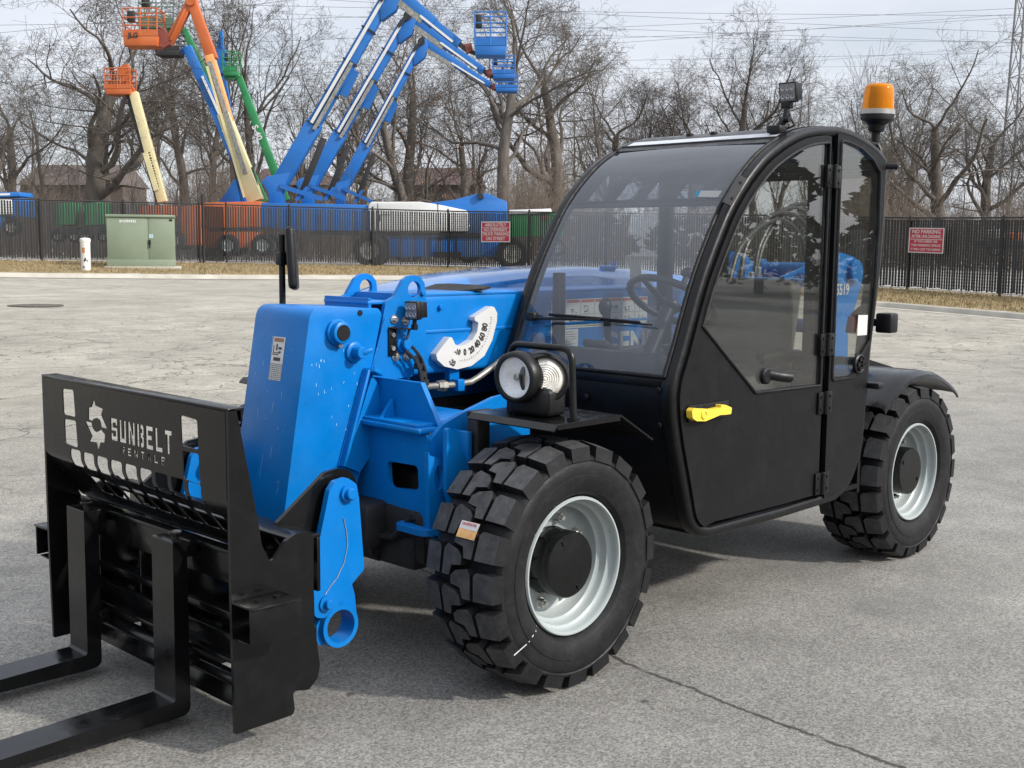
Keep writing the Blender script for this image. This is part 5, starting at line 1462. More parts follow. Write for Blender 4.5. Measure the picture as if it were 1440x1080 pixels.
th = rng.uniform(rad(-27), rad(27), NB); px = 720 + FPX * np.tan(th)
vc = 1 / np.interp(px, PXK, [1 / v for v in VC]); zc = np.interp(px, PXK, ZC); vf = 1 / np.interp(px, PXF, [1 / v for v in VF]); zf = np.interp(px, PXF, ZF)
t = rng.uniform(0.03, 1.0, NB); v = vc + .3 + (vf + .3 - vc - .3) * t; z = zc + .115 + (zf - zc - .115) * np.clip((v - vc) / (vf - vc), 0, 1)
base = np.stack([CAM[0] + v * np.tan(th) * RH[0] + v * FH[0], CAM[1] + v * np.tan(th) * RH[1] + v * FH[1], z], 1)
a = rng.uniform(0, 2 * np.pi, NB); h = rng.gamma(3, .018, NB) + .015; w = rng.uniform(.006, .014, NB)
d = np.stack([np.cos(a), np.sin(a), np.zeros(NB)], 1); ln = rng.normal(0, .5, (NB, 3)); ln[:, 2] = 1
P3 = np.concatenate([base - d * w[:, None], base + d * w[:, None], base + ln * h[:, None]], 0)
F3 = np.stack([np.arange(NB), np.arange(NB) + NB, np.arange(NB) + 2 * NB], 1)
me = bpy.data.meshes.new('grass_blades'); me.from_pydata(P3.tolist(), [], F3.tolist())
gb = link_mesh('grass_blades', me, mat('dry_grass_blade', (.26, .195, .10), .9, var=.3, scale=2, dirt=(.14, .15, .06), dirt_amt=.6, dscale=.7), None, 0); tag(gb, 'short dry grass blades on the verge', 'grass', kind='stuff')
# storage yard beyond the fence, out to the horizon
YARD = mat('yard_gravel_asphalt', (.34, .325, .295), .9, var=.15, scale=.4, bump=.3, bscale=30, dirt=(.18, .16, .12), dirt_amt=.5, dscale=.06)
m = MB(); rows = []
for th in [rad(-60 + 120 * i / 120) for i in range(121)]:
    px = colpx(th); vf, zf = fence_at(px); row = []
    for j in range(12):
        v = vf + .55 + (700 - vf) * (j / 11) ** 2.5
        row.append(m.bm.verts.new(Vector(UVW(v * math.tan(th), v, zf - .02 + (.55 - zf) * min(1, (j / 11) * 2)))))
    rows.append(row)
for A, B_ in zip(rows, rows[1:]):
    for j in range(11): m.face([A[j], B_[j], B_[j + 1], A[j + 1]])
YD = m.obj('storage_yard_ground', YARD, None, smooth=80); tag(YD, 'pale yard surface behind the fence', kind='structure')
# ================================================================== FENCES, SIGNS, BOXES
FBLACK = mat('black_vinyl_slat', (.018, .018, .019), .55, var=.25, scale=3)
WIRE = mat('black_coated_wire', (.014, .014, .015), .5, var=.1)
def fence(name, px0, px1, label, group, posts, h=2.1, sw=.07):
    a = upx(px0, *fence_at(px0)); root = empty(name, a, RZ, None, label, 'fence', group)
    pts = []; n = int(abs(px1 - px0) / 4) + 1
    for i in range(n + 1):
        px = px0 + (px1 - px0) * i / n; pts.append(upx(px, *fence_at(px)))
    P = np.array(pts); seg = np.linalg.norm(np.diff(P[:, :2], axis=0), axis=1); S = np.concatenate([[0], np.cumsum(seg)])
    def at(s, z=0):
        return Vector((np.interp(s, S, P[:, 0]), np.interp(s, S, P[:, 1]), np.interp(s, S, P[:, 2]) + z))
    L_ = S[-1]
    sl = MB(); pitch = .089; rng = random.Random(int(px0))
    k = 0
    while k * pitch < L_ - pitch:
        s = k * pitch; w = sw * rng.uniform(.93, 1.07); z0 = .10 + rng.uniform(-.02, .03); z1 = h - .05 + rng.uniform(-.012, .01); d = rng.uniform(-.006, .006)
        p, q = at(s + d), at(s + d + w)
        v = [sl.bm.verts.new(c + Vector((0, 0, z))) for c, z in ((p, z0), (q, z0), (q, z1), (p, z1))]; sl.face(v); k += 1
    bm = sl.bm; bmesh.ops.recalc_face_normals(bm, faces=list(bm.faces)); bmesh.ops.solidify(bm, geom=list(bm.faces), thickness=.006)
    sl.obj('slat_panel', FBLACK, root, smooth=0)
    V, F = [], []
    g = .0889; rise = h - .06
    def strand(s0, s1, z0, z1):
        # flat little ribbon-pair standing for one bent wire, in short straight runs
        m_ = 6
        for j in range(m_):
            ta, tb = j / m_, (j + 1) / m_
            sa, sb = s0 + (s1 - s0) * ta, s0 + (s1 - s0) * tb
            if min(sa, sb) < 0 or max(sa, sb) > L_: continue
            p, q = at(sa, z0 + (z1 - z0) * ta), at(sb, z0 + (z1 - z0) * tb)
            o = Vector((0, 0, .0034)); k_ = len(V); oo = Vector((FH[0], FH[1], 0)) * .0022
            V.extend([p - o - oo, p + o, p - o + oo, q - o - oo, q + o, q - o + oo])
            F.extend([(k_, k_ + 1, k_ + 4, k_ + 3), (k_ + 1, k_ + 2, k_ + 5, k_ + 4), (k_ + 2, k_, k_ + 3, k_ + 5)])
    i = -int(rise / g)
    while i * g < L_:
        strand(i * g, i * g + rise, .04, .04 + rise); strand(i * g + rise, i * g, .04, .04 + rise); i += 1
    me = bpy.data.meshes.new('chain_link'); me.from_pydata([tuple(v) for v in V], [], F); link_mesh('chain_link', me, WIRE, root, 0)
    rl = MB(); N_ = max(2, int(L_ / 2)); rl.tube([at(L_ * j / N_, h) for j in range(N_ + 1)], .024, 8); rl.obj('top_rail', WIRE, root)
    rl = MB(); rl.tube([at(L_ * j / N_, .07) for j in range(N_ + 1)], .006, 5); rl.obj('bottom_wire', WIRE, root)
    for px in posts:
        b = upx(px, *fence_at(px)); b = Vector(b) - Vector((FH[0], FH[1], 0)) * .05
        m = MB(); m.cyl(b, b + Vector((0, 0, h + .04)), .04, n=10); m.ico(b + Vector((0, 0, h + .05)), .045, 1); m.obj('fence_post', WIRE, root)
    return root
fence('slatted_fence', -330, 286, 'black slatted chain-link fence left of the tall gate post', None, (-330, -230, -130, -38, 61.5, 178, 283), sw=.062)
fence('slatted_fence', 318, 1110, 'black slatted chain-link fence carrying the truck parking sign', None, (320, 408, 524, 629, 742, 850, 930, 1010, 1105), sw=.056)
fence('slatted_fence', 1110, 1700, 'black slatted chain-link fence right of the cab with the no parking sign', None, (1140, 1272, 1402, 1540, 1690))
gt = empty('slatted_gate', upx(302, *fence_at(302)), RZ, None, 'narrow dense black gate leaf with a tall latch post', 'gate')
a, b = Vector(upx(287.5, *fence_at(287.5))), Vector(upx(316.5, *fence_at(316.5)))
m = MB()
for k in range(13):
    p = a.lerp(b, (k + .04) / 13); q = a.lerp(b, (k + .93) / 13); m.beam((p + q) / 2 + Vector((0, 0, .08)), (p + q) / 2 + Vector((0, 0, 2.03)), (q - p).length, .008, Vector((FH[0], FH[1], 0)))
m.obj('gate_leaf', FBLACK, gt, smooth=0)
m = MB(); m.cyl(a, a + Vector((0, 0, 2.45)), .055, n=12); m.tube([a + Vector((0, 0, 2.1)), b + Vector((0, 0, 2.1))], .024, 8); m.tube([a + Vector((0, 0, .1)), b + Vector((0, 0, .1))], .02, 8); m.obj('gate_post', WIRE, gt)
# signs wired to the fence
def sign(name, quad, lines, label, invert=()):
    cx_ = sum(q[0] for q in quad) / 4; v, zf = fence_at(cx_); v -= .06
    P = [Vector(W(q[0], q[1], float(fence_at(q[0])[0]) - .10)) for q in quad]                       # TL TR BR BL
    c = sum(P, Vector()) / 4; xd = ((P[1] + P[2]) - (P[0] + P[3])) / 2; yd = ((P[0] + P[1]) - (P[3] + P[2])) / 2
    w, h = xd.length, yd.length; r = empty(name, c, RZ, None, label, 'sign')
    fm = frame_m(c, xd, (0, 0, 1)); xd = Vector((xd.x, xd.y, 0))
    def pan(n, m_, w_, h_, z, par, cx0=0, cy0=0, t=.004):
        mb = MB(); mb.box((cx0, cy0, z), (w_, h_, t)); mb.bm.transform(fm); return mb.obj(n, m_, par, smooth=0)
    pan('sign_board', WHITE, w, h, 0, r, t=.006); 
    for y0_, y1_ in invert: pan('red_panel', REDPAINT, w * .94, (y1_ - y0_) * h, .004, r, 0, (y0_ + y1_) / 2 * h - h / 2 + 0 * h, .004)
    for s, yy, sz, col_, wd in lines:
        me = text_mesh(s, sz * h, ext=.002, off=.006 * h * sz * 3)
        xs = [v_.co.x for v_ in me.vertices]; W_ = max(xs) - min(xs)
        me.transform(Matrix.Diagonal((wd * w / W_, 1, 1, 1))); me.transform(fm @ Matrix.Translation((0, yy * h - h / 2, .0075)))
        link_mesh('sign_lettering', me, col_, r, 0)
    return r
sign('parking_sign', ((677, 311.5), (717.5, 311.5), (717.5, 340.5), (676.5, 340.5)),
     [('ABSOLUTELY', .83, .21, WHITE, .74), ('NO OVERNIGHT', .605, .21, WHITE, .80), ('TRUCK PARKING', .39, .20, WHITE, .92), ('ON STREET', .165, .21, WHITE, .66)],
     'red and white sign forbidding overnight truck parking', [(.05, .28), (.29, .49), (.51, .71), (.73, .95)])
sign('parking_sign', ((1279.5, 320), (1328.5, 321), (1326, 356.5), (1276.5, 355)),
     [('NO PARKING', .84, .21, WHITE, .80), ('AFTER UNLOADING', .655, .17, WHITE, .84), ('IF YOU NEED OR', .455, .13, WHITE, .66), ('THE PARKING SPACE', .30, .13, WHITE, .84), ('IT WILL COST YOU $200.00', .14, .12, WHITE, .84)],
     'red and white no parking after unloading sign', [(.04, .53), (.555, .96)])
# green transformer cabinet
GREENBOX = mat('cabinet_green_paint', (.175, .215, .150), .6, var=.12, scale=.9, bump=.05, dirt=(.22, .25, .19), dirt_amt=.4, dscale=1.5)
vT = 38.6
A = W(153, 374, vT); B_ = W(245.5, 376, vT)
zT = float(A[2] + B_[2]) / 2 - .02; wT = float(np.linalg.norm(B_ - A)); hT = float(W(200, 301, vT)[2] - W(200, 375, vT)[2])
c = (A + B_) / 2; c[2] = zT
TB = empty('transformer_box', c, RZ + rad(15), None, 'sage green steel utility cabinet standing on the grass verge', 'utility box')
tm = Matrix.Translation(Vector(c)) @ Matrix.Rotation(RZ + rad(15), 4, 'Z')
def part(par, nm, ma, fn, xf, **k):
    m = MB(); fn(m); m.bm.transform(xf); return m.obj(nm, ma, par, **k)
part(TB, 'cabinet_body', GREENBOX, lambda m: m.box((0, .55, hT * .48), (wT * .985, 1.1, hT * .96), None, .02), tm)
part(TB, 'lid', GREENBOX, lambda m: m.box((0, .53, hT * .975), (wT * 1.01, 1.2, hT * .05), None, .02), tm)
part(TB, 'base_skirt', GREENBOX, lambda m: m.box((0, .54, hT * .075), (wT * 1.0, 1.14, hT * .15), None, .01), tm)
part(TB, 'door', GREENBOX, lambda m: m.box((-wT * .20, -.006, hT * .55), (wT * .575, .02, hT * .80), None, .006), tm)
part(TB, 'door', GREENBOX, lambda m: m.box((wT * .30, -.006, hT * .55), (wT * .365, .02, hT * .80), None, .006), tm)
part(TB, 'door_latch', PLASTIC, lambda m: (m.box((wT * .125, -.03, hT * .48), (.07, .04, .16), None, .01), m.box((wT * .125, -.03, hT * .40), (.03, .05, .10))), tm)
part(TB, 'notice_label', mat('pale_blue_label', (.35, .55, .58), .5), lambda m: m.box((wT * .15, -.019, hT * .595), (.12, .006, .11)), tm)
part(TB, 'padlock_plate', STEEL, lambda m: m.box((wT * .155, -.024, hT * .60), (.05, .004, .05)), tm)
part(TB, 'stencilled_number', WHITE, lambda m: marks(m, (-wT * .18, -.0185, hT * .875), (1, 0, 0), (0, 0, 1), wT * .25, .10, 6, 9), tm, smooth=0)
part(TB, 'corner_sticker', FRAMEBLACK, lambda m: m.box((wT * .44, -.019, hT * .9), (.10, .006, .06)), tm)
part(TB, 'pad', CONC, lambda m: m.box((.05, .5, -.02), (wT * 1.12, 1.5, .10), None, .01), tm)
# white pipe marker
vP = 36.6; pb = W(121, 378.5, vP); pt = W(121, 335, vP); hp_ = float(pt[2] - pb[2])
PM = empty('pipe_marker', pb, RZ, None, 'broken white plastic marker pipe on the grass left of the cabinet', 'marker post')
PMW = mat('weathered_white_pipe', (.66, .65, .60), .6, var=.12, scale=3, dirt=(.35, .33, .27), dirt_amt=.4, dscale=4)
m = MB(); r_ = .145; pbv = Vector(pb)
m.lathe([(-.1, r_ * .95), (hp_ * .88, r_), (hp_ * .88, r_ * 1.1), (hp_ * .97, r_ * 1.1), (hp_, r_ * .9), (hp_ + .02, .0)], pbv, (0, 0, 1), 28); m.obj('pipe', PMW, PM)
pmx = Matrix.Translation(pbv) @ Matrix.Rotation(RZ, 4, 'Z')
part(PM, 'orange_label', mat('faded_orange_label', (.42, .18, .07), .6, var=.2), lambda m: m.grid(lambda u, v: (r_ * 1.01 * math.sin(-.45 + .7 * u), -r_ * 1.01 * math.cos(-.45 + .7 * u), hp_ * (.53 + .17 * v)), 6, 2), pmx)
part(PM, 'small_tag', mat('pale_orange_tag', (.6, .42, .3), .6), lambda m: m.grid(lambda u, v: (r_ * 1.01 * math.sin(-.3 + .5 * u), -r_ * 1.01 * math.cos(-.3 + .5 * u), hp_ * (.76 + .03 * v)), 4, 1), pmx)
part(PM, 'broken_hole', DARK, lambda m: m.poly([(r_ * 1.012 * math.sin(a), -r_ * 1.012 * math.cos(a), hp_ * z) for a, z in ((-.1, .27), (.25, .40), (.45, .31), (.75, .29), (.75, .24), (.05, .25))]), pmx)
part(PM, 'grey_patch', mat('grey_patch', (.2, .2, .19), .7), lambda m: m.poly([(r_ * 1.012 * math.sin(a), -r_ * 1.012 * math.cos(a), hp_ * z) for a, z in ((-.35, .04), (.1, .04), (.1, .11), (-.35, .11))]), pmx)
# ================================================================== TREES
BARK = mat('grey_bark', (.105, .090, .076), .9, var=.35, scale=5, bump=.6, bscale=14, stretch=(1, 1, .25))
BARKD = mat('dark_bark', (.075, .064, .054), .9, var=.35, scale=5, bump=.6, bscale=14, stretch=(1, 1, .25))
TWIG = mat('bare_twigs', (.098, .082, .068), .9, var=.25, scale=2)
TWIGD = mat('dark_twigs', (.066, .055, .047), .9, var=.25, scale=2)
DRYLEAF = mat('dead_oak_leaf', (.21, .105, .045), .8, var=.45, scale=3)
class TubeSet:
    def __init__(s): s.V = []; s.F = []; s.n = 0
    def add(s, pts, rs, k):
        P = np.asarray(pts, float); m = len(P)
        T = np.gradient(P, axis=0); T /= np.linalg.norm(T, axis=1, keepdims=True) + 1e-9
        a = np.cross(T[0], [.3, .9, .2]); a /= np.linalg.norm(a) + 1e-9
        A = a - T * (T @ a)[:, None]; A /= np.linalg.norm(A, axis=1, keepdims=True) + 1e-9; B_ = np.cross(T, A)
        q = 2 * np.pi * np.arange(k) / k
        R_ = np.asarray(rs)[:, None, None]
        s.V.append((P[:, None, :] + R_ * (A[:, None, :] * np.cos(q)[None, :, None] + B_[:, None, :] * np.sin(q)[None, :, None])).reshape(-1, 3))
        i = np.arange(m - 1)[:, None] * k; j = np.arange(k)[None, :]; j2 = (j + 1) % k
        s.F.append((np.stack([i + j, i + j2, i + k + j2, i + k + j], -1).reshape(-1, 4)) + s.n); s.n += m * k
    def mesh(s, name):
        V = np.concatenate(s.V); F = np.concatenate(s.F)
        me = bpy.data.meshes.new(name); me.vertices.add(len(V)); me.vertices.foreach_set('co', V.ravel())
        me.loops.add(F.size); me.loops.foreach_set('vertex_index', F.ravel().astype(np.int32)); me.polygons.add(len(F))
        me.polygons.foreach_set('loop_start', (np.arange(len(F)) * 4).astype(np.int32)); me.update(calc_edges=True)
        return me
def grow(seed, H=14, tr=.36, trunk_frac=.35, counts=(8, 6, 6, 5, 3), spread=55, wander=.16, up=.10, ratio=.62, fork=0, lean=0.0, leaves=0, drop=0.0):
    rg = np.random.default_rng(seed); tk, cr_ = TubeSet(), TubeSet(); LV = []
    def unit(v): return v / (np.linalg.norm(v) + 1e-9)
    def side(d, ang):
        a = unit(np.cross(d, rg.normal(size=3))); return unit(d * math.cos(ang) + a * math.sin(ang))
    def branch(p, d, L_, r, lev):
        ns = (9, 8, 6, 4, 3, 2)[min(lev, 5)]; pts = [p]; dd = d
        w = wander * (.55, 1.05, 1.1, .95, .8, .8)[min(lev, 5)]
        for i in range(ns):
            dd = unit(dd + rg.normal(0, w, 3) + np.array([0, 0, up * (.4, .9, .35, .2, .15, .1)[min(lev, 5)] - (drop if lev >= 3 else 0)])); pts.append(pts[-1] + dd * L_ / ns)
        endr = (.42 if lev == 0 else .28) * r; rs = np.linspace(r, max(endr, .005), ns + 1)
        if lev == 0: rs[0] *= 1.45; rs[1] *= 1.08
        (tk if lev <= 1 else cr_).add(pts, rs, (10, 7, 5, 3, 3, 3)[min(lev, 5)])
        if lev >= len(counts): 
            return
        n = counts[lev]; n = max(1, int(round(n * rg.uniform(.8, 1.2))))
        for c in range(n):
            lo_ = trunk_frac if lev == 0 else .22
            t = lo_ + (1 - lo_) * (c + rg.uniform(.1, .9)) / n; 
            if lev == 0 and c >= n - 2: t = 1.0
            k = min(t * ns, ns - 1e-6); i = int(k); f = k - i; q = pts[i] * (1 - f) + pts[i + 1] * f; ax = unit(pts[i + 1] - pts[i])
            ang = rad(spread) * rg.uniform(.55, 1.15) * (1 if t < .97 else .5)
            nd = side(ax, ang)
            if lev <= 1 and nd[2] < -.15: nd[2] *= -.4; nd = unit(nd)
            rr = rs[i] * (1 - f) + rs[i + 1] * f
            ll = L_ * ratio * rg.uniform(.65, 1.15) * (1.15 - .45 * t if lev > 0 else (1.25 - .45 * t))
            branch(q, nd, ll, max(.006, rr * rg.uniform(.36, .58) * (1 if lev < 3 else .85)), lev + 1)
        if leaves and lev >= len(counts) - 1:
            for _ in range(leaves): LV.append(pts[-1] + rg.normal(0, .12, 3))
    d0 = unit(np.array([math.sin(lean), 0, math.cos(lean)]))
    if fork:
        for k in range(fork):
            a = 2 * math.pi * k / fork + seed; branch(np.array([.15 * math.cos(a), .15 * math.sin(a), 0]), unit(np.array([.16 * math.cos(a), .16 * math.sin(a), 1])), H * .62, tr * .8, 0)
    else: branch(np.zeros(3), d0, H * .62, tr, 0)
    lm = None
    if leaves and LV:
        C_ = np.array(LV); n = len(C_); a = rg.normal(size=(n, 3)); a /= np.linalg.norm(a, axis=1, keepdims=True); b = np.cross(a, rg.normal(size=(n, 3))); b /= np.linalg.norm(b, axis=1, keepdims=True)
        s = rg.uniform(.035, .075, (n, 1)); V = np.concatenate([C_ - a * s, C_ + b * s * .6, C_ + a * s, C_ - b * s * .6]); I = np.arange(n)
        lm = bpy.data.meshes.new('dead_leaves'); lm.from_pydata(V.tolist(), [], np.stack([I, I + n, I + 2 * n, I + 3 * n], 1).tolist())
    zs = max(v[:, 2].max() for v in cr_.V)
    return tk.mesh('trunk'), cr_.mesh('crown'), lm, zs
SPEC = {
    'oak': [grow(21, 14, .44, .30, (9, 7, 6, 5, 3), 62, .17, .07, .66), grow(34, 14, .40, .34, (9, 7, 6, 5, 3), 60, .18, .06, .66)],
    'forked': [grow(8, 15, .34, .42, (6, 7, 6, 5, 2), 54, .15, .10, .62, fork=2), grow(15, 15, .36, .45, (8, 7, 6, 5, 3), 54, .15, .11, .64)],
    'tall': [grow(47, 16, .22, .30, (11, 6, 5, 4, 2), 50, .11, .10, .50), grow(52, 16, .20, .35, (10, 6, 5, 4, 2), 48, .11, .10, .52)],
    'leafy': [grow(61, 12, .34, .22, (9, 6, 6, 5), 60, .17, .05, .64, leaves=3)],
    'slim': [grow(71, 12, .085, .35, (9, 4, 4), 30, .05, .14, .42), grow(72, 12, .075, .30, (8, 4, 4), 35, .07, .12, .45), grow(73, 12, .10, .40, (10, 4, 4), 28, .06, .14, .40), grow(74, 12, .07, .25, (8, 5, 3), 38, .09, .12, .45)],
    'fan': [grow(83, 9, .10, .12, (9, 6, 5), 30, .05, .16, .72)],
}
TM = {}
def tree(kind, k, px, D, top, rot, label, group=None, dark=False, squash=1.0, gz=.5, name='bare_tree'):
    tk, cr_, lm, zs = SPEC[kind][k]
    base = W(px, 300, D); base[2] = gz
    ht = float(W(px, top, D)[2]) - gz; s = ht / zs
    r = bpy.data.objects.new(name, None); COL.objects.link(r); r.empty_display_size = .3
    r.location = Vector(base); r.rotation_euler = (0, 0, rot); r.scale = (s * squash, s * squash, s)
    WM[r.name] = Matrix.Identity(4); tag(r, label, 'tree', group)
    for nm, me, ma in (('trunk', tk, BARKD if dark else BARK), ('crown', cr_, TWIGD if dark else TWIG), ('dead_leaves', lm, DRYLEAF)):
        if me is None: continue
        if not me.materials: me.materials.append(ma)
        o = bpy.data.objects.new(nm, me); COL.objects.link(o); o.parent = r; WM[o.name] = Matrix.Identity(4)
        o.material_slots[0].link = 'OBJECT'; o.material_slots[0].material = ma
        if not me.polygons[0].use_smooth: me.polygons.foreach_set('use_smooth', [True] * len(me.polygons))
    return r
tree('oak', 0, 117, 62, -80, 1.1, 'broad bare oak with a thick twin trunk behind the pipe marker', squash=1.35)
tree('oak', 1, 146, 66, 10, 4.0, 'bare oak standing close right of the broad twin-trunk oak', squash=1.2)
tree('oak', 1, -26, 58, 5, 2.2, 'bare oak at the left edge reaching limbs into the picture')
tree('tall', 0, 296, 74, -40, .4, 'tall straight bare tree behind the cream and orange booms', dark=True)
tree('forked', 0, 352, 78, -60, 2.6, 'tall bare forked tree behind the green boom', dark=True)
tree('tall', 1, 425, 80, 45, 3.3, 'slender bare tree between the green boom and the first tall blue boom')
tree('leafy', 0, 590, 66, 30, .9, 'oak still holding brown leaves behind the three tall blue booms', name='oak_tree')
tree('oak', 1, 575, 72, -50, 5.2, 'grey bare oak right behind the brown-leaved oak')
tree('forked', 1, 724, 66, -110, 1.9, 'tall grey bare tree with a clean trunk behind the blue baskets', squash=1.1)
tree('oak', 0, 790, 72, -75, 3.6, 'wide bare tree rising left of the cab windscreen')
tree('tall', 0, 868, 84, 70, 2.2, 'small bare tree just above the windscreen corner')
tree('forked', 1, 1022, 80, -5, .2, 'bare rounded tree above the cab roof left of the roof lamp', dark=True)
tree('slim', 1, 1142, 70, 45, 1.2, 'thin curved bare tree between the roof lamp and the beacon')
tree('fan', 0, 1210, 74, 45, .6, 'young fan-shaped bare tree directly behind the amber beacon')
tree('oak', 0, 1335, 74, 35, 5.0, 'spreading bare oak right of the amber beacon', squash=1.25, gz=.3)
tree('forked', 0, 1438, 64, 110, 4.4, 'leaning bare tree at the right edge under the lattice tower', dark=True, gz=.3)
tree('tall', 1, 935, 90, 85, .1, 'pale bare tree behind the cab roof')
tree('tall', 0, 1085, 92, 95, 5.5, 'bare tree hidden low behind the roof lamp')
tree('tall', 1, 668, 92, 95, 2.0, 'bare tree in the gap below the blue baskets')
tree('tall', 0, 505, 94, 90, 4.0, 'bare tree seen between the first and second blue booms', dark=True)
tree('tall', 1, 60, 88, 60, 1.7, 'narrow bare tree left of the broad twin-trunk oak', dark=True)
tree('tall', 1, 225, 90, 40, 2.9, 'narrow bare tree behind the small cream boom', dark=True)
tree('tall', 0, 1265, 96, 100, 1.0, 'narrow bare tree right behind the beacon', gz=.3)
for k_, (kd, ki, px, D, tp, rt, lb) in enumerate((
    ('oak', 0, 846, 88, 55, 2.2, 'bare tree right of the wide tree beside the windscreen corner'), ('forked', 0, 905, 92, 85, 4.1, 'bare tree rising behind the left end of the cab roof'), ('oak', 1, 975, 90, 70, .7, 'bare tree left of the dark rounded tree above the cab roof'),
    ('forked', 1, 1068, 94, 88, 3.0, 'bare tree between the dark rounded tree and the roof lamp'), ('oak', 0, 1178, 96, 92, 1.4, 'wide bare tree left of the amber beacon'), ('oak', 1, 1276, 90, 85, 3.9, 'bare tree hugging the right side of the amber beacon'),
    ('oak', 0, 1392, 92, 78, 5.6, 'bare tree between the spreading oak and the lattice tower'), ('oak', 1, 655, 86, 75, 1.0, 'bare tree under the blue boom tips'), ('oak', 0, 468, 90, 60, 2.7, 'bare tree behind the tallest blue lower boom'), ('forked', 1, 250, 88, 20, 5.0, 'bare tree behind the orange basket'),
    ('oak', 1, 20, 84, 40, .3, 'bare tree near the left edge behind the narrow trunk'))):
    tree(kd, ki, px, D, tp, rt, lb, dark=k_ % 2 == 0, squash=1.15, gz=.4)
rng = random.Random(77)
for i in range(40):
    px = -30 + 1500 * (i + rng.uniform(-.4, .4)) / 39; D = rng.uniform(66, 104)
    tree('slim', i % 4, px, D, rng.uniform(130, 235), rng.uniform(0, 6.28), 'thin bare sapling in the wood behind the yard', 'saplings in the wood', dark=i % 3 == 0, squash=rng.uniform(.8, 1.3), gz=.4, name='sapling')
# a dry oak shrub with leaves low right of centre of the blue booms
tree('leafy', 0, 545, 74, 150, 3.1, 'low brown-leaved oak left of the third blue boom', name='oak_tree', squash=1.2)
# brush thicket: uncountable stems
def thicket(name, n, px0, px1, d0, d1, h0, h1, ma, seed, label, twigs=5, r=.011):
    rg = np.random.default_rng(seed)
    px = rg.uniform(px0, px1, n); D = rg.uniform(d0, d1, n); b = np.stack([CAM[0] + (px - 720) / FPX * D * RH[0] + D * FH[0], CAM[1] + (px - 720) / FPX * D * RH[1] + D * FH[1], np.full(n, .35)], 1)
    clump = .75 + .5 * np.sin(px * .021 + 1.3) * np.sin(px * .0067) + .25 * np.sin(px * .09)
    h = rg.uniform(h0, h1, n) * np.clip(clump, .45, 1.4); ln = rg.normal(0, .22, (n, 3)); ln[:, 2] = 1
    P0, P1, RR = [b], [b + ln * h[:, None]], [np.full(n, r * 1.3)]
    mid = b + ln * h[:, None] * .5 + rg.normal(0, .12, (n, 3)) * h[:, None] * .3
    P0 = [b, mid]; P1 = [mid, b + ln * h[:, None]]; RR = [np.full(n, r * 1.3), np.full(n, r)]
    for k in range(twigs):
        t = rg.uniform(.25, 1, (n, 1)); q = b + ln * h[:, None] * t; dv = rg.normal(0, 1, (n, 3)); dv[:, 2] = np.abs(dv[:, 2]) * .9 + .2
        dv /= np.linalg.norm(dv, axis=1, keepdims=True); e = q + dv * (h * rg.uniform(.15, .42, n))[:, None]
        P0.append(q); P1.append(e); RR.append(np.full(n, r * .62))
        for j in range(2):
            t2 = rg.uniform(.3, 1, (n, 1)); q2 = q + (e - q) * t2; dv = rg.normal(0, 1, (n, 3)); dv[:, 2] += .5; dv /= np.linalg.norm(dv, axis=1, keepdims=True)
            P0.append(q2); P1.append(q2 + dv * (h * rg.uniform(.06, .18, n))[:, None]); RR.append(np.full(n, r * .42))
    P0 = np.concatenate(P0); P1 = np.concatenate(P1); RR = np.concatenate(RR); m_ = len(P0)
    T = P1 - P0; T /= np.linalg.norm(T, axis=1, keepdims=True) + 1e-9; A_ = np.cross(T, [.2, .5, .8]); A_ /= np.linalg.norm(A_, axis=1, keepdims=True) + 1e-9; B_ = np.cross(T, A_)
    V = np.concatenate([P + (A_ * math.cos(q) + B_ * math.sin(q)) * (RR * f)[:, None] for P, f in ((P0, 1), (P1, .55)) for q in (0, 2.094, 4.189)])
    I = np.arange(m_); F = np.concatenate([np.stack([I + a * m_, I + b_ * m_, I + (b_ + 3) * m_, I + (a + 3) * m_], 1) for a, b_ in ((0, 1), (1, 2), (2, 0))])
    me = bpy.data.meshes.new(name); me.vertices.add(len(V)); me.vertices.foreach_set('co', V.ravel()); me.loops.add(F.size); me.loops.foreach_set('vertex_index', F.ravel().astype(np.int32))
    me.polygons.add(len(F)); me.polygons.foreach_set('loop_start', (np.arange(len(F)) * 4).astype(np.int32)); me.update(calc_edges=True)
    o = link_mesh(name, me, ma, None, 0); tag(o, label, 'thicket', kind='stuff'); return o
THK = mat('thicket_stems', (.150, .117, .090), .9, var=.4, scale=.35, dirt=(.10, .085, .07), dirt_amt=.8, dscale=.18)
THK2 = mat('far_wood_stems', (.135, .114, .098), .9, var=.35, scale=.2, dirt=(.12, .10, .088), dirt_amt=.7, dscale=.1)
thicket('brush_thicket', 6000, -120, 1560, 58, 82, 1.8, 5.2, THK, 5, 'tangled brown brush behind the yard')
thicket('far_wood', 4600, -150, 1590, 92, 135, 3.5, 7.5, THK2, 9, 'far-off bare wood closing the horizon', 6, .022)
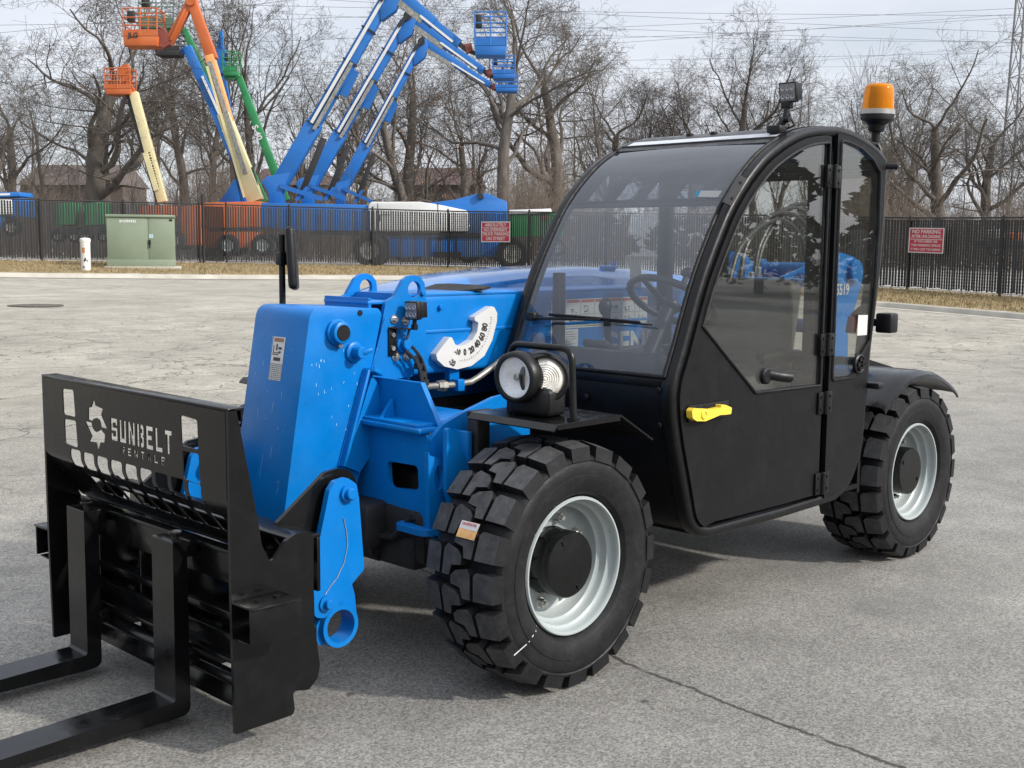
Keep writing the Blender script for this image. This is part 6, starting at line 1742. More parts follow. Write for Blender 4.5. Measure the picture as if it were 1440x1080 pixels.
# ================================================================== BOOM LIFTS IN THE YARD
LB = mat('lift_blue_paint', (.008, .120, .40), .45, var=.12, scale=1.2, dirt=(.05, .12, .26), dirt_amt=.4, dscale=1.0)
LO = mat('lift_orange_paint', (.44, .10, .022), .5, var=.1, scale=1.5, dirt=(.42, .16, .07), dirt_amt=.4, dscale=1.2)
LC = mat('lift_cream_paint', (.60, .53, .30), .5, var=.1, scale=1.5, dirt=(.42, .38, .25), dirt_amt=.4, dscale=1.2)
LG = mat('lift_green_paint', (.018, .19, .06), .5, var=.12, scale=1.5, dirt=(.06, .20, .09), dirt_amt=.4, dscale=1.2)
LW = mat('lift_white_cowl', (.62, .62, .60), .5, var=.06, scale=1.0, dirt=(.42, .42, .40), dirt_amt=.4, dscale=.8)
LK = mat('lift_black_steel', (.018, .018, .019), .5, var=.2, scale=3)
LT = mat('cable_track_grey', (.22, .22, .20), .7, var=.5, scale=9)
LR = mat('red_brown_mount', (.20, .05, .035), .6, var=.2)
FV = Vector((float(FH[0]), float(FH[1]), 0)); RV = Vector((float(RH[0]), float(RH[1]), 0))
def Wp(q, D, dv=0.0): return Vector(W(q[0], q[1], D)) + FV * dv
def tbeam(m, a, b, D, wpx, depth=.30, dv=0.0, w2=None):      # tapered box beam lying across the view
    s = D / FPX; A = Wp(a, D, dv); B_ = Wp(b, D, dv); d = (B_ - A).normalized(); n = d.cross(FV).normalized()
    h0, h1 = wpx * s / 2, (w2 or wpx) * s / 2; v = []
    for P, h in ((A, h0), (B_, h1)):
        for sx_, sy_ in ((-1, -1), (1, -1), (1, 1), (-1, 1)): v.append(m.bm.verts.new(P + n * h * sx_ + FV * depth / 2 * sy_))
    for f in ((0, 1, 2, 3), (7, 6, 5, 4), (0, 4, 5, 1), (1, 5, 6, 2), (2, 6, 7, 3), (3, 7, 4, 0)): m.face([v[i] for i in f])
def polybox(m, pts, D, depth, dv=0.0):
    A = [m.bm.verts.new(Wp(q, D, dv - depth / 2)) for q in pts]; B_ = [m.bm.verts.new(Wp(q, D, dv + depth / 2)) for q in pts]
    n = len(pts)
    for i in range(n): m.face([A[i], A[(i + 1) % n], B_[(i + 1) % n], B_[i]])
    t = tessellate_polygon([[Vector((q[0], -q[1], 0)) for q in pts]])
    for f in t: m.face([A[i] for i in f]); m.face([B_[i] for i in f][::-1])
def basket(par, x0, y0, x1, y1, D, ma, floor=.16, depth=1.0, panel=True, mesh=False, toe=True):
    s = D / FPX; fl = y1 - (y1 - y0) * floor
    be = empty('basket', Wp(((x0 + x1) / 2, y1), D), 0, par)
    m = MB(); polybox(m, [(x0, fl), (x1, fl), (x1 - 1, y1), (x0 + 1, y1)], D, depth); m.obj('basket_floor', ma, be, bevel=.01)
    m = MB(); r = .028
    for dv in (-depth / 2, depth / 2):
        for x in (x0, x0 + (x1 - x0) * .5, x1): m.tube([Wp((x, fl), D, dv), Wp((x, y0), D, dv)], r, 6)
        for f in (0, .33, .62): m.tube([Wp((x0, y0 + (fl - y0) * f), D, dv), Wp((x1, y0 + (fl - y0) * f), D, dv)], r, 6)
        if mesh:
            for k in range(1, 8): m.tube([Wp((x0 + (x1 - x0) * k / 8, fl), D, dv), Wp((x0 + (x1 - x0) * k / 8, y0 + (fl - y0) * .35), D, dv)], r * .5, 4)
    for x in (x0, x1):
        for f in (0, .33, .62): m.tube([Wp((x, y0 + (fl - y0) * f), D, -depth / 2), Wp((x, y0 + (fl - y0) * f), D, depth / 2)], r, 6)
    m.obj('basket_rails', ma, be)
    if toe:
        m = MB(); polybox(m, [(x0, fl - (fl - y0) * .22), (x1, fl - (fl - y0) * .22), (x1, fl), (x0, fl)], D, .03, -depth / 2); m.obj('toe_board', ma, be)
    if panel:
        m = MB(); polybox(m, [(x0 + 1, y0 + 1), (x0 + (x1 - x0) * .22, y0 + 1), (x0 + (x1 - x0) * .22, y0 + (fl - y0) * .42), (x0 + 1, y0 + (fl - y0) * .42)], D, .3); m.obj('control_box', LK, be, bevel=.02)
    return be
def lwheel(par, q, D, rpx, dv=0.0, rim=LT, w=.4):
    r = rpx * D / FPX; c = Wp(q, D, dv)
    we = empty('wheel', c, 0, par)
    m = MB(); m.lathe([(-w * .42, r * .55), (-w * .5, r * .62), (-w * .5, r * .85), (-w * .38, r), (w * .38, r), (w * .5, r * .85), (w * .5, r * .55)], c, FV, 36); m.obj('tyre', RUBBER, we, smooth=50)
    m = MB(); m.lathe([(-w * .44, r * .56), (-w * .30, r * .50), (-w * .25, r * .2), (-w * .42, r * .18), (-w * .44, 0)], c, FV, 28); m.obj('rim', rim, we, smooth=40)
def vtext(par, s, a, b, D, size, dv, ma, rot=None):
    A = Wp(a, D, dv); B_ = Wp(b, D, dv); me = text_mesh(s, size, ext=.006, off=size * .03); x = (B_ - A).normalized()
    up = FV.cross(x) * -1
    me.transform(frame_m((A + B_) / 2, x, -FV.cross(x) if rot is None else FV.cross(x)))
    link_mesh('boom_lettering', me, ma, par, 0)
BW = '%s'
def big_lift(D, base, elbow, tip, bk, k, label):
    """articulated lift: turret foot, two-stage lower boom, folding upper boom, jib, basket"""
    r = empty('boom_lift', Wp((base[0], 372), D) * 1, RZ, None, label, 'boom lift', 'row of blue articulated boom lifts')
    lerp = lambda a, b, t: (a[0] + (b[0] - a[0]) * t, a[1] + (b[1] - a[1]) * t)
    dx, dy = elbow[0] - base[0], elbow[1] - base[1]; L_ = math.hypot(dx, dy); nx, ny = -dy / L_, dx / L_      # right-hand normal in the picture plane
    o = lambda p, a: (p[0] + nx * a, p[1] + ny * a)
    w = 20.5 * k
    lb = empty('lower_boom', Wp(base, D), 0, r)
    m = MB(); tbeam(m, base, lerp(base, elbow, .34), D, w * 1.08, .48); m.obj('outer_section', LB, lb, bevel=.02)
    m = MB(); tbeam(m, lerp(base, elbow, .30), lerp(base, elbow, .97), D, w * .86, .40, 0, w * .80); m.obj('inner_section', LB, lb, bevel=.02)
    m = MB(); a, b = o(lerp(base, elbow, .33), -w * .12), o(lerp(base, elbow, .94), -w * .12)
    tbeam(m, a, b, D, w * .20, .10, -.27); m.obj('white_hose_carrier', LW, lb)
    m = MB(); a, b = o(lerp(base, elbow, .31), w * .26), o(lerp(base, elbow, .64), w * .22); tbeam(m, a, b, D, w * .22, .14, -.27); m.obj('cable_track', LT, lb)
    m = MB(); a = lerp(base, elbow, .62); tbeam(m, o(a, w * .6), o(lerp(base, elbow, .50), w * .75), D, w * .5, .25); m.obj('track_bracket', LB, lb)
    for t in (.33, .48, .64, .80):
        m = MB(); p = lerp(base, elbow, t); tbeam(m, o(p, -w * .5), o(p, w * .5), D, 2.2 * k, .52); m.obj('section_collar', LK, lb)
    # elbow knuckle
    m = MB(); e2 = lerp(base, elbow, .93)
    polybox(m, [o(e2, -w * .35), o(lerp(base, elbow, 1.04), -w * .25), (elbow[0] + 10 * k, elbow[1] - 6 * k), (elbow[0] + 14 * k, elbow[1] + 8 * k), o(e2, w * 1.0), o(lerp(base, elbow, .86), w * .5)], D, .5); m.obj('elbow_knuckle', LB, r, bevel=.02)
    m = MB(); m.cyl(Wp(elbow, D, -.32), Wp(elbow, D, .32), 7 * k * D / FPX, n=16); tbeam(m, o(e2, -w * .2), o(lerp(base, elbow, 1.03), 0), D, 6 * k, .2, -.28); m.obj('elbow_linkage', LK, r)
    ub = empty('upper_boom', Wp(elbow, D), 0, r)
    m = MB(); tbeam(m, (elbow[0] + 6 * k, elbow[1] + 1), lerp(elbow, tip, .62), D, 16 * k, .36); m.obj('outer_section', LB, ub, bevel=.015)
    m = MB(); tbeam(m, lerp(elbow, tip, .55), tip, D, 12 * k, .28); m.obj('inner_section', LB, ub, bevel=.015)
    ux, uy = tip[0] - elbow[0], tip[1] - elbow[1]; ul = math.hypot(ux, uy); px_, py_ = -uy / ul, ux / ul
    m = MB(); a = lerp(elbow, tip, .06); b = lerp(elbow, tip, .50); tbeam(m, (a[0] + px_ * 8 * k, a[1] + py_ * 8 * k), (b[0] + px_ * 8 * k, b[1] + py_ * 8 * k), D, 8 * k, .2, -.1); m.obj('cable_track', LT, ub)
    m = MB(); a = lerp(elbow, tip, .45); b = lerp(elbow, tip, .93); tbeam(m, (a[0] + px_ * 4 * k, a[1] + py_ * 4 * k), (b[0] + px_ * 4 * k, b[1] + py_ * 4 * k), D, 3.0 * k, .06, -.19); m.obj('white_hose_carrier', LW, ub)
    m = MB(); tbeam(m, tip, ((tip[0] + bk[0]) / 2, (tip[1] + bk[3]) / 2), D, 6 * k, .2); tbeam(m, ((tip[0] + bk[0]) / 2, (tip[1] + bk[3]) / 2), (bk[0] + 6 * k, bk[3] - 3), D, 5 * k, .2); m.obj('jib', LK, r)
    m = MB(); p_ = ((tip[0] * .45 + bk[0] * .55), (tip[1] * .5 + bk[3] * .5) - 3); polybox(m, [(p_[0] - 5 * k, p_[1] - 5 * k), (p_[0] + 5 * k, p_[1] - 7 * k), (p_[0] + 7 * k, p_[1] + 4 * k), (p_[0] - 2 * k, p_[1] + 8 * k)], D, .3); m.obj('jib_mount', LR, r, bevel=.01)
    basket(r, *bk, D, LB, .22, 1.0)
    # foot, lift cylinder, links
    m = MB(); f0 = o(base, -w * .2)
    polybox(m, [(base[0] - 19 * k, base[1] - 12 * k), (base[0] - 10 * k, base[1] - 20 * k), o(lerp(base, elbow, .10), w * .3), (base[0] + 10 * k, base[1] + 4 * k), (base[0] + 14 * k, 289), (base[0] - 8 * k, 289), (base[0] - 9 * k, base[1] + 3)], D, .5); m.obj('boom_foot', LB, r, bevel=.02)
    m = MB(); c0 = (base[0] + 34 * k, base[1] + 10); c1 = o(lerp(base, elbow, .30), w * 1.05); tbeam(m, c0, c1, D, 8 * k, .22); m.obj('lift_cylinder', LK, r, bevel=.01)
    m = MB(); tbeam(m, (base[0] + 8 * k, base[1] - 6), (base[0] + 66 * k, base[1] + 12), D, 6 * k, .12, -.26); tbeam(m, (base[0] + 30 * k, base[1] + 14), (base[0] + 46 * k, base[1] - 4), D, 5 * k, .12, -.2); m.obj('link_arms', LB, r)
    return r
L1 = big_lift(48, (388, 268), (551, -14), (646, 62), (668, 20, 712, 80), 1.0, 'nearest and largest blue articulated boom lift with white engine cowl')
L2 = big_lift(54, (432, 268), (574, 24), (680, 100), (693, 81, 724, 112), .84, 'middle blue boom lift of the row')
L3 = big_lift(60, (478, 272), (593, 60), (690, 120), (697, 106, 728, 130), .70, 'farthest and lowest blue boom lift of the row')
# turret and chassis of the nearest lift
D = 48
m = MB(); polybox(m, [(373, 286), (523, 289), (523, 325), (430, 325), (373, 320)], D, 1.6); m.obj('turret_deck', LB, L1, bevel=.03)
m = MB(); polybox(m, [(522, 290), (526, 285), (594, 285), (620, 289), (658, 297), (661, 318), (658, 326), (522, 325)], D, 1.9); m.obj('engine_cowl', LW, L1, bevel=.04)
m = MB()
for x in (535, 618): tbeam(m, (x, 287), (x, 326), D, .8, 1.92)
tbeam(m, (538, 303), (552, 303), D, 1, 1.92); tbeam(m, (538, 303), (538, 312), D, 1, 1.92)
m.obj('cowl_seams', LK, L1)
vtext(L1, 'Genie', (574, 312), (590, 312), D, .28, -.96, LW)
m = MB(); polybox(m, [(594, 287), (640, 281.5), (664, 275), (672, 273), (690, 273), (697, 278), (713, 284), (714, 330), (620, 328)], D, 1.3, .2); m.obj('boom_rest_housing', LB, L1, bevel=.03)
m = MB(); polybox(m, [(672, 273), (679, 273), (681, 279), (675, 281)], D, 1.4, .1); m.obj('housing_latch', LK, L1)
m = MB(); polybox(m, [(440, 326), (690, 328), (690, 333), (440, 331)], D, 1.7); m.obj('slew_ring', LK, L1)
m = MB(); polybox(m, [(549, 334), (706, 332), (706, 361), (549, 361)], D, 1.5); m.obj('chassis', LB, L1, bevel=.03)
m = MB()
for x in (606, 644): tbeam(m, (x, 334), (x, 360), D, 2, 1.6)
tbeam(m, (604, 335), (646, 335), D, 1.5, 1.6); polybox(m, [(612, 354), (650, 354), (650, 362), (612, 362)], D, 1.6); m.obj('access_ladder', LK, L1)
for q in ((525, 351.5), (721, 356.5)):
    for dv in (-1.0, 1.1): lwheel(L1, q, D, 22.5, dv, w=.5)
for L_, D_, x0 in ((L2, 54, 432), (L3, 60, 478)):
    m = MB(); polybox(m, [(x0 - 14, 288), (x0 + 120, 290), (x0 + 120, 325), (x0 - 14, 322)], D_, 1.6); m.obj('turret_deck', LB, L_, bevel=.03)
    m = MB(); polybox(m, [(x0 + 90, 334), (x0 + 230, 332), (x0 + 230, 356), (x0 + 90, 356)], D_, 1.5); m.obj('chassis', LB, L_, bevel=.03)
    for x in (x0 + 95, x0 + 228):
        for dv in (-1.0, 1.0): lwheel(L_, (x, 351), D_, 18, dv)
# orange and cream telescopic lift
def root(px, D, label, group=None): return empty('boom_lift', Wp((px, 350), D), RZ, None, label, 'boom lift', group)
D = 52; r = root(345, D, 'orange and cream telescopic boom lift with folded orange jib')
bm_ = empty('main_boom', Wp((355, 285), D), 0, r)
m = MB(); tbeam(m, (360, 283), (315, 160), D, 21, .5, 0, 17); m.obj('base_section', LC, bm_, bevel=.02)
m = MB(); tbeam(m, (330, 200), (295, 78), D, 13, .42, -.02, 12); m.obj('mid_section', mat('faded_orange_paint', (.66, .30, .10), .55, var=.12), bm_, bevel=.02)
m = MB(); tbeam(m, (299, 84), (270, 2), D, 15, .38, 0, 13); m.obj('fly_section', LO, bm_, bevel=.02)
m = MB(); tbeam(m, (347, 245), (297, 88), D, 6, .12, -.26); m.obj('cable_track', LT, bm_)
m = MB(); tbeam(m, (346, 278), (294, 95), D, 3, .08, -.32); m.obj('cream_rail', LC, bm_)
m = MB(); tbeam(m, (270, 0), (237, 62), D, 11, .3); tbeam(m, (262, 14), (242, 58), D, 3, .3, -.1); m.obj('jib', LO, r, bevel=.015)
m = MB(); m.cyl(Wp((270, 2), D, -.3), Wp((270, 2), D, .3), .22, n=16); m.obj('jib_pivot', LO, r)
basket(r, 179, 15, 226, 67, D, LO, .26, 1.1, True, False); vtext(r, 'JLG', (188, 53), (198, 53), D, .28, -.57, LK)
m = MB(); polybox(m, [(222, 44), (232, 40), (243, 62), (232, 68), (222, 66)], D, .4); m.obj('basket_mount', LR, r)
m = MB(); polybox(m, [(290, 286), (372, 284), (372, 320), (290, 322)], D, 1.8); m.obj('turret', LO, r, bevel=.04)
m = MB(); polybox(m, [(296, 326), (366, 326), (366, 348), (296, 348)], D, 1.6); m.obj('chassis', LO, r, bevel=.03)
m = MB(); tbeam(m, (364, 278), (352, 236), D, 7, .2); m.obj('lift_cylinder', LK, r)
for x in (328, 376):
    for dv in (-.9, .9): lwheel(r, (x, 345), D, 15, dv, RIMGREY)
# small cream boom with orange basket
D = 56; r = root(240, D, 'small cream boom lift with an orange basket left of the others')
m = MB(); tbeam(m, (229, 284), (188, 130), D, 12.5, .35, 0, 11); m.obj('main_boom', LC, r, bevel=.015)
m = MB(); tbeam(m, (222, 284), (180, 134), D, 5, .2, .05); m.obj('boom_underside', LK, r)
m = MB(); tbeam(m, (222, 268), (206, 215), D, 7, .3, -.1); m.obj('cream_sleeve', LC, r)
m = MB(); A_ = Wp((211, 214), D, -.186); B_ = Wp((225, 268), D, -.186); marks(m, (A_ + B_) / 2, B_ - A_, FV.cross(B_ - A_) * -1, (B_ - A_).length, .12, 4, 15); m.obj('boom_lettering', LK, r, smooth=0)
m = MB(); tbeam(m, (189, 132), (178, 112), D, 6, .2); polybox(m, [(166, 96), (180, 90), (184, 112), (172, 118)], D, .3); m.obj('jib', LO, r)
basket(r, 152, 98, 187, 134, D, LO, .22, .9, False, True)
m = MB(); polybox(m, [(205, 291), (243, 289), (247, 312), (203, 312)], D, 1.6); m.obj('turret', LO, r, bevel=.04)
m = MB(); polybox(m, [(262, 291), (288, 289), (289, 345), (262, 345)], D, 1.6); m.obj('engine_housing', LO, r, bevel=.04)
m = MB(); polybox(m, [(200, 316), (286, 316), (286, 338), (200, 338)], D, 1.5); m.obj('chassis', LK, r, bevel=.03)
for x in (207, 253): 
    for dv in (-.9, .9): lwheel(r, (x, 338), D, 14, dv, RIMGREY)
# green lift on the right of the cluster, blue lift and green lift behind it
D = 60; r = root(395, D, 'green telescopic boom lift leaning left behind the orange one')
m = MB(); tbeam(m, (402, 282), (346, 135), D, 11, .35, 0, 10); tbeam(m, (352, 150), (336, 108), D, 8.5, .3); m.obj('main_boom', LG, r, bevel=.015)
vtext(r, 'S-40', (359, 178), (366, 196), D, .42, -.2, LW)
m = MB(); polybox(m, [(317, 100), (332, 98), (338, 108), (330, 113), (317, 112)], D, .5); m.obj('basket_mount', LG, r)
basket(r, 316, 74, 336, 108, D, LG, .2, .8, True, False)
m = MB(); polybox(m, [(374, 288), (420, 288), (424, 320), (374, 322)], D, 1.6); m.obj('turret', LG, r, bevel=.04)
for x in (380, 415): lwheel(r, (x, 345), D, 12, 0)
D = 58; r = root(330, D, 'blue telescopic boom lift with a white stripe between the cream booms')
m = MB(); tbeam(m, (340, 240), (302, 150), D, 16, .4, 0, 15); tbeam(m, (306, 160), (263, 66), D, 14, .34, 0, 12); m.obj('main_boom', LB, r, bevel=.02)
m = MB(); tbeam(m, (342, 232), (286, 108), D, 3, .06, -.24); m.obj('white_stripe', LW, r)
vtext(r, 'S-60', (318, 182), (326, 204), D, .5, -.22, LW)
m = MB(); tbeam(m, (352, 286), (338, 228), D, 9, .3); polybox(m, [(311, 284), (332, 252), (346, 246), (356, 286)], D, .6); m.obj('boom_foot', LB, r, bevel=.02)
m = MB(); tbeam(m, (343, 284), (328, 216), D, 5, .2, -.2); m.obj('lift_cylinder', LK, r)
m = MB(); polybox(m, [(305, 286), (360, 286), (360, 322), (305, 322)], D, 1.6); m.obj('turret', LB, r, bevel=.04)
basket(r, 222, 48, 256, 80, D, LK, .25, 1.0, False, False); lwheel(r, (335, 345), D, 12)
m = MB(); tbeam(m, (263, 66), (254, 76), D, 6, .2); m.obj('jib', LB, r)
D = 62; r = root(352, D, 'green boom lift hidden behind the orange fly boom')
m = MB(); tbeam(m, (372, 284), (292, 112), D, 11, .3); tbeam(m, (297, 122), (259, 42), D, 9, .3); m.obj('main_boom', LG, r, bevel=.015)
m = MB(); tbeam(m, (259, 42), (244, 38), D, 8, .3); polybox(m, [(228, 34), (246, 32), (250, 46), (230, 50)], D, .5); m.obj('jib', LG, r)
basket(r, 199, -8, 248, 42, D, mat('dull_green_rails', (.10, .16, .11), .6), .10, 1.0, True, False)
m = MB(); polybox(m, [(345, 290), (390, 290), (390, 322), (345, 322)], D, 1.5); m.obj('turret', LG, r, bevel=.04); lwheel(r, (366, 345), D, 12)
D = 63; r = root(318, D, 'blue lift standing upright behind the green basket')
m = MB(); tbeam(m, (313, 106), (311, 44), D, 5, .2); tbeam(m, (317, 100), (312, 46), D, 3, .2, -.1); tbeam(m, (305, 100), (309, 60), D, 3, .2); polybox(m, [(303, 70), (318, 70), (320, 104), (304, 104)], D, .5); m.obj('folded_boom', LB, r)
m = MB(); tbeam(m, (346, 286), (313, 100), D, 6, .25); m.obj('mast', LB, r)
m = MB(); polybox(m, [(300, 290), (330, 290), (330, 322), (300, 322)], D, 1.4); m.obj('turret', LB, r, bevel=.04); lwheel(r, (314, 345), D, 11)
# blue lift at the left edge, green plant beside it, machines right
D = 50; r = root(8, D, 'blue lift body with white lettering at the left edge behind the fence')
m = MB(); polybox(m, [(-70, 274), (36, 271), (38, 277), (-70, 280)], D, 1.4); m.obj('boom', LB, r, bevel=.02)
m = MB(); polybox(m, [(-60, 284), (26, 281), (30, 302), (-60, 304)], D, 1.5); m.obj('engine_cowl', LW, r, bevel=.05)
m = MB(); polybox(m, [(26, 281), (39, 279), (40, 305), (28, 305)], D, 1.4); polybox(m, [(-50, 306), (14, 304), (16, 322), (-50, 322)], D, 1.3); m.obj('chassis', LB, r, bevel=.03)
m = MB(); polybox(m, [(8, 273), (24, 272.6), (24, 275.5), (8, 276)], D, 1.42); m.obj('white_lettering', LW, r)
for x in (-40, 26): lwheel(r, (x, 320), D, 12, -.6)
for x0, x1, lab in ((87, 112, 'left green lift turret behind the slatted fence'), (126, 152, 'right green lift turret behind the slatted fence')):
    D = 54; r = empty('lift_turret', Wp((x0, 340), D), RZ, None, lab, 'boom lift')
    m = MB(); polybox(m, [(x0, 287), (x1 - 3, 285), (x1, 292), (x1, 316), (x0, 318)], D, 1.4); m.obj('turret', LG, r, bevel=.05)
    m = MB(); polybox(m, [(x0 - 2, 320), (x1 + 3, 319), (x1 + 3, 330), (x0 - 2, 330)], D, 1.4); m.obj('chassis', LK, r, bevel=.03)
    for x in (x0 + 2, x1): lwheel(r, (x, 332), D, 9, -.5)
D = 56; r = empty('scissor_lift', Wp((745, 350), D), RZ, None, 'green and white low lift behind the fence right of the blue cowl', 'lift')
m = MB(); polybox(m, [(716, 296), (774, 294), (776, 300), (716, 301)], D, 1.6); m.obj('deck', LW, r, bevel=.02)
m = MB(); polybox(m, [(718, 302), (792, 301), (792, 332), (718, 333)], D, 1.4); m.obj('body', LG, r, bevel=.03)
m = MB(); polybox(m, [(760, 303), (770, 303), (770, 310), (760, 310)], D, 1.45); m.obj('red_panel', LR, r)
for x in (728, 784): lwheel(r, (x, 348), D, 12, -.4)
D = 52; r = empty('parked_machine', Wp((1415, 350), D), RZ, None, 'red and grey machine seen through the fence slats at far right', 'machine')
m = MB(); polybox(m, [(1416, 328), (1432, 326), (1436, 340), (1416, 342)], D, 1.2); m.obj('body', LO, r, bevel=.04)
m = MB(); polybox(m, [(1380, 338), (1470, 338), (1470, 350), (1380, 348)], D, 1.3); m.obj('chassis', LK, r, bevel=.03)
m = MB(); polybox(m, [(1390, 324), (1404, 322), (1408, 336), (1390, 337)], D, 1.1); m.obj('engine_box', LT, r, bevel=.04)
for x in (1392, 1452): lwheel(r, (x, 352), D, 9, -.4)
# ================================================================== FAR BUILDINGS, TOWERS, LINES
def house(px0, px1, ytop, yeave, D, wall, roof, label):
    r = empty('house', Wp(((px0 + px1) / 2, 320), D), RZ, None, label, 'house')
    m = MB(); polybox(m, [(px0, yeave), (px1, yeave), (px1, 340), (px0, 340)], D, 8); m.obj('wall', wall, r)
    m = MB(); v = []
    a, b = Wp((px0 - 3, yeave + 1), D, -4.5), Wp((px1 + 3, yeave + 1), D, -4.5); c, d = Wp((px0 - 3, yeave + 1), D, 4.5), Wp((px1 + 3, yeave + 1), D, 4.5); e, f = Wp((px0 + 6, ytop), D), Wp((px1 - 6, ytop), D)
    for q in ((a, b, f, e), (c, e, f, d), (a, e, c), (b, d, f)): m.poly(q)
    m.obj('roof', roof, r, smooth=0)
    for k in range(3):
        x = px0 + (px1 - px0) * (k + .7) / 3.4; m = MB(); polybox(m, [(x, yeave + 10), (x + 8, yeave + 10), (x + 8, yeave + 24), (x, yeave + 24)], D, .2, -4.0); m.obj('window', LK, r)
BRW = mat('brown_siding', (.085, .064, .053), .9, var=.15); RFB = mat('brown_shingle', (.085, .055, .050), .9, var=.2, scale=2)
house(50, 190, 232, 262, 128, BRW, mat('grey_brown_shingle', (.095, .076, .068), .9, var=.2), 'long brown house half hidden behind the twin-trunk oak')
house(365, 465, 237, 262, 125, BRW, RFB, 'house with a maroon roof between the boom feet')
house(560, 680, 236, 262, 122, BRW, RFB, 'house with a maroon roof right of the third blue boom')
TWR = mat('galvanised_lattice', (.25, .25, .25), .6, metal=.2, var=.1)
def tower(px, D, wpx, label, H=44, wt=.30):
    b = Wp((px, 330), D); b.z = .4; r = empty('transmission_tower', b, RZ, None, label, 'tower')
    m = MB(); w0 = wpx * D / FPX / 2; n = 13
    def cn(t, i):
        w = w0 * (1 - t * (1 - wt)); sx_, sy_ = ((-1, -1), (1, -1), (1, 1), (-1, 1))[i]; return b + RV * w * sx_ + FV * w * sy_ + Vector((0, 0, H * t))
    for i in range(4): m.tube([cn(0, i), cn(1, i)], .11, 4)
    for k in range(n):
        t0, t1 = (k / n) ** .9, ((k + 1) / n) ** .9
        for i in range(4):
            j = (i + 1) % 4; m.tube([cn(t0, i), cn(t1, j)], .05, 3); m.tube([cn(t0, j), cn(t1, i)], .05, 3); m.tube([cn(t1, i), cn(t1, j)], .05, 3)
    m.obj('lattice_body', TWR, r, smooth=0)
    for t in (.62, .78, .94):
        m = MB(); c = b + Vector((0, 0, H * t))
        for s in (-1, 1):
            e = c + RV * s * 6.5 + Vector((0, 0, .4))
            for sy_ in (-1, 1): m.tube([c + FV * sy_ * w0 * .4, e], .06, 3); m.tube([c + FV * sy_ * w0 * .4 + Vector((0, 0, 1.6)), e], .06, 3)
        m.obj('cross_arm', TWR, r, smooth=0)
tower(1431, 105, 46, 'steel lattice transmission tower at the right edge', 46, .22)
tower(334, 150, 34, 'distant lattice transmission tower above the green boom', 52, .35)
LN = mat('power_cable', (.10, .10, .11), .6, var=.05)
lines = [((-60, 36), (760, 14)), ((-60, 52), (560, -20)), ((300, 6), (1500, 22)), ((360, -6), (1500, 48)), ((-60, 74), (1500, 8)), ((380, 18), (1500, 62)), ((-60, 120), (1500, 14)), ((500, 40), (1500, 60)), ((-60, 96), (1500, 72)), ((640, 62), (1500, 20)),
         ((-60, 168), (1500, 58)), ((560, 96), (1500, 88)), ((-60, 210), (1500, 96)), ((-60, 190), (1500, 120)), ((600, 180), (1500, 108)), ((520, 205), (900, 196))]
for i, (a, b) in enumerate(lines):
    D = 98 + 2.2 * i; m = MB(); pts = []
    for k in range(25):
        t = k / 24; pts.append(Wp((a[0] + (b[0] - a[0]) * t, a[1] + (b[1] - a[1]) * t + 7 * 4 * t * (1 - t) * .5), D))
    m.tube(pts, .020 if i < 10 else .016, 4)
    o = m.obj('power_line', LN, None, smooth=80); tag(o, 'overhead power cable crossing the sky behind the trees', 'power line', 'overhead power cables')
# ================================================================== SMALL THINGS ON THE LOT, AND STAND-IN TREES BEHIND THE CAMERA
mc = W(50, 428, 22.5); mz = ground_z(*(float((mc - CAM)[:2] @ RH[:2]), 22.5))
MCV = empty('manhole_cover', (mc[0], mc[1], mz), 0, None, 'dark round iron manhole cover in the pale far lot', 'manhole cover')
m = MB(); m.lathe([(.0, .50), (.016, .50), (.018, .47), (.010, .46), (.010, .44), (.016, .43), (.016, 0)], (mc[0], mc[1], mz), (0, 0, 1), 40); m.obj('iron_lid', mat('rusty_iron', (.085, .068, .055), .8, var=.35, scale=12, bump=.4, bscale=40), MCV)
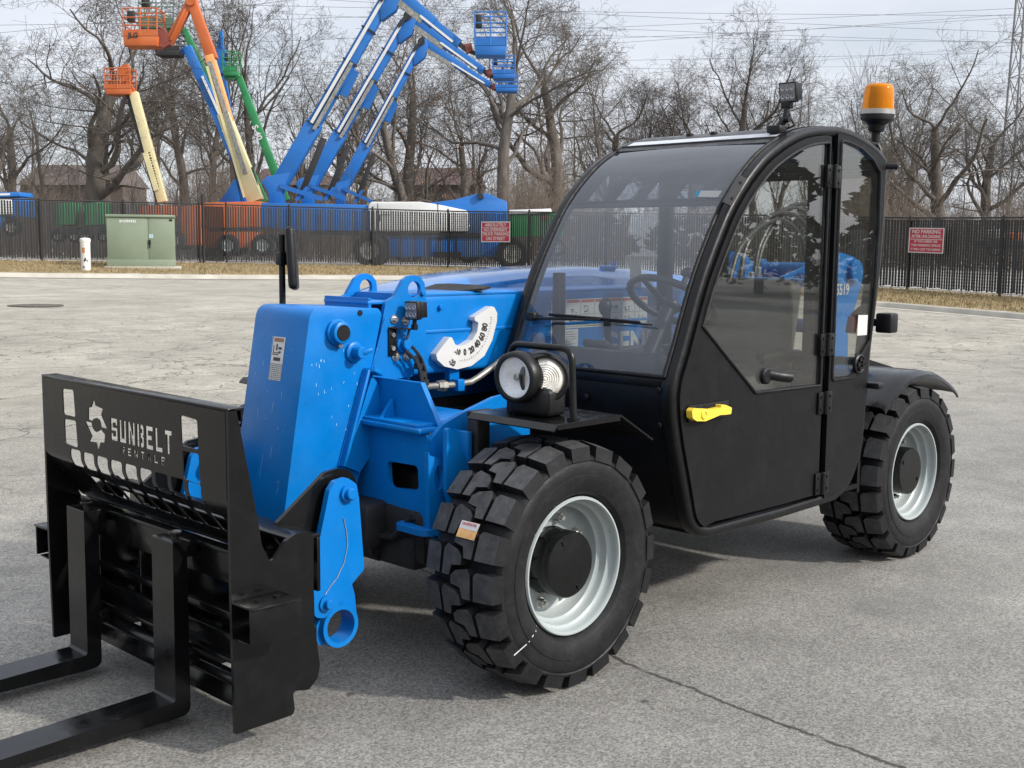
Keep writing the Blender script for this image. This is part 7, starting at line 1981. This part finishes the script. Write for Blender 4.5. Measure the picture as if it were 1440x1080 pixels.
# stand-in trees and evergreens added behind the camera to darken reflections in glass and paint
EVG = mat('evergreen_needles', (.030, .048, .024), .9, var=.5, scale=1.4)
def standin_evergreen(x, y, h, r, seed, label):
    rg = np.random.default_rng(seed); e = empty('standin_evergreen', (x, y, 0), 0, None, label, 'evergreen tree', 'stand-in evergreens across the lot')
    m = MB(); m.cyl((x, y, 0), (x, y, h * .9), .16, .02, 8); m.obj('trunk', BARKD, e)
    n = 5200; t = rg.uniform(.03, 1, n) ** .8; rad_ = r * (1.02 - t) * np.sqrt(rg.uniform(.25, 1, n)) * (1 + .22 * np.sin(t * 34)); a = rg.uniform(0, 6.283, n)
    C_ = np.stack([x + rad_ * np.cos(a), y + rad_ * np.sin(a), t * h - rad_ * .22 + .3], 1); d = rg.normal(size=(n, 3)); d[:, 2] *= .4; d /= np.linalg.norm(d, axis=1, keepdims=True); b = np.cross(d, rg.normal(size=(n, 3))); b /= np.linalg.norm(b, axis=1, keepdims=True); s = rg.uniform(.12, .30, (n, 1))
    V = np.concatenate([C_ - d * s, C_ + b * s * .45, C_ + d * s, C_ - b * s * .45]); I = np.arange(n)
    me = bpy.data.meshes.new('crown'); me.from_pydata(V.tolist(), [], np.stack([I, I + n, I + 2 * n, I + 3 * n], 1).tolist()); link_mesh('crown', me, EVG, e, 0)
for i, (x, y, h, r) in enumerate(((-24, 21, 7.5, 2.4), (-20, 24, 9, 2.6), (-15.5, 22, 6.5, 2.2), (-29, 19, 8, 2.5), (-34, 17, 7, 2.4), (-11, 25, 8.5, 2.6), (-6, 26, 7, 2.3), (12, 25, 8, 2.5), (20, 20, 8, 2.5), (25, 12, 7.5, 2.4), (28, 3, 8, 2.5), (16, 23, 6.5, 2.2))):
    standin_evergreen(x, y, h, r, 200 + i, 'dark evergreen added unseen behind the viewer for reflections')
rg_ = random.Random(8)
for i in range(12):
    x = -42 + 6.0 * i + rg_.uniform(-2, 2); y = 31 + rg_.uniform(-3, 4) - max(0, x - 8) * .5
    t_ = tree('oak' if i % 2 else 'forked', i % 2, 720, 60, 60, i * 1.3, 'bare tree added unseen behind the viewer for reflections', 'added bare trees across the lot', dark=True)
    t_.location = (x, y, 0); s_ = rg_.uniform(.55, .72); t_.scale = (s_, s_, s_)
